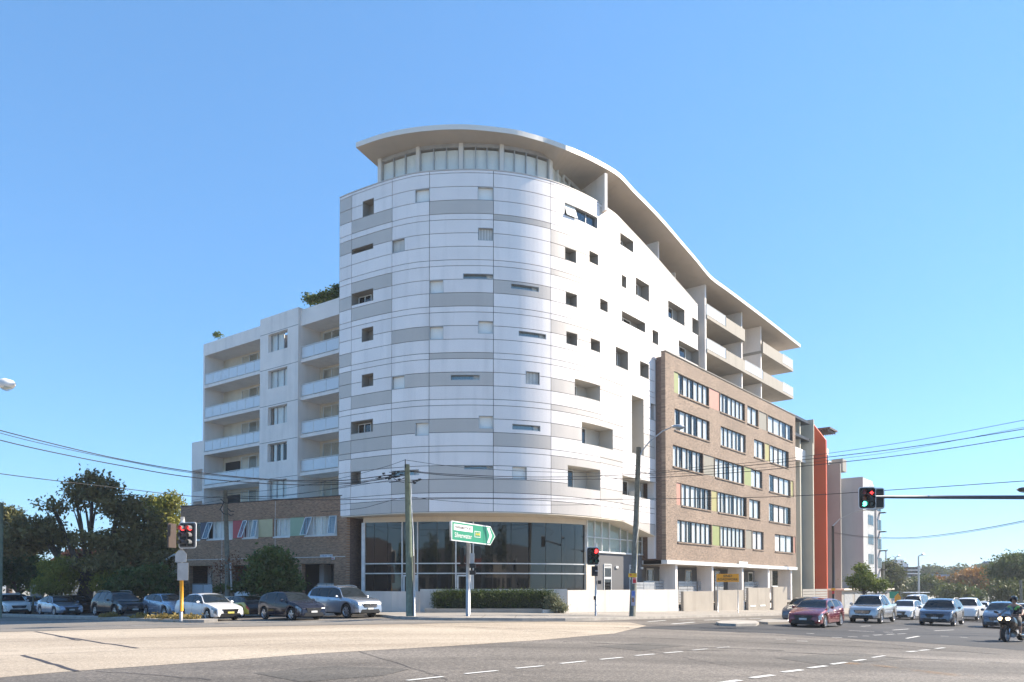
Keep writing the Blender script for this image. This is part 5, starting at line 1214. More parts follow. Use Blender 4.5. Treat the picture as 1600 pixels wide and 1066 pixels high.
def wire(pts, r=.016, lab=None):      # pts: (u, v, Y), smooth curve through them
    P = [Vector(atY(*p)) for p in pts]; Q = []
    P = [P[0] * 2 - P[1]] + P + [P[-1] * 2 - P[-2]]
    for i in range(1, len(P) - 2):
        for k in range(10):
            t = k / 10; a, b, c, d = P[i - 1:i + 3]; Q.append(.5 * ((2 * b) + (c - a) * t + (2 * a - 5 * b + 4 * c - d) * t * t + (3 * b - a - 3 * c + d) * t ** 3))
    Q.append(P[-2]); m = MB(); m.tube(Q, r, 5, cap=False)
    o = m.build('overhead_wire', M_WIRE, smooth=True); o['category'] = 'wire'; o['group'] = 'overhead wires strung between the poles'; o['label'] = lab
M_WIRE = mat('black_cable', (.02, .02, .02), .6)
WL = 'black overhead wire '
wire([(-40, 662, 30), (60, 688, 32), (180, 716, 35), (300, 737, 37), (420, 749, 38.5), (530, 751, 39), (620, 741, 39.3)], .022, WL + 'highest on the left, running down to the greenish pole')
wire([(-40, 666, 30), (60, 692, 32), (180, 717.5, 35), (300, 739, 37), (430, 751, 38.5), (540, 754, 39), (622, 743, 39.3)], .014, WL + 'second from the top on the left, almost touching the highest')
wire([(-40, 678, 30), (60, 702, 32), (180, 726, 35), (300, 746, 37), (440, 757, 38.5), (540, 756, 39), (625, 745, 39.3)], .022, WL + 'third from the top on the left')
wire([(-40, 735, 30), (60, 748, 33), (180, 762, 37), (300, 775.5, 42), (420, 780, 41), (530, 781, 40), (700, 778, 39.5), (900, 780, 42), (1000, 780, 43), (1220, 776, 42), (1420, 764, 38), (1640, 749, 34)], .018, WL + 'lowest long one crossing the whole photo')
wire([(352, 772, 49.4), (440, 764, 47), (530, 748, 43), (600, 730, 40), (632, 719, 39.3)], .012, WL + 'rising from the podium pole to the pin on the greenish pole')
wire([(352, 778, 49.4), (440, 774, 47), (530, 763, 43), (600, 752, 40), (636, 748, 39.3)], .012, WL + 'low one from the podium pole to the greenish pole')
wire([(300, 782, 56), (352, 775, 49.4), (430, 776, 47), (530, 762, 43), (610, 745, 40), (636, 742, 39.3)], .012, WL + 'from behind the podium pole to the cable cluster')
wire([(235, 800, 60), (300, 790, 55), (352, 780, 49.4)], .012, WL + 'short one left of the podium pole')
wire([(220, 812, 62), (290, 797, 56), (352, 784, 49.4)], .012, WL + 'short lower one left of the podium pole')
wire([(634, 719, 39.3), (700, 728, 39.7), (800, 735.5, 40.6), (900, 738.5, 41.8), (996, 739, 42.9), (1100, 729, 42), (1220, 718, 40.5), (1420, 690, 37), (1640, 649, 33)], .012, WL + 'topmost at the right')
wire([(640, 736, 39.3), (700, 741, 39.7), (800, 745, 40.6), (900, 745, 41.8), (996, 741, 42.9), (1100, 733.5, 42), (1220, 722.5, 40.5), (1420, 699, 37), (1640, 664, 33)], .018, WL + 'second from the top at the right')
wire([(640, 737, 39.3), (700, 743, 39.7), (800, 748, 40.6), (900, 749, 41.8), (996, 747.5, 42.9), (1100, 742, 42), (1220, 732, 40.5), (1420, 710, 37), (1640, 676, 33)], .018, WL + 'third from the top at the right')
wire([(1000, 744, 42.9), (1100, 738, 42.2), (1220, 728, 41), (1320, 716, 39), (1420, 702, 37), (1640, 660, 33)], .008, WL + 'thin dashed looking one at the right')
wire([(636, 776, 39.3), (700, 783, 39.7), (800, 788.5, 40.6), (900, 789, 41.8), (996, 785, 42.9)], .012, WL + 'low one between the greenish pole and the lamp pole')
wire([(500, 800, 41), (560, 795, 40.2), (590, 788, 40), (618, 780, 39.5), (636, 777, 39.3)], .012, WL + 'short slack one left of the greenish pole')
wire([(1302, 832, 85), (1345, 838, 78), (1400, 840.5, 68), (1450, 838, 60), (1530, 827, 50), (1640, 806, 42)], .022, WL + 'hanging low at the right in front of the far hill')
wire([(1302, 833.5, 85), (1345, 839.5, 78), (1400, 842, 68), (1450, 840, 60), (1530, 829, 50), (1640, 808, 42)], .015, WL + 'lowest of the hanging pair at the right')

# ================================================================ traffic signals and signs
M_BOARD = mat('matt_black_board', (.012, .013, .012), .6); M_OFF = mat('unlit_lens', (.02, .03, .028), .15)
M_REDL = mat('red_light', (.5, .01, .01), .3, emit=(1, .03, .03), es=2.2); M_GRNL = mat('green_light', (.02, .5, .35), .3, emit=(.1, 1, .7), es=2.5); M_DIMR = mat('dark_red_lens', (.25, .01, .01), .2)
M_DIMG = mat('dark_green_lens', (.01, .09, .07), .2); M_AMB = mat('dim_amber_lens', (.25, .06, .01), .3)
def signal_head(T, c, W_, H_, yaw, cols, lens, visor=.22, mboard=M_BOARD, border=True, vm=M_BOARD):
    c = Vector(c); fx = Vector((math.cos(yaw), math.sin(yaw), 0)); fn = Vector((math.sin(yaw), -math.cos(yaw), 0)); up = Vector((0, 0, 1))
    def rr_poly(w, h, r):
        out = []
        for cx, cy, a0 in ((w / 2 - r, h / 2 - r, 0), (-w / 2 + r, h / 2 - r, 90), (-w / 2 + r, -h / 2 + r, 180), (w / 2 - r, -h / 2 + r, 270)):
            for k in range(5): a = R(a0 + k * 22.5); out.append((cx + r * math.cos(a), cy + r * math.sin(a)))
        return out
    P = lambda x, y, t: c + fx * x + up * y + fn * t
    if border: m = MB(); m.prism(rr_poly(W_, H_, .13), P, -.02, .01); m.build('border_frame', M_WHITEP, T)
    m = MB(); m.prism(rr_poly(W_ - .07 * border, H_ - .07 * border, .11), P, -.018 if not border else .011, .02); bo = m.build('target_board', mboard, T)
    m = MB()
    for i in range(cols):
        x = (i - (cols - 1) / 2) * W_ * .42; m.hexa([P(x - .15, -H_ * .42, -.15), P(x + .15, -H_ * .42, -.15), P(x + .15, -H_ * .42, .08), P(x - .15, -H_ * .42, .08), P(x - .15, H_ * .42, -.15), P(x + .15, H_ * .42, -.15), P(x + .15, H_ * .42, .08), P(x - .15, H_ * .42, .08)])
    m.build('housing', M_BOARD, T)
    for i in range(cols):
        for j in range(3):
            x = (i - (cols - 1) / 2) * W_ * .42; y = (1 - j) * H_ * .27; r = .115
            ring = [(math.cos(R(a)) * r, math.sin(R(a)) * r) for a in range(0, 360, 24)]
            m = MB(); m.prism([(x + p, y + q) for p, q in ring], P, .08, .1); m.build('lens', lens[i][j], T)
            m = MB(); ar = [R(a) for a in range(-40, 221, 20)]
            for a, b in zip(ar, ar[1:]):
                for rr__, flip in ((r + .012, 0), (r + .004, 1)):
                    m.quad(P(x + math.cos(a) * rr__, y + math.sin(a) * rr__, .08), P(x + math.cos(b) * rr__, y + math.sin(b) * rr__, .08), P(x + math.cos(b) * rr__, y + math.sin(b) * rr__, .08 + visor), P(x + math.cos(a) * rr__, y + math.sin(a) * rr__, .08 + visor))
            m.build('visor', vm, T)
o_ = M_OFF
# left signal on the island
Ys = 37.6; pb = gbase(283.5, Ys, .13)
SG = thing('traffic_signal', 'traffic signal with twin red lights on a pole with a yellow sleeve on the island', 'traffic light', pb)
tp = atY(285, 808, Ys)
m = MB(); m.tube([pb, atY(283.5, 850, Ys)], .075, 12); m.build('pole', M_METAL, SG, smooth=True)
m = MB(); m.tube([atY(283.7, 955, Ys), atY(283.7, 906, Ys)], .088, 12); m.build('yellow_sleeve', mat('worn_yellow_wrap', (.75, .36, .02), .5, scale=8, amt=.15), SG, smooth=True)
m = MB(); m.tube([atY(286, 822, Ys), tp], .1, 12); m.build('pole_top', M_WHITEP, SG, smooth=True)
signal_head(SG, atY(293, 836.5, Ys - .25), .98, 1.28, R(-14), 2, [[M_REDL, o_, o_], [M_REDL, o_, M_DIMG]], .26, M_GREYW, vm=M_GREYW)
cc = Vector(atY(269, 837, Ys + .1)); m = MB(); m.hexa([cc + Vector(q) for q in ((-.1, -.3, -.6), (.02, .3, -.6), (.08, .28, -.6), (-.04, -.33, -.6), (-.1, -.3, .6), (.02, .3, .6), (.08, .28, .6), (-.04, -.33, .6))]); m.build('side_signal_board', mat('brown_backing', (.07, .05, .042), .6), SG)
def plate(T, u0, u1, v0, v1, Y, m_, name, th=.02): a, b = atY(u0, v1, Y), atY(u1, v0, Y); m = MB(); m.box(a[0], b[0], Y, Y + th, a[2], b[2]); return m.build(name, m_, T)
cc = Vector(atY(282.5, 869, Ys - .12)); m = MB(); m.prism([(math.cos(R(22.5 + 45 * k)) * .3, math.sin(R(22.5 + 45 * k)) * .3) for k in range(8)], lambda x, y, t: cc + Vector((x, t, y)), 0, .02); m.build('octagonal_plate', M_GFRAME, SG)
plate(SG, 273.5, 291, 873, 878.5, Ys - .13, M_GFRAME, 'bracket_plate'); plate(SG, 277, 294, 879.5, 907, Ys - .12, M_GFRAME, 'rectangular_plate')
# middle signal
pb = (4.62, 42.2, g(4.62) + .1); SM = thing('traffic_signal', 'traffic signal with one red light in front of the sunlit white wall', 'traffic light', pb)
m = MB(); m.tube([pb, atY(931, 862, 42.2)], .065, 12); m.build('pole', M_METAL, SM, smooth=True); m = MB(); m.tube([atY(931, 862, 42.2), atY(931, 848, 42.2)], .085, 12); m.build('pole_top', M_WHITEP, SM, smooth=True)
signal_head(SM, atY(926.2, 869, 41.95), .72, 1.0, R(12), 2, [[o_, o_, M_DIMG], [M_REDL, o_, M_DIMG]], .2)
cc = Vector(atY(929.5, 892.5, 41.9)); m = MB(); m.box(cc[0] - .16, cc[0] + .16, cc[1], cc[1] + .25, cc[2] - .27, cc[2] + .27); m.build('pedestrian_signal', M_BLACK, SM)
m = MB(); m.box(cc[0] + .02, cc[0] + .16, cc[1] - .12, cc[1] - .001, cc[2] - .02, cc[2] + .03); m.build('pedestrian_visor', M_GFRAME, SM)
cc = Vector(atY(936.5, 910, 42.2)); m = MB(); m.box(cc[0] - .08, cc[0] + .08, cc[1] - .2, cc[1] + .1, cc[2] - .1, cc[2] + .1); m.build('small_signal_box', M_BLACK, SM)
cc = Vector(atY(929.5, 934.5, 42.1)); m = MB(); m.box(cc[0] - .06, cc[0] + .05, cc[1] - .1, cc[1] + .1, cc[2] - .1, cc[2] + .1); m.build('push_button_box', M_BLACK, SM)
# overhead mast arm
YM = 37.0; SO = thing('mast_arm_signal', 'overhead traffic signal with green light and red arrow on a long mast arm', 'traffic light', (29, YM, -.8))
ar = [atY(1356, 776.5, YM), atY(1480, 777, YM), (29.0, YM, atY(1600, 777.5, YM)[2])]
m = MB(); m.tube(ar, [.07, .09, .11], 12); m.tube([(29, YM, g(29)), (29, YM, ar[2][2] + .3)], [.16, .12], 14); m.build('mast', mat('dark_blue_grey_steel', (.06, .075, .1), .5, .5), SO, smooth=True)
signal_head(SO, atY(1355, 778.2, YM - .25), .82, 1.06, R(-4), 2, [[M_DIMR, M_AMB, M_GRNL], [M_BOARD, o_, o_]], .16)
cc = Vector(atY(1361.5, 770, YM - .5)); m = MB(); m.tube([cc + Vector((-.06, 0, .0)), cc + Vector((.05, 0, .07))], .016, 5); m.tube([cc + Vector((-.06, 0, .0)), cc + Vector((.05, 0, -.07))], .016, 5); m.tube([cc + Vector((-.05, 0, 0)), cc + Vector((.11, 0, 0))], .016, 5); m.build('red_arrow', M_REDL, SO)
SB = signal_head(SO, atY(1373.5, 779, YM + .3), .5, 1.05, R(176), 1, [[o_, o_, o_]], .16)
# small lamp at the right edge of the arm
S2 = thing('street_lamp', 'street lamp head cut by the right edge above the mast arm', 'street lamp', (32, 39, -1))
c = atY(1601, 765, 39); m = MB(); m.tube([(c[0] + 3, 39, g(29)), (c[0] + 3, 39, c[2]), (c[0] + 2, 39, c[2] + .4), (c[0] + .5, 39, c[2] + .1)], [.1, .08, .05, .04], 8); m.build('pole', M_METAL, S2, smooth=True); lamp_head(S2, c, (-1, 0, -.03), .8, M_DARK)
# road direction sign
pb = (-2.28, 39.4, .1); D = thing('direction_sign', 'green road direction sign pointing right on a steel pole before the hedge', 'sign', pb)
m = MB(); m.tube([pb, atY(731.5, 822, 39.4)], .1, 14); m.build('pole', M_METAL, D, smooth=True); m = MB(); m.tube([atY(734, 960, 39.3), atY(734.5, 850, 39.3)], .035, 8); m.build('cable_conduit', M_WHITEP, D, smooth=True)
SA = Vector(atY(705.5, 832.5, 38.2)); EB = Vector(atY(774, 835, 41.0)); EB.z = SA.z - .0
SA.z = atY(705, 829, 38.2)[2]; EB.z = SA.z - .12
sx = (EB - SA); SL_ = sx.length; sx.normalize(); sn = Vector((sx.y, -sx.x, 0)).normalized(); su = Vector((0, 0, 1)); h = .5
FD = lambda x, y, t: SA + sx * x + su * y + sn * t
arrow = lambda e: [(0 + e, -h + e), (SL_ - .42, -h + e), (SL_ - e * 1.2, 0), (SL_ - .42, h - e), (0 + e, h - e)]
M_GREEN = mat('sign_green', (.02, .26, .15), .45, amt=.04)
m = MB(); m.prism(arrow(0), FD, -.03, .0); m.build('sign_border', M_WHITEP, D)
m = MB(); m.prism(arrow(.055), FD, .001, .006); m.build('sign_face', M_GREEN, D)
m = MB(); m.prism([(.16, .04), (1.62, .04), (1.62, .36), (.16, .36)], FD, .007, .011); m.build('name_panel', M_WHITEP, D)
text_part('PARRAMATTA RD', .2, FD(.89, .2, .014), sx, su, M_BLACK, D, xs=.8, depth=.002)
text_part('Silverwater', .36, FD(.89, -.2, .01), sx, su, M_WHITEP, D, xs=.82, depth=.003)
M_YL = mat('sign_yellow', (.75, .55, .03), .5)
m = MB(); m.prism([(1.78, -.18), (2.26, -.18), (2.26, .14), (1.78, .14)], FD, .007, .01); m.build('route_border', M_WHITEP, D)
m = MB(); m.prism([(1.81, -.15), (2.23, -.15), (2.23, .11), (1.81, .11)], FD, .011, .013); m.build('route_shield', M_GREEN, D)
text_part('A44', .26, FD(2.02, -.02, .016), sx, su, M_YL, D, xs=.85, depth=.002)
xc = SL_ - .72
m = MB(); m.prism([(xc, -.4), (xc + .2, -.4), (xc + .42, 0), (xc + .2, .4), (xc, .4), (xc + .22, 0)], FD, .007, .011); m.build('chevron', M_WHITEP, D)
m = MB(); q = Vector(atY(702.5, 829.5, 39.0)); m.hexa([q + Vector(p) for p in ((0, 0, -.5), (.5, .3, -.5), (.5, .33, -.5), (0, .03, -.5), (0, 0, .48), (.5, .3, .48), (.5, .33, .48), (0, .03, .48))]); m.build('second_board', M_METAL, D)
m = MB(); m.tube([atY(721, 858, 39.3), atY(723, 853, 39.2), atY(727, 856, 39.2), atY(727, 880, 39.2), atY(724, 884, 39.3)], .025, 6); m.hexa([Vector(atY(723, 869, 39.3)) + Vector(p) for p in ((-.12, -.1, -.45), (.05, .1, -.45), (.07, .08, -.45), (-.1, -.12, -.45), (-.12, -.1, .4), (.05, .1, .4), (.07, .08, .4), (-.1, -.12, .4))]); m.build('signal_board', M_BOARD, D)
m = MB(); c_ = Vector(atY(738, 880, 39.2)); m.box(c_[0] - .1, c_[0] + .1, c_[1] - .1, c_[1] + .1, c_[2] - .05, c_[2] + .5); m.build('signal_casing', M_METAL, D)
for dz in (-.15, -.5): m = MB(); m.box(c_[0] - .14, c_[0] + .18, c_[1] - .25, c_[1] + .05, c_[2] + dz - .1, c_[2] + dz + .12); m.build('signal_visor', M_BLACK, D)
# END ROADWORK
Yr = 57.0; pb = gbase(1137, Yr, .13); K = thing('roadwork_sign', 'orange roadwork sign on two steel posts before the beige walls', 'sign', pb)
a, b = atY(1119.5, 909.5, Yr), atY(1154.5, 896.8, Yr)
m = MB(); m.box(a[0], b[0], Yr, Yr + .03, a[2], b[2]); m.build('sign_face', M_ORSIGN, K)
zc = (a[2] + b[2]) / 2; hh = b[2] - a[2]; xc = (a[0] + b[0]) / 2
text_part('END', hh * .42, (xc, Yr - .01, zc + hh * .22), (1, 0, 0), (0, 0, 1), M_BLACK, K, xs=1.25); text_part('ROADWORK', hh * .42, (xc, Yr - .01, zc - hh * .2), (1, 0, 0), (0, 0, 1), M_BLACK, K, xs=1.0)
for u in (1121.5, 1153.3): x_ = atY(u, 900, Yr)[0]; m = MB(); m.tube([(x_, Yr + .06, g(x_) + .1), (x_, Yr + .06, b[2] - .05)], .035, 8); m.build('post', M_METAL, K, smooth=True)
# ================================================================ vehicles
M_TYRE = mat('tyre_rubber', (.02, .02, .02), .85); M_ALLOY = mat('alloy_rim', (.5, .5, .52), .3, .8); M_CHROME = mat('chrome', (.6, .6, .62), .12, 1.0)
M_CARGL = mat('car_window_glass', (.012, .016, .018), .04, ior=1.5, scale=.8, amt=.5); M_HEAD = mat('headlamp_glass', (.2, .21, .23), .1, .5, coat=.8, scale=14, amt=.5)
M_TAIL = mat('tail_lamp_red', (.35, .01, .01), .2, coat=.5); M_PLATE = mat('white_number_plate', (.6, .6, .58), .5); M_PLY = mat('yellow_number_plate', (.6, .52, .12), .5)
M_UNDER = mat('black_underbody', (.008, .008, .008), .9); M_DRL = mat('bright_lamp', (.8, .8, .8), .2, emit=(1, .97, .9), es=1.2)
def paint(n, c, metal=.35, rough=.26): return mat(n, c, .1 if sum(c) < .12 else rough, 0 if sum(c) < .12 else metal, coat=.2 if sum(c) < .12 else 1.0, spec=.35 if sum(c) < .12 else .5, scale=3, amt=.03)
def cr(keys, t):      # smooth interpolation through (t, z) keys
    k = [a for a, _ in keys]
    if t <= k[0]: return keys[0][1]
    if t >= k[-1]: return keys[-1][1]
    i = max(j for j in range(len(k) - 1) if k[j] <= t)
    t0, t1 = k[i], k[i + 1]; u = (t - t0) / (t1 - t0)
    def sl(j):
        if j <= 0 or j >= len(k) - 1: return 0 if (j <= 0 or j >= len(k) - 1) and len(k) < 2 else (keys[min(j + 1, len(k) - 1)][1] - keys[max(j - 1, 0)][1]) / max(1e-6, (k[min(j + 1, len(k) - 1)] - k[max(j - 1, 0)]))
        a = (keys[j + 1][1] - keys[j][1]) / (k[j + 1] - k[j]); b = (keys[j][1] - keys[j - 1][1]) / (k[j] - k[j - 1])
        return 0 if a * b <= 0 else 2 * a * b / (a + b)
    m0, m1 = sl(i) * (t1 - t0), sl(i + 1) * (t1 - t0)
    return keys[i][1] * (2 * u ** 3 - 3 * u * u + 1) + m0 * (u ** 3 - 2 * u * u + u) + keys[i + 1][1] * (-2 * u ** 3 + 3 * u * u) + m1 * (u ** 3 - u * u)
ST = {   # t runs from nose (0) to tail (1); top = upper outline, belt = shoulder line
 'sedan': dict(L=4.54, W=1.76, H=1.46, wr=.315, fx=.2, rx=.775, top=[(0, .5), (.012, .66), (.06, .75), (.17, .87), (.275, .955), (.43, 1.4), (.55, 1.46), (.68, 1.42), (.84, 1.12), (.96, 1.06), (1, .8)],
    belt=[(0, .48), (.02, .62), (.1, .72), (.27, .87), (.6, .94), (.85, .97), (1, .75)], cowl=.275, rf=.43, rr=.69, tail=.845, wins=[(.345, .515), (.545, .7), (.715, .785)], clr=.2),
 'hatch': dict(L=4.0, W=1.72, H=1.48, wr=.315, fx=.2, rx=.81, top=[(0, .5), (.012, .66), (.06, .78), (.16, .92), (.26, 1.0), (.44, 1.42), (.6, 1.48), (.8, 1.42), (.86, 1.36), (.955, 1.05), (.985, .9), (1, .6)],
    belt=[(0, .48), (.02, .63), (.1, .76), (.26, .9), (.6, .99), (.9, 1.06), (1, .6)], cowl=.26, rf=.44, rr=.845, tail=.955, wins=[(.35, .545), (.575, .76), (.775, .85)], clr=.2),
 'suv': dict(L=4.8, W=1.93, H=1.78, wr=.37, fx=.19, rx=.8, top=[(0, .6), (.01, .82), (.05, .98), (.15, 1.08), (.25, 1.14), (.38, 1.66), (.5, 1.76), (.75, 1.74), (.86, 1.66), (.95, 1.25), (.985, 1.05), (1, .7)],
    belt=[(0, .6), (.02, .78), (.1, .94), (.25, 1.05), (.6, 1.12), (.9, 1.17), (1, .7)], cowl=.25, rf=.385, rr=.85, tail=.955, wins=[(.32, .5), (.53, .71), (.735, .87)], clr=.26),
 'ute': dict(L=5.2, W=1.84, H=1.81, wr=.385, fx=.185, rx=.775, top=[(0, .6), (.01, .88), (.04, 1.0), (.15, 1.1), (.235, 1.16), (.33, 1.68), (.4, 1.77), (.53, 1.78), (.6, 1.7), (.645, 1.22), (.66, 1.16), (.98, 1.16), (1, .7)],
    belt=[(0, .6), (.02, .82), (.1, .98), (.23, 1.08), (.6, 1.12), (.66, 1.15), (.98, 1.155), (1, .7)], cowl=.235, rf=.335, rr=.6, tail=.645, wins=[(.29, .43), (.455, .585)], clr=.32),
 'van': dict(L=4.7, W=1.8, H=1.95, wr=.33, fx=.17, rx=.78, top=[(0, .6), (.015, .9), (.06, 1.08), (.14, 1.2), (.26, 1.8), (.36, 1.92), (.6, 1.95), (.95, 1.92), (.99, 1.6), (1, .8)],
    belt=[(0, .6), (.03, .85), (.12, 1.05), (.3, 1.12), (.9, 1.15), (1, .8)], cowl=.14, rf=.27, rr=.955, tail=.99, wins=[(.2, .38), (.42, .64), (.68, .92)], clr=.22),
}
def car(label, style, pm, pos, head, scale=1.0, L=None, H=None, grille='bar', plate=M_PLATE, group=None, rack=False, taxi=None, detail=True, trim=None, lights=None):
    S = ST[style]; Lc = (L or S['L']); sz = (H or S['H']) / S['H']; W_ = S['W']; wr = S['wr']
    T = thing({'sedan': 'parked_car', 'hatch': 'parked_car', 'suv': 'parked_car', 'ute': 'pickup_truck', 'van': 'van'}[style] if False else {'ute': 'pickup_truck', 'van': 'van'}.get(style, 'car'), label, {'ute': 'pickup', 'van': 'van'}.get(style, 'car'))
    if group: T['group'] = group
    ts = sorted({0, .004, .012, .025, .045, .07} | {round(i / 46, 4) for i in range(2, 46)} | {.96, .975, .988, .996, 1} | {S['cowl'], S['rf'], S['rr'], S['tail']} | {q for w in S['wins'] for q in w})
    arches = []
    for wx in (S['fx'], S['rx']):
        Ra = (wr + .055) / Lc
        arches.append((wx, Ra)); ts += [wx + Ra * c for c in (-1.0, -.995, -.95, -.85, -.7, -.5, -.25, 0, .25, .5, .7, .85, .95, .995, 1.0)]
    ts = sorted(set(ts)); ts = [t for i, t in enumerate(ts) if i == 0 or t - ts[i - 1] > .0015]
    clr = S['clr']
    rings = []
    for t in ts:
        zs, zt = cr(S['belt'], t) * sz, cr(S['top'], t) * sz
        zs = min(zs, zt - .01)
        e = abs(t - .5) * 2
        w = W_ / 2 * (1 - .07 * e ** 4 - .1 * max(0, (e - .86) / .14) ** 2.2)
        z0 = clr + (.12 * max(0, (.05 - t) / .05)) * .3
        for wx, Ra in arches:
            d = abs(t - wx) / Ra
            if d < .999: z0 = max(z0, wr + (wr + .055) * math.sqrt(1 - d * d))
        z0 = min(z0, zs - .1)
        h = zt - zs; gh = S['cowl'] < t < S['tail']
        y4 = w * .955 - .42 * max(0, h - .03) * (1 if gh else .8); y4 = max(y4, w * .45)
        pts = [(w * .9, z0 - (.0)), (w * .975, z0 + .04), (w * 1.0, z0 + .45 * (zs - z0)), (w * .99, z0 + .8 * (zs - z0)), (w * .965, zs), (w * .95, zs + min(.03, h * .12))]
        pts += [(w * .95 + (y4 - w * .95) * .5, zs + h * .5), (y4, zt - .14 * h), (y4 - .05, zt - .045 * h), (y4 * .6, zt - .0 * h), (0, zt + .012)]
        rings.append(((.5 - t) * Lc, pts))
    parts = {}
    def reg(t0, t1, j, side):
        tm = (t0 + t1) / 2
        if S['cowl'] < tm < S['rf'] and j in (8, 9): return 'windscreen'
        if S['rr'] < tm < S['tail'] and j in (8, 9): return 'rear_window'
        if j in (5, 6):
            for q, (a, b) in enumerate(S['wins']):
                if a < tm < b: return ('side_window', q, side)
            if S['cowl'] + .02 < tm < S['tail'] - .01: return 'pillar_trim' if not S['wins'][-1][1] < tm else 'body'
        if .008 < tm < .1 and j in (2, 3) and not (tm > .06 and j == 2): return ('headlight', side)
        if tm > .955 and j in (3, 4): return ('tail_light', side)
        if taxi and j <= 3: return 'lower_body'
        if j == 0 and detail: return 'sill_trim'
        return 'body'
    for side in (1, -1):
        for i in range(len(ts) - 1):
            for j in range(10):
                k = reg(ts[i], ts[i + 1], j, side); mb = parts.setdefault(k, MB())
                (xa, A), (xb, B_) = rings[i], rings[i + 1]
                q = [(xa, side * A[j][0], A[j][1]), (xb, side * B_[j][0], B_[j][1]), (xb, side * B_[j + 1][0], B_[j + 1][1]), (xa, side * A[j + 1][0], A[j + 1][1])]
                if side < 0: q = q[::-1]
                mb.quad(*q)
    for i in (0, len(ts) - 1):
        x, A = rings[i]; parts.setdefault('body', MB()).quad(*([(x, a, z) for a, z in A] + [(x, -a, z) for a, z in reversed(A[:-1])]))
    nm = {'lower_body': taxi, 'body': pm, 'windscreen': M_CARGL, 'rear_window': M_CARGL, 'pillar_trim': M_BLACK, 'sill_trim': trim or pm}
    for k, mb in parts.items():
        n_ = k if isinstance(k, str) else k[0]
        m_ = nm.get(n_) or {'side_window': M_CARGL, 'headlight': M_HEAD, 'tail_light': M_TAIL}[n_]
        o = mb.build(n_, m_, T, smooth=True)
        me = o.data; bm = bmesh.new(); bm.from_mesh(me); bmesh.ops.remove_doubles(bm, verts=bm.verts[:], dist=1e-4); bmesh.ops.recalc_face_normals(bm, faces=bm.faces[:])
        for e in bm.edges:
            if len(e.link_faces) == 2 and e.link_faces[0].normal.angle(e.link_faces[1].normal, 0) > R(38): e.smooth = False
        bm.to_mesh(me); bm.free()
    m = MB(); m.box(-Lc * .46, Lc * .46, -W_ * .4, W_ * .4, clr - .03, clr + .5); m.build('underbody', M_UNDER, T)
    for wx, sgn in ((S['fx'], 1), (S['fx'], -1), (S['rx'], 1), (S['rx'], -1)):
        x = (.5 - wx) * Lc; y = sgn * (W_ / 2 - .03); n = 22
        prof = [(wr * .66, -.19), (wr * .9, -.2), (wr, -.16), (wr, -.03), (wr * .93, .0), (wr * .68, .005)]
        m = MB(); b = 0
        for a in range(n):
            w0, w1 = 2 * math.pi * a / n, 2 * math.pi * (a + 1) / n
            for p, q in zip(prof, prof[1:]):
                m.quad(*[(x + r_ * math.cos(w), y + sgn * d, wr + r_ * math.sin(w)) for (r_, d), w in ((p, w0), (q, w0), (q, w1), (p, w1))])
        o = m.build('wheel', M_TYRE, T, smooth=True)
        m = MB(); m.prism([(wr * .66 * math.cos(R(a)), wr * .66 * math.sin(R(a))) for a in range(0, 360, 20)], lambda u, v, t: (x + u, y + sgn * t, wr + v), -.12, -.08); m.build('brake_disc', M_UNDER, o)
        m = MB(); r_ = random.Random(len(label)); ns = r_.choice((5, 5, 7))
        for s in range(ns):
            a = 2 * math.pi * s / ns + .3; ca, sa_ = math.cos(a), math.sin(a)
            P = lambda r, w, t: (x + r * ca - w * sa_, y + sgn * t, wr + r * sa_ + w * ca)
            m.hexa([P(.03, -.035, -.05), P(.03, .035, -.05), P(wr * .66, .05, -.05), P(wr * .66, -.05, -.05), P(.03, -.03, .0), P(.03, .03, .0), P(wr * .66, .035, -.015), P(wr * .66, -.035, -.015)])
        for a in range(n):
            w0, w1 = 2 * math.pi * a / n, 2 * math.pi * (a + 1) / n
            m.quad(*[(x + r0 * math.cos(w), y + sgn * d, wr + r0 * math.sin(w)) for r0, d, w in ((wr * .62, -.04, w0), (wr * .7, .006, w0), (wr * .7, .006, w1), (wr * .62, -.04, w1))])
        m.prism([(.06 * math.cos(R(a)), .06 * math.sin(R(a))) for a in range(0, 360, 45)], lambda u, v, t: (x + u, y + sgn * t, wr + v), -.05, .008)
        m.build('rim', M_ALLOY, o)
    fx = Lc / 2
    zg = cr(S['belt'], .02) * sz
    if detail:
        gw = W_ * (.27 if style in ('hatch', 'sedan') else .27)
        m = MB(); g0, g1 = zg - .2, zg + .02
        xo = lambda z: fx + .012 - .0
        m.prism([(-gw, g1), (gw, g1), (gw * .8, g0), (-gw * .8, g0)], lambda u, v, t: (fx - .03 + t - .14 * max(0, v - zg + .03), u, v), 0, .045); o = m.build('grille', M_BLACK, T)
        for q in range(3 if grille != 'dark' else 0):
            z = g0 + .04 + q * .06; m = MB(); m.box(fx + .0, fx + .026, -gw * .82, gw * .82, z, z + .018); m.build('slat', M_CHROME, o)
        m = MB(); m.tube([(fx + .03, .065 * math.cos(R(a)) , (g0 + g1) / 2 + .05 * math.sin(R(a))) for a in range(0, 361, 30)], .009, 5); m.build('badge', M_CHROME, T)
        m = MB(); m.prism([(-W_ * .36, clr + .02), (W_ * .36, clr + .02), (W_ * .3, clr + .21), (-W_ * .3, clr + .21)], lambda u, v, t: (fx - .04 + t, u, v), 0, .055); m.build('lower_intake', M_BLACK, T)
        m = MB(); m.box(fx + .02, fx + .04, -.186, .186, clr + .2, clr + .3); m.build('number_plate', plate, T)
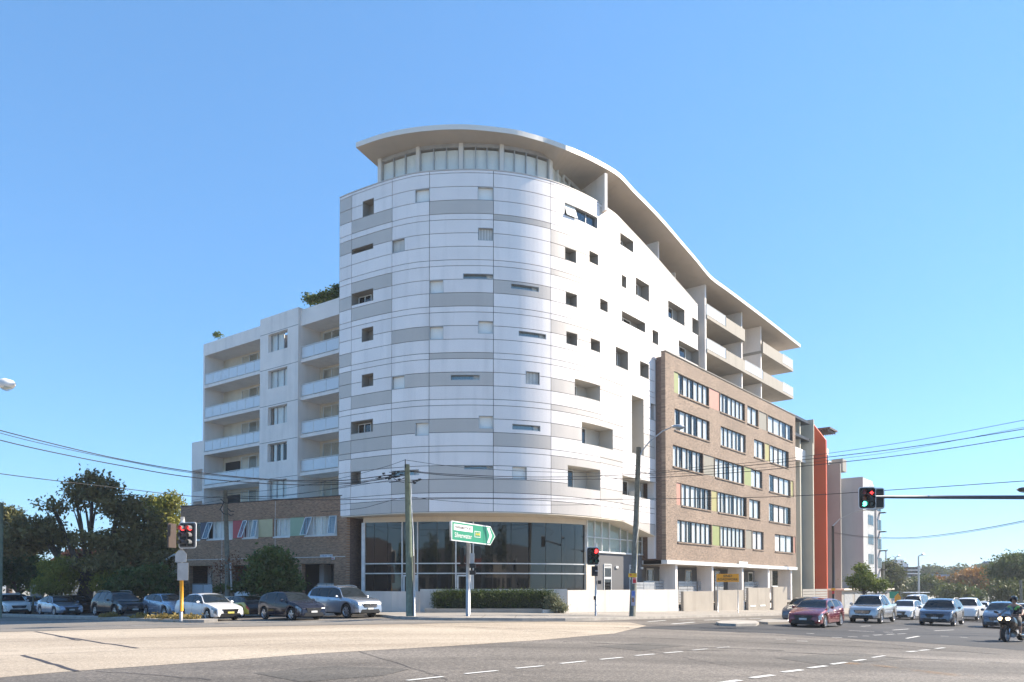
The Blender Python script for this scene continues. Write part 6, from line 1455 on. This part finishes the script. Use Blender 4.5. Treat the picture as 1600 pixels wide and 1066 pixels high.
        for s in (1, -1):
            m = MB(); m.prism([(math.cos(R(a)) * .09, math.sin(R(a)) * .05) for a in range(0, 360, 30)], lambda u, v, t: (fx - .1 + t - .3 * (s * u > 0) * abs(u), s * (W_ * .4) + u, clr + .17 + v), 0, .06); m.build('fog_light', M_DRL if lights else M_HEAD, T)
            xm, zm = (.5 - S['wins'][0][0] + .0) * Lc, cr(S['belt'], S['wins'][0][0]) * sz + .09
            m = MB(); m.tube([(xm + .02, s * (W_ / 2 + .02), zm), (xm + .0, s * (W_ / 2 + .1), zm + .01), (xm + .0, s * (W_ / 2 + .19), zm + .0)], [.05, .085, .05], 8); m.build('mirror', pm, T, smooth=True)
            for q, (a, b) in enumerate(S['wins'][:2]):
                t_ = b - .01; xh = (.5 - t_) * Lc; zh_ = cr(S['belt'], t_) * sz - .13
                m = MB(); m.tube([(xh + .1, s * (W_ / 2 * .985), zh_), (xh, s * (W_ / 2 + .02), zh_ + .01), (xh - .1, s * (W_ / 2 * .985), zh_)], .014, 5); m.build('door_handle', M_CHROME if style in ('suv', 'ute') else pm, T)
            m = MB()
            for t_ in (S['fx'] + .105, S['wins'][0][1] + .015, S['wins'][1][1] + .01):
                A0 = []
                for (xr, pts), (xr2, _) in zip(rings, rings[1:]):
                    if xr2 < (.5 - t_) * Lc <= xr: A0 = pts
                if A0: 
                    for j in range(0, 4): m.quad(*[((.5 - t_) * Lc + dx, s * (p[0] + .002), p[1]) for dx, p in ((-.006, A0[j]), (.006, A0[j]), (.006, A0[j + 1]), (-.006, A0[j + 1]))])
            if m.v: m.build('door_seam', M_BLACK, T)
        if style in ('suv',) or rack:
            zr = max(z for _, z in S['top']) * sz
            for s in (1, -1): m = MB(); yy = W_ * .36; m.tube([((.5 - .42) * Lc, s * yy, zr - .05), ((.5 - .5) * Lc, s * yy, zr + .03), ((.5 - (.78 if style == 'suv' else .55)) * Lc, s * yy, zr + .02), ((.5 - (.84 if style == 'suv' else .59)) * Lc, s * yy, zr - .07)], .018, 5); m.build('roof_rail', M_METAL if not rack else M_BLACK, T)
        if rack:
            for t_ in (.42, .55): m = MB(); m.tube([((.5 - t_) * Lc, -W_ * .42, zr + .06), ((.5 - t_) * Lc, W_ * .42, zr + .06)], .03, 6); m.build('roof_bar', M_BLACK, T)
    T.scale = (scale,) * 3
    x, y = pos; T.location = (x, y, g(x) + .012); T.rotation_euler = (0, 0, math.atan2(head[1], head[0]))
    # tilt with the slope of the road
    return T
def uY(u, Y): return ((u - 800) / F * Y, Y)
HL = (E1[1], -E1[0]); HR = (-E1[0], -E1[1])
def rot(h, deg): a = R(deg); return (h[0] * math.cos(a) - h[1] * math.sin(a), h[0] * math.sin(a) + h[1] * math.cos(a))
P_WHITE = paint('white_car_paint', (.72, .72, .72), 0, .4); P_NAVY = paint('dark_navy_paint', (.012, .014, .028)); P_SILV = paint('silver_blue_paint', (.38, .42, .48), .6); P_SILVW = paint('silver_paint', (.5, .5, .5), .6)
P_BLK = paint('black_car_paint', (.01, .01, .014)); P_GREY = paint('steel_grey_paint', (.1, .11, .13), .6); P_RED = paint('dark_red_paint', (.2, .012, .02), .4); P_BLUEG = paint('pale_blue_silver_paint', (.3, .36, .46), .6)
P_YEL = paint('taxi_yellow_paint', (.4, .36, .03), 0); P_SLATE = paint('slate_blue_grey_paint', (.1, .115, .15), .6)
car('white sedan waiting on the left behind the signal pole', 'sedan', P_WHITE, uY(326, 42.0), HL, plate=M_PLY)
car('dark navy hatchback between the white sedan and the silver four wheel drive', 'hatch', P_NAVY, uY(455, 40.6), HL, grille='dark')
car('silver four wheel drive at the head of the left queue', 'suv', P_SILV, uY(535, 42.9), HL, trim=M_BLACK, H=1.76)
car('dark hatchback with a yellow tail peeping out between the white sedan and the navy hatchback', 'hatch', P_BLK, uY(377, 46.4), (-HL[0], -HL[1]), detail=False, H=1.25, taxi=P_YEL)
car('black four wheel drive parked beneath the dark tree', 'suv', P_BLK, uY(186, 51.5), HL, H=1.7, L=4.85)
car('pale blue silver sedan left of the black four wheel drive', 'sedan', P_BLUEG, uY(93, 56.5), HL, L=4.6)
car('dark car hidden behind the pale blue sedan', 'hatch', P_BLK, uY(122, 60.5), HL, detail=False)
car('white compact four wheel drive at the far left edge', 'suv', P_WHITE, uY(14, 60.5), HL, H=1.7, L=4.6, trim=M_BLACK)
car('silver wagon behind the white compact four wheel drive', 'suv', P_SILV, uY(24, 66), HL, H=1.65, detail=False)
car('small grey sedan half hidden left of the pale blue sedan', 'sedan', P_BLUEG, uY(52, 62.5), HL, detail=False)
car('small silver car behind the white sedan boot', 'hatch', P_BLUEG, uY(262, 50), HL, detail=False)
car('dark red hatchback waiting first in the right hand queue', 'hatch', P_RED, uY(1276, 39.8), rot(HR, 0), L=4.3, H=1.45, lights=True, grille='dark')
car('grey car almost hidden behind the dark red hatchback', 'hatch', P_GREY, uY(1258, 47), HR, detail=False)
car('silver pickup with a bonnet scoop and black roof bars', 'ute', P_SILVW, uY(1364, 48.6), HR, rack=True, L=5.1)
car('slate grey compact four wheel drive in the middle lane', 'suv', P_SLATE, uY(1471, 47.5), HR, L=4.4, H=1.66, grille='dark')
car('small white hatchback between the silver pickup and the grey four wheel drive', 'hatch', P_WHITE, uY(1415, 58.5), HR, L=4.5, H=1.46)
car('white van with a roof rack behind the small white hatchback', 'van', P_WHITE, uY(1431, 68), HR)
car('dark blue grey family hatchback behind the motorcycle', 'hatch', P_SLATE, uY(1566, 46.2), HR, L=4.4, H=1.56)
car('white pickup behind the slate grey four wheel drive', 'ute', P_WHITE, uY(1513, 62), HR, detail=False)
car('white sedan further back in the middle lane', 'sedan', P_WHITE, uY(1532, 74), HR, detail=False)
car('silver sedan far back beside the orange trees', 'sedan', P_SILV, uY(1522, 92), HR, detail=False)
car('white car at the right edge behind the motorcyclist', 'sedan', P_WHITE, uY(1602, 62), HR, detail=False)
car('silver car deep in the right hand queue', 'sedan', P_SILVW, uY(1545, 104), HR, detail=False)
m = [o for o in bpy.data.objects if o.get('label', '').startswith('white van')][0]
mb = MB(); 
for x in (-1.6, 0, 1.3): mb.tube([(x, -.75, 2.08), (x, .75, 2.08)], .03, 5)
for y in (-.7, -.2, .3, .7): mb.tube([(-2, y, 2.12), (1.7, y, 2.12)], .04, 5)
ROOT[m] = (0, 0, 0); mb.build('roof_rack', M_METAL, m)

# motorcycle and rider
hd = rot(HR, -14); mp = uY(1583, 30.6)
MC = thing('motorcycle', 'dark touring motorcycle with both headlights on and a large pannier', 'motorcycle')
def wheel2(x, r, w):
    m = MB(); n = 24
    prof = [(r * .76, -w), (r * .93, -w * 1.05), (r, -w * .4), (r, w * .4), (r * .93, w * 1.05), (r * .76, w)]
    for a in range(n):
        w0, w1 = 2 * math.pi * a / n, 2 * math.pi * (a + 1) / n
        for p, q in zip(prof, prof[1:]): m.quad(*[(x + q_[0] * math.cos(v), q_[1], r + q_[0] * math.sin(v)) for q_, v in ((p, w0), (q, w0), (q, w1), (p, w1))])
    o = m.build('wheel', M_TYRE, MC, smooth=True)
    m = MB(); 
    for s in range(6):
        a = math.pi * s / 3; ca, sa_ = math.cos(a), math.sin(a); m.tube([(x + .04 * ca, 0, r + .04 * sa_), (x + r * .78 * ca, 0, r + r * .78 * sa_)], .016, 5)
    for a in range(n):
        w0, w1 = 2 * math.pi * a / n, 2 * math.pi * (a + 1) / n
        m.quad(*[(x + r * .74 * math.cos(v), yy, r + r * .74 * math.sin(v)) for yy, v in ((-w, w0), (w, w0), (w, w1), (-w, w1))])
    m.build('rim', M_ALLOY, o)
wheel2(.78, .31, .065); wheel2(-.75, .31, .085)
m = MB()
sec = [(.95, .05, .78, .98), (.9, .22, .66, 1.05), (.7, .3, .5, 1.12), (.45, .3, .36, 1.08), (.2, .24, .34, .98), (-.1, .2, .38, .86), (-.5, .2, .5, .84), (-.95, .16, .66, .88), (-1.1, .06, .74, .84)]
rg = []
for x, w, z0, z1 in sec: rg.append([(x, w * math.cos(R(a)) , (z0 + z1) / 2 + (z1 - z0) / 2 * math.sin(R(a))) for a in range(0, 360, 20)])
for a, b in zip(rg, rg[1:]):
    for k in range(18): m.quad(a[k], a[(k + 1) % 18], b[(k + 1) % 18], b[k])
m.quad(*rg[0]); m.quad(*rg[-1]); m.build('fairing', paint('bronze_black_paint', (.03, .022, .018)), MC, smooth=True)
m = MB(); m.prism([(-.18, 1.05), (.18, 1.05), (.22, 1.2), (.14, 1.38), (-.14, 1.38), (-.22, 1.2)], lambda u, v, t: (.75 - (v - 1.05) * .9 + t, u, v), 0, .01); m.build('windscreen', M_GLASSB, MC)
M_HON = mat('lit_headlamp', (1, .8, .5), .3, emit=(1, .72, .4), es=4)
for s in (1, -1):
    m = MB(); m.prism([(math.cos(R(a)) * .085, math.sin(R(a)) * .06) for a in range(0, 360, 30)], lambda u, v, t: (.9 + t - .15 * abs(u), s * .13 + u, .93 + v), 0, .05); m.build('headlight', M_HON, MC)
    m = MB(); m.tube([(.78, s * .1, .31), (.68, s * .1, .6), (.56, s * .1, .95)], [.03, .032, .03], 8); m.build('fork', M_CHROME, MC, smooth=True)
    m = MB(); m.tube([(.5, s * .1, 1.02), (.45, s * .3, 1.06), (.34, s * .42, 1.04)], .016, 6); m.build('handlebar', M_BLACK, MC)
    m = MB(); m.tube([(.62, s * .32, 1.14), (.6, s * .42, 1.18), (.58, s * .48, 1.18)], [.03, .055, .03], 8); m.build('mirror', M_BLACK, MC, smooth=True)
    m = MB(); m.tube([(-.3, s * .3, .62), (-.55, s * .34, .64), (-.95, s * .34, .64), (-1.1, s * .3, .64)], [.06, .17, .17, .08], 10); m.build('pannier', paint('silver_pannier', (.3, .3, .3), .6), MC, smooth=True)
    m = MB(); m.tube([(.1, s * .22, .28), (-.3, s * .25, .26), (-.95, s * .26, .34)], [.04, .05, .055], 8); m.build('exhaust', M_CHROME, MC, smooth=True)
m = MB(); m.tube([(-.62, 0, 1.08), (-.75, 0, 1.1), (-1.05, 0, 1.1), (-1.2, 0, 1.08)], [.12, .24, .24, .12], 12); m.build('top_box', paint('black_top_box', (.03, .03, .032)), MC, smooth=True)
m = MB(); m.tube([(.2, 0, .35), (-.15, 0, .42)], [.2, .22], 10); m.build('engine', M_METAL, MC, smooth=True)
m = MB(); m.tube([(.05, 0, .86), (-.2, 0, .83), (-.6, 0, .9)], [.1, .15, .1], 8); m.build('seat', M_BLACK, MC, smooth=True)
m = MB(); m.tube([(1.05, 0, .52), (.95, 0, .62), (.78, 0, .665), (.58, 0, .62)], [.05, .075, .08, .05], 8); m.build('mudguard', M_BLACK, MC, smooth=True)
def place(T): T.location = (mp[0], mp[1], g(mp[0]) + .012); T.rotation_euler = (0, 0, math.atan2(hd[1], hd[0]))
def skinned(name, verts, edges, m_, parent, sub=2):
    me = bpy.data.meshes.new(name); me.from_pydata([v[:3] for v in verts], edges, []); o = bpy.data.objects.new(name, me); COL.objects.link(o)
    sk = o.modifiers.new('skin', 'SKIN'); sk.use_smooth_shade = True
    for i, v in enumerate(verts): me.skin_vertices[0].data[i].radius = (v[3], v[4] if len(v) > 4 else v[3])
    me.skin_vertices[0].data[0].use_root = True
    o.modifiers.new('sub', 'SUBSURF').levels = sub; o.modifiers['sub'].render_levels = sub
    dg = bpy.context.evaluated_depsgraph_get(); m2 = bpy.data.meshes.new_from_object(o.evaluated_get(dg)); bpy.data.objects.remove(o)
    m2.materials.clear(); m2.materials.append(m_); m2.polygons.foreach_set('use_smooth', [True] * len(m2.polygons))
    o = bpy.data.objects.new(name, m2); COL.objects.link(o)
    if parent: o.parent = parent; ROOT[o] = (0, 0, 0)
    return o
PR = thing('person', 'motorcycle rider in a dark helmet and a green and navy work shirt', 'person')
M_SKIN = mat('skin', (.42, .24, .17), .6); M_NAVY = mat('navy_work_cloth', (.02, .022, .035), .85); M_HIV = mat('hi_vis_green_cloth', (.22, .5, .12), .8); M_SHORT = mat('grey_trousers', (.12, .11, .1), .9)
V = [(-.2, 0, .93, .17, .15), (-.17, 0, 1.12, .15, .14), (-.12, 0, 1.3, .17, .13), (-.1, 0, 1.42, .13, .1), (-.08, 0, 1.5, .058), (-.05, 0, 1.58, .07), (-.04, 0, 1.68, .09)]
E_ = [(i, i + 1) for i in range(6)]
for s in (1, -1):
    b = len(V); V += [(-.1, s * .2, 1.4, .07), (.02, s * .33, 1.2, .052), (.22, s * .38, 1.1, .04), (.32, s * .4, 1.07, .033)]; E_ += [(3, b), (b, b + 1), (b + 1, b + 2), (b + 2, b + 3)]
    b = len(V)
    if s > 0: V += [(-.1, s * .14, .88, .1), (.2, s * .26, .78, .085), (.25, s * .3, .55, .062), (.12, s * .28, .33, .045), (.24, s * .28, .27, .04)]
    else: V += [(-.1, s * .16, .86, .1), (.1, s * .36, .6, .08), (.06, s * .44, .34, .06), (.02, s * .46, .1, .045), (.16, s * .48, .05, .04)]
    E_ += [(0, b), (b, b + 1), (b + 1, b + 2), (b + 2, b + 3), (b + 3, b + 4)]
body = skinned('body', V, E_, M_SKIN, PR)
tv = [(-.2, 0, .93, .18, .165), (-.17, 0, 1.12, .163, .155), (-.12, 0, 1.3, .182, .145), (-.1, 0, 1.43, .138, .11)]
te = [(0, 1), (1, 2), (2, 3)]
for s in (1, -1): b = len(tv); tv += [(-.1, s * .2, 1.4, .085), (.0, s * .31, 1.23, .066)]; te += [(3, b), (b, b + 1)]
skinned('navy_shirt', tv, te, M_NAVY, PR)
for s in (1, -1): skinned('green_shirt_panel', [(-.02, s * .06, 1.37, .06, .06), (-.03, s * .15, 1.38, .075, .065), (-.04, s * .23, 1.35, .06, .06), (.0, s * .08, 1.24, .05, .06)], [(0, 1), (1, 2), (0, 3)], M_HIV, PR, 1)
lv = [(-.2, 0, .93, .172, .15)]; le = []
for s in (1, -1):
    b = len(lv); k = [(-.1, s * .15, .88, .115), (.2, s * .26, .78, .1), (.245, s * .295, .6, .078)] if s > 0 else [(-.1, s * .16, .86, .115), (.1, s * .36, .6, .095), (.075, s * .42, .42, .075)]
    lv += k; le += [(0, b), (b, b + 1), (b + 1, b + 2)]
skinned('trousers', lv, le, M_SHORT, PR)
for s, c in ((1, (.17, .28, .29)), (-1, (.07, -.465, .06))):
    skinned('boot', [(c[0] - .06, c[1], c[2] + .12, .055), (c[0] - .05, c[1], c[2] + .02, .055), (c[0] + .14, c[1], c[2], .045)], [(0, 1), (1, 2)], M_BLACK, PR, 1)
def hand(s):
    for q in range(4): skinned('finger', [(.31, s * (.37 + .022 * q), 1.09, .012), (.375, s * (.37 + .022 * q), 1.085, .01), (.385, s * (.37 + .022 * q), 1.05, .009), (.35, s * (.37 + .022 * q), 1.035, .008)], [(0, 1), (1, 2), (2, 3)], M_SKIN, PR, 1)
    skinned('thumb', [(.31, s * .36, 1.07, .014), (.34, s * .345, 1.05, .012), (.365, s * .345, 1.04, .009)], [(0, 1), (1, 2)], M_SKIN, PR, 1)
hand(1); hand(-1)
m = MB(); cx, cz, rr_ = -.045, 1.67, .145
nn_ = 16
def hp_(a, b, r): return (cx + r * 1.12 * math.cos(b) * math.cos(a), r * .95 * math.cos(b) * math.sin(a), cz + r * 1.05 * math.sin(b))
for i in range(24):
    for j in range(12):
        a0, a1 = 2 * math.pi * i / 24, 2 * math.pi * (i + 1) / 24; b0, b1 = -math.pi / 2 + math.pi * j / 12, -math.pi / 2 + math.pi * (j + 1) / 12
        am = ((a0 + a1) / 2 + math.pi) % (2 * math.pi) - math.pi; bm_ = (b0 + b1) / 2
        if (abs(am) < .95 and -.95 < bm_ < .3) or bm_ < -1.0: continue
        m.quad(hp_(a0, b0, rr_), hp_(a1, b0, rr_), hp_(a1, b1, rr_), hp_(a0, b1, rr_))
m.build('helmet', paint('black_helmet', (.012, .012, .014)), PR, smooth=True)
m = MB()
for s in (1, -1): m.tube([(.065, s * .035, 1.69), (.075, s * .035, 1.69)], .011, 6)
m.build('eyes', M_BLACK, PR); m = MB(); m.tube([(.05, 0, 1.69), (.085, 0, 1.655), (.06, 0, 1.645)], [.012, .018, .012], 6); m.build('nose', M_SKIN, PR, smooth=True)
place(MC); place(PR)

# ================================================================ far right background
def gb(u, Y, z=0): x = (u - 800) / F * Y; return (x, Y, z)
ZG = -2.3
mb = MB()
hx = np.linspace(60, 900, 22); hy = np.linspace(330, 900, 10)
H_ = [[(x, y, ZG + (6 + 3 * math.sin(x * .02) + 3 * math.sin(x * .047 + 1)) * min(1, max(0, (y - 330) / 130)) * min(1, max(0, (x - 60) / 60))) for y in hy] for x in hx]
for i in range(len(hx) - 1):
    for j in range(len(hy) - 1): mb.quad(H_[i][j], H_[i + 1][j], H_[i + 1][j + 1], H_[i][j + 1])
mb.build('hills', mat('wooded_hill', (.05, .06, .03), .95, scale=.05, amt=.4), smooth=True, kind='structure')
rb = random.Random(11); wb = []
for i in range(150):
    Y = rb.uniform(330, 520); u = rb.uniform(1385, 1640); x, _, _ = gb(u, Y); z = ZG + 5.5 * min(1, (Y - 330) / 130); wb.append((x, Y, z + 3, rb.uniform(3.5, 8), rb.uniform(3, 6), rb.uniform(1.8, 3.4)))
leaves('distant_woodland', None, wb, 32000, .8, leafmat('hazy_woodland_leaves', (.06, .075, .045), (.14, .15, .08), sc=.15), 31, clump=10, spread=1.3, kind='stuff')
def fartree(label, u, v, Y, ru, rv, m_, n, size, seed, sp_=.8, extra=()):
    c = B3(u, v, Y, ru, rv); n = int(n * 1.7); size *= .72; x, y, z = c[:3]; rr = random.Random(seed); bl = [c]
    for _ in range(5): a = rr.uniform(0, 6.28); bl.append((x + math.cos(a) * c[3] * .7, y + math.sin(a) * c[4] * .6, z + rr.uniform(-.5, .55) * c[5], c[3] * .5, c[4] * .5, c[5] * .5))
    bl += [B3(*e) for e in extra]
    tree(label, (x, y, g(x) - .1), max(.12, c[3] * .06), max(.8, z - c[5] - g(x)), bl, n, size, m_, seed, spread=sp_)
fartree('small bright green street tree in front of the pale grey building', 1350, 908, 66, 14, 15, leafmat('fresh_green_leaves', (.07, .11, .02), (.22, .26, .05)), 4500, .17, 41, .25, extra=((1345, 890, 66, 6, 8), (1372, 915, 66, 14, 8), (1335, 908, 66, 8, 6)))
fartree('dull green tree right of the last grey building', 1389, 902, 130, 9, 22, leafmat('dull_green_leaves', (.06, .075, .025), (.13, .14, .05)), 7000, .4, 42)
fartree('grey green tree below the dark apartment block', 1422, 918, 170, 18, 10, leafmat('dull_green_leaves', (.06, .075, .025), (.13, .14, .05)), 3500, .5, 43)
fartree('pale green tree left of the billboard', 1446, 915, 150, 12, 12, L_MID, 3000, .45, 44)
fartree('orange autumn tree beside the billboard pole', 1463, 914, 160, 10, 10, L_AUT, 2600, .45, 45)
fartree('large orange autumn tree', 1528, 910, 150, 24, 16, L_AUT, 7500, .45, 46, extra=((1530, 902, 150, 10, 8),))
fartree('brownish green autumn tree left of the large orange tree', 1496, 912, 155, 12, 12, leafmat('turning_leaves', (.13, .09, .025), (.26, .17, .04)), 3000, .45, 47)
fartree('orange topped tree behind the large orange tree', 1542, 905, 180, 16, 10, L_AUT, 3000, .5, 48)
fartree('dark green tree at the right edge of the street', 1583, 888, 110, 24, 18, L_DEEP, 13000, .32, 49, extra=((1600, 890, 110, 22, 22), (1570, 900, 112, 14, 12), (1590, 915, 112, 26, 12)))
fartree('green tree under the dark tree at the right edge', 1580, 925, 105, 18, 10, L_MID, 3500, .32, 50)
fartree('low green tree behind the grey four wheel drive', 1488, 928, 120, 12, 8, L_MID, 2500, .35, 51)
fartree('small dark tree between the queue and the orange trees', 1512, 930, 125, 12, 6, L_DEEP, 2000, .35, 52)
fartree('rounded tree on the skyline', 1543, 893, 300, 9, 8, L_MID, 2000, .9, 53, 1.4)
fartree('tree on the skyline beside the far white blocks', 1455, 896, 290, 14, 6, L_MID, 2000, .9, 55, 1.4)
fartree('second skyline tree near the billboard', 1500, 895, 310, 14, 6, L_MID, 2000, .9, 56, 1.4)
def farblock(label, u0, u1, v0, Y, m_, rows_, cols_, wm, depth=14):
    a, b = gb(u0, Y), gb(u1, Y); zt = atY(u0, v0, Y)[2]; T = thing('apartment_building', label, 'building', (a[0], Y, ZG))
    m = MB(); m.box(a[0], b[0], Y, Y + depth, ZG - 1, zt); m.build('wall', m_, T)
    h = (zt - 2) / rows_; w = (b[0] - a[0]) / cols_
    for i in range(rows_):
        for j in range(cols_): m = MB(); m.box(a[0] + w * (j + .2), a[0] + w * (j + .8), Y - .12, Y - .01, 2 + h * i + h * .3, 2 + h * i + h * .8); m.build('window', wm, T)
        m = MB(); m.box(a[0] + .02, b[0] - .02, Y - .6, Y - .005, 2 + h * i, 2 + h * i + .22); m.build('balcony', M_WHITE, T)
    m = MB(); m.box(a[0] + w * .3, a[0] + w * .8, Y + 2, Y + 6, zt, zt + 1.3); m.build('roof_plant_room', M_WHITE, T); return T
M_FARW = mat('far_pale_render', (.45, .46, .47), .8); M_FARD = mat('far_dark_brick', (.09, .07, .065), .85)
farblock('pale grey mid distance apartment block with balconies', 1397, 1412, 885, 210, M_FARW, 5, 3, M_GLASSD)
farblock('grey stair tower between the pale and the dark apartment blocks', 1411, 1419.5, 881, 215, mat('far_blue_grey_render', (.28, .3, .33), .8), 5, 1, M_FARW)
farblock('dark brown mid distance apartment block', 1418, 1437, 886, 205, M_FARD, 5, 3, M_GLASSD)
farblock('low far white apartment block on the hill left of the billboard', 1440, 1458, 889, 380, M_FARW, 4, 6, M_GLASSD)
farblock('far white apartment block on the hill above the billboard', 1460, 1479, 887.5, 370, M_FARW, 4, 6, M_GLASSD)
farblock('third far pale block on the hill right of the billboard', 1481, 1506, 891, 400, M_FARW, 3, 8, M_GLASSD)
farblock('tall far block partly behind the dark tree at the right', 1552, 1566, 881, 330, mat('far_blue_block', (.3, .34, .4), .8), 8, 3, M_GLASSD)
# billboard
Yb = 165; a, b = gb(1454, Yb), gb(1498.5, Yb); z0, z1 = atY(1454, 907.5, Yb)[2], atY(1454, 898, Yb)[2]
T = thing('billboard', 'long pale blue billboard on a single dark pole', 'billboard', ((a[0] + b[0]) / 2, Yb, ZG))
m = MB(); m.box(a[0], b[0], Yb, Yb + .5, z0, z1); m.build('board', mat('blue_grey_poster', (.22, .3, .45), .6, scale=.4, amt=.3), T)
m = MB(); xm = gb(1476, Yb)[0]; m.tube([(xm, Yb + 1, ZG), (xm, Yb + 1, z1)], .7, 10); m.box(xm - 2.2, xm + 2.2, Yb - .4, Yb - .01, z0 - .5, z1 - 1); m.build('pole', M_FARD, T)
# distant poles and floodlights
def lamp(label, u, vt, Y, du=6, name='street_lamp', two=False):
    x, _, _ = gb(u, Y); zt = atY(u, vt, Y)[2]; T = thing(name, label, 'street lamp', (x, Y, ZG)); s = Y / F
    m = MB(); m.tube([(x, Y, ZG), (x, Y, zt)], [.18, .12], 6); m.build('pole', M_METAL, T)
    m = MB(); m.tube([(x, Y, zt), (x + du * s, Y, zt + .3)], .07, 5); 
    if two: m.tube([(x, Y, zt), (x - du * s, Y, zt + .3)], .07, 5)
    m.build('lamp_arm', M_METAL, T)
    m = MB(); m.tube([(x + du * s * .8, Y, zt + .3), (x + du * s * 1.4, Y, zt + .25)], [.25, .12], 6); m.build('lamp_head', M_METAL, T)
lamp('thin mast with a floodlight platform left of the pale blocks', 1384.5, 862.5, 140, 2, two=True)
lamp('thin double arm lamp above the pale apartment block', 1399.5, 871, 150, 5, two=True)
lamp('lamp pole with cross arms above the dark apartment block', 1435.5, 869, 130, 7)
lamp('lamp on a bent arm near the far blue block', 1558, 882, 120, -16)
for u, v, Y, lab in ((1561, 890, 115, 'pale timber pole below the far blue block'), (1595, 907, 100, 'pale timber pole at the right edge'), (1381, 880, 110, 'thin dark pole at the corner of the last grey building'), (1408, 903, 150, 'thin dark pole before the pale apartment block'), (1547, 925, 120, 'short pale pole before the orange tree')):
    x, _, _ = gb(u, Y); T = thing('utility_pole', lab, 'pole', (x, Y, ZG)); m = MB(); m.tube([(x, Y, ZG), (x, Y, atY(u, v, Y)[2])], .16, 8); m.build('pole', M_WOOD, T)
T = thing('direction_sign', 'small green road sign above the far traffic', 'sign', gb(1398, 92, -2)); a, b = atY(1390.5, 935, 92), atY(1404, 924.5, 92); m = MB(); m.box(a[0], b[0], 92, 92.1, a[2], b[2]); m.build('board', M_GREEN, T)
m = MB(); m.box(a[0] + .3, a[0] + .4, 92.11, 92.2, -2.5, b[2]); m.box(b[0] - .4, b[0] - .3, 92.11, 92.2, -2.5, b[2]); m.build('post', M_METAL, T)
T = thing('warning_sign', 'orange diamond warning sign beside the far green sign', 'sign', gb(1403, 88, -2)); c = Vector(atY(1403, 934, 88)); m = MB(); m.prism([(-.35, -.5), (.35, -.5), (.35, .1), (0, .5), (-.35, .1)], lambda x, y, t: c + Vector((x, t, y)), 0, .05); m.build('board', M_ORSIGN, T)
m = MB(); m.tube([(c[0], 88.1, -2.4), (c[0], 88.1, c[2])], .05, 6); m.build('post', M_METAL, T)
T = thing('boundary_wall', 'low concrete wall and bus shelter strip below the orange trees', 'wall', gb(1520, 118, -2.6)); a, b = gb(1460, 118), gb(1600, 118); m = MB(); m.box(a[0], b[0], 118, 118.4, -3, -.8); m.build('wall', M_CONC, T)
T = thing('garage', 'low garage with a pale roof behind the silver pickup', 'building', FA.p(kk(1304, -.5), -.5, -2)); k = kk(1306, .8); m = MB(); m.fb(FA, k + 2, k + 26, -3, .8, -2.5, 1.15); m.build('wall', M_TAUPE, T); m = MB(); m.fb(FA, k + 1.7, k + 26.3, -3.2, 1.2, 1.153, 1.35); m.build('roof', M_CREAM, T)
m = MB(); 
for q in range(5): m.fb(FA, k + 3 + q * 4.5, k + 6.5 + q * 4.5, .8, .84, -2, .7)
m.build('roller_door', M_GFRAME, T)

# ================================================================ the other side of the junction, behind the camera (unseen; added for reflections and bounce light)
for i, (x, y, s) in enumerate(((-26, -22, 1.0), (-14, -30, 1.2), (-38, -12, .9), (14, -34, 1.1), (24, -26, 1.3))):
    tree(('tall', 'wide', 'small', 'round', 'broad')[i] + ' unseen tree added behind the camera for the glass to reflect', (x, y, 0), .3, 3.5, [(x, y, 7 * s, 4 * s, 4 * s, 3 * s), (x + 2, y, 5.5 * s, 3 * s, 3 * s, 2 * s), (x - 2, y + 1, 6 * s, 3 * s, 3 * s, 2.2 * s)], 3500, .35, L_DEEP, 70 + i, spread=.7)
T = thing('backdrop', 'low showroom building, unseen, added behind the camera for reflections', 'building', (-2, -30, 0))
m = MB(); m.box(-10, 8, -42, -30, -.5, 6.5); m.build('wall', M_FARW, T); m = MB(); m.box(-10.2, 8.2, -29.99, -29.5, 5.2, 6.9); m.build('fascia', M_RED, T)
for i in range(5): m = MB(); m.box(-9.4 + i * 3.5, -6.6 + i * 3.5, -29.99, -29.9, .3, 4.6); m.build('window', M_GLASSD, T)
for i, (x0, x1, h, mm) in enumerate(((-48, -12, 8.5, M_TAUPE), (10, 30, 7.5, M_CREAM), (31, 60, 9.5, M_TAUPE))):
    T = thing('backdrop_row', ('long dark', 'low khaki', 'tall brown')[i] + ' unseen building added behind the camera for reflections and bounce light', 'building', (x0, -34, 0)); m = MB(); m.box(x0, x1, -46, -34, -1, h); m.build('wall', mm, T)
    for q in range(int((x1 - x0) / 4)): m = MB(); m.box(x0 + q * 4 + .6, x0 + q * 4 + 3.2, -33.99, -33.9, .4, 3.2); m.build('window', M_GLASSD, T)
T = thing('side_backdrop', 'brown warehouse, unseen, added behind the camera for reflections', 'building', (-60, 5, 0)); m = MB(); m.box(-75, -52, -20, 16, -1, 9); m.build('wall', M_FARD, T); m = MB(); m.box(-51.99, -51.7, -18, 14, 1, 5); m.build('window', M_GLASSD, T)
# ================================================================ air
hz = MB(); hz.box(-3100, 3100, -700, 4100, -6, 60)
hm = bpy.data.materials.new('thin_haze'); hm.use_nodes = True; nt = hm.node_tree; nt.nodes.remove(nt.nodes['Principled BSDF'])
pv = nt.nodes.new('ShaderNodeVolumePrincipled'); pv.inputs['Color'].default_value = (.82, .88, .95, 1); pv.inputs['Density'].default_value = .00045; pv.inputs['Anisotropy'].default_value = .2
nt.links.new(pv.outputs[0], nt.nodes['Material Output'].inputs['Volume'])
hz.build('haze', hm, kind='stuff')
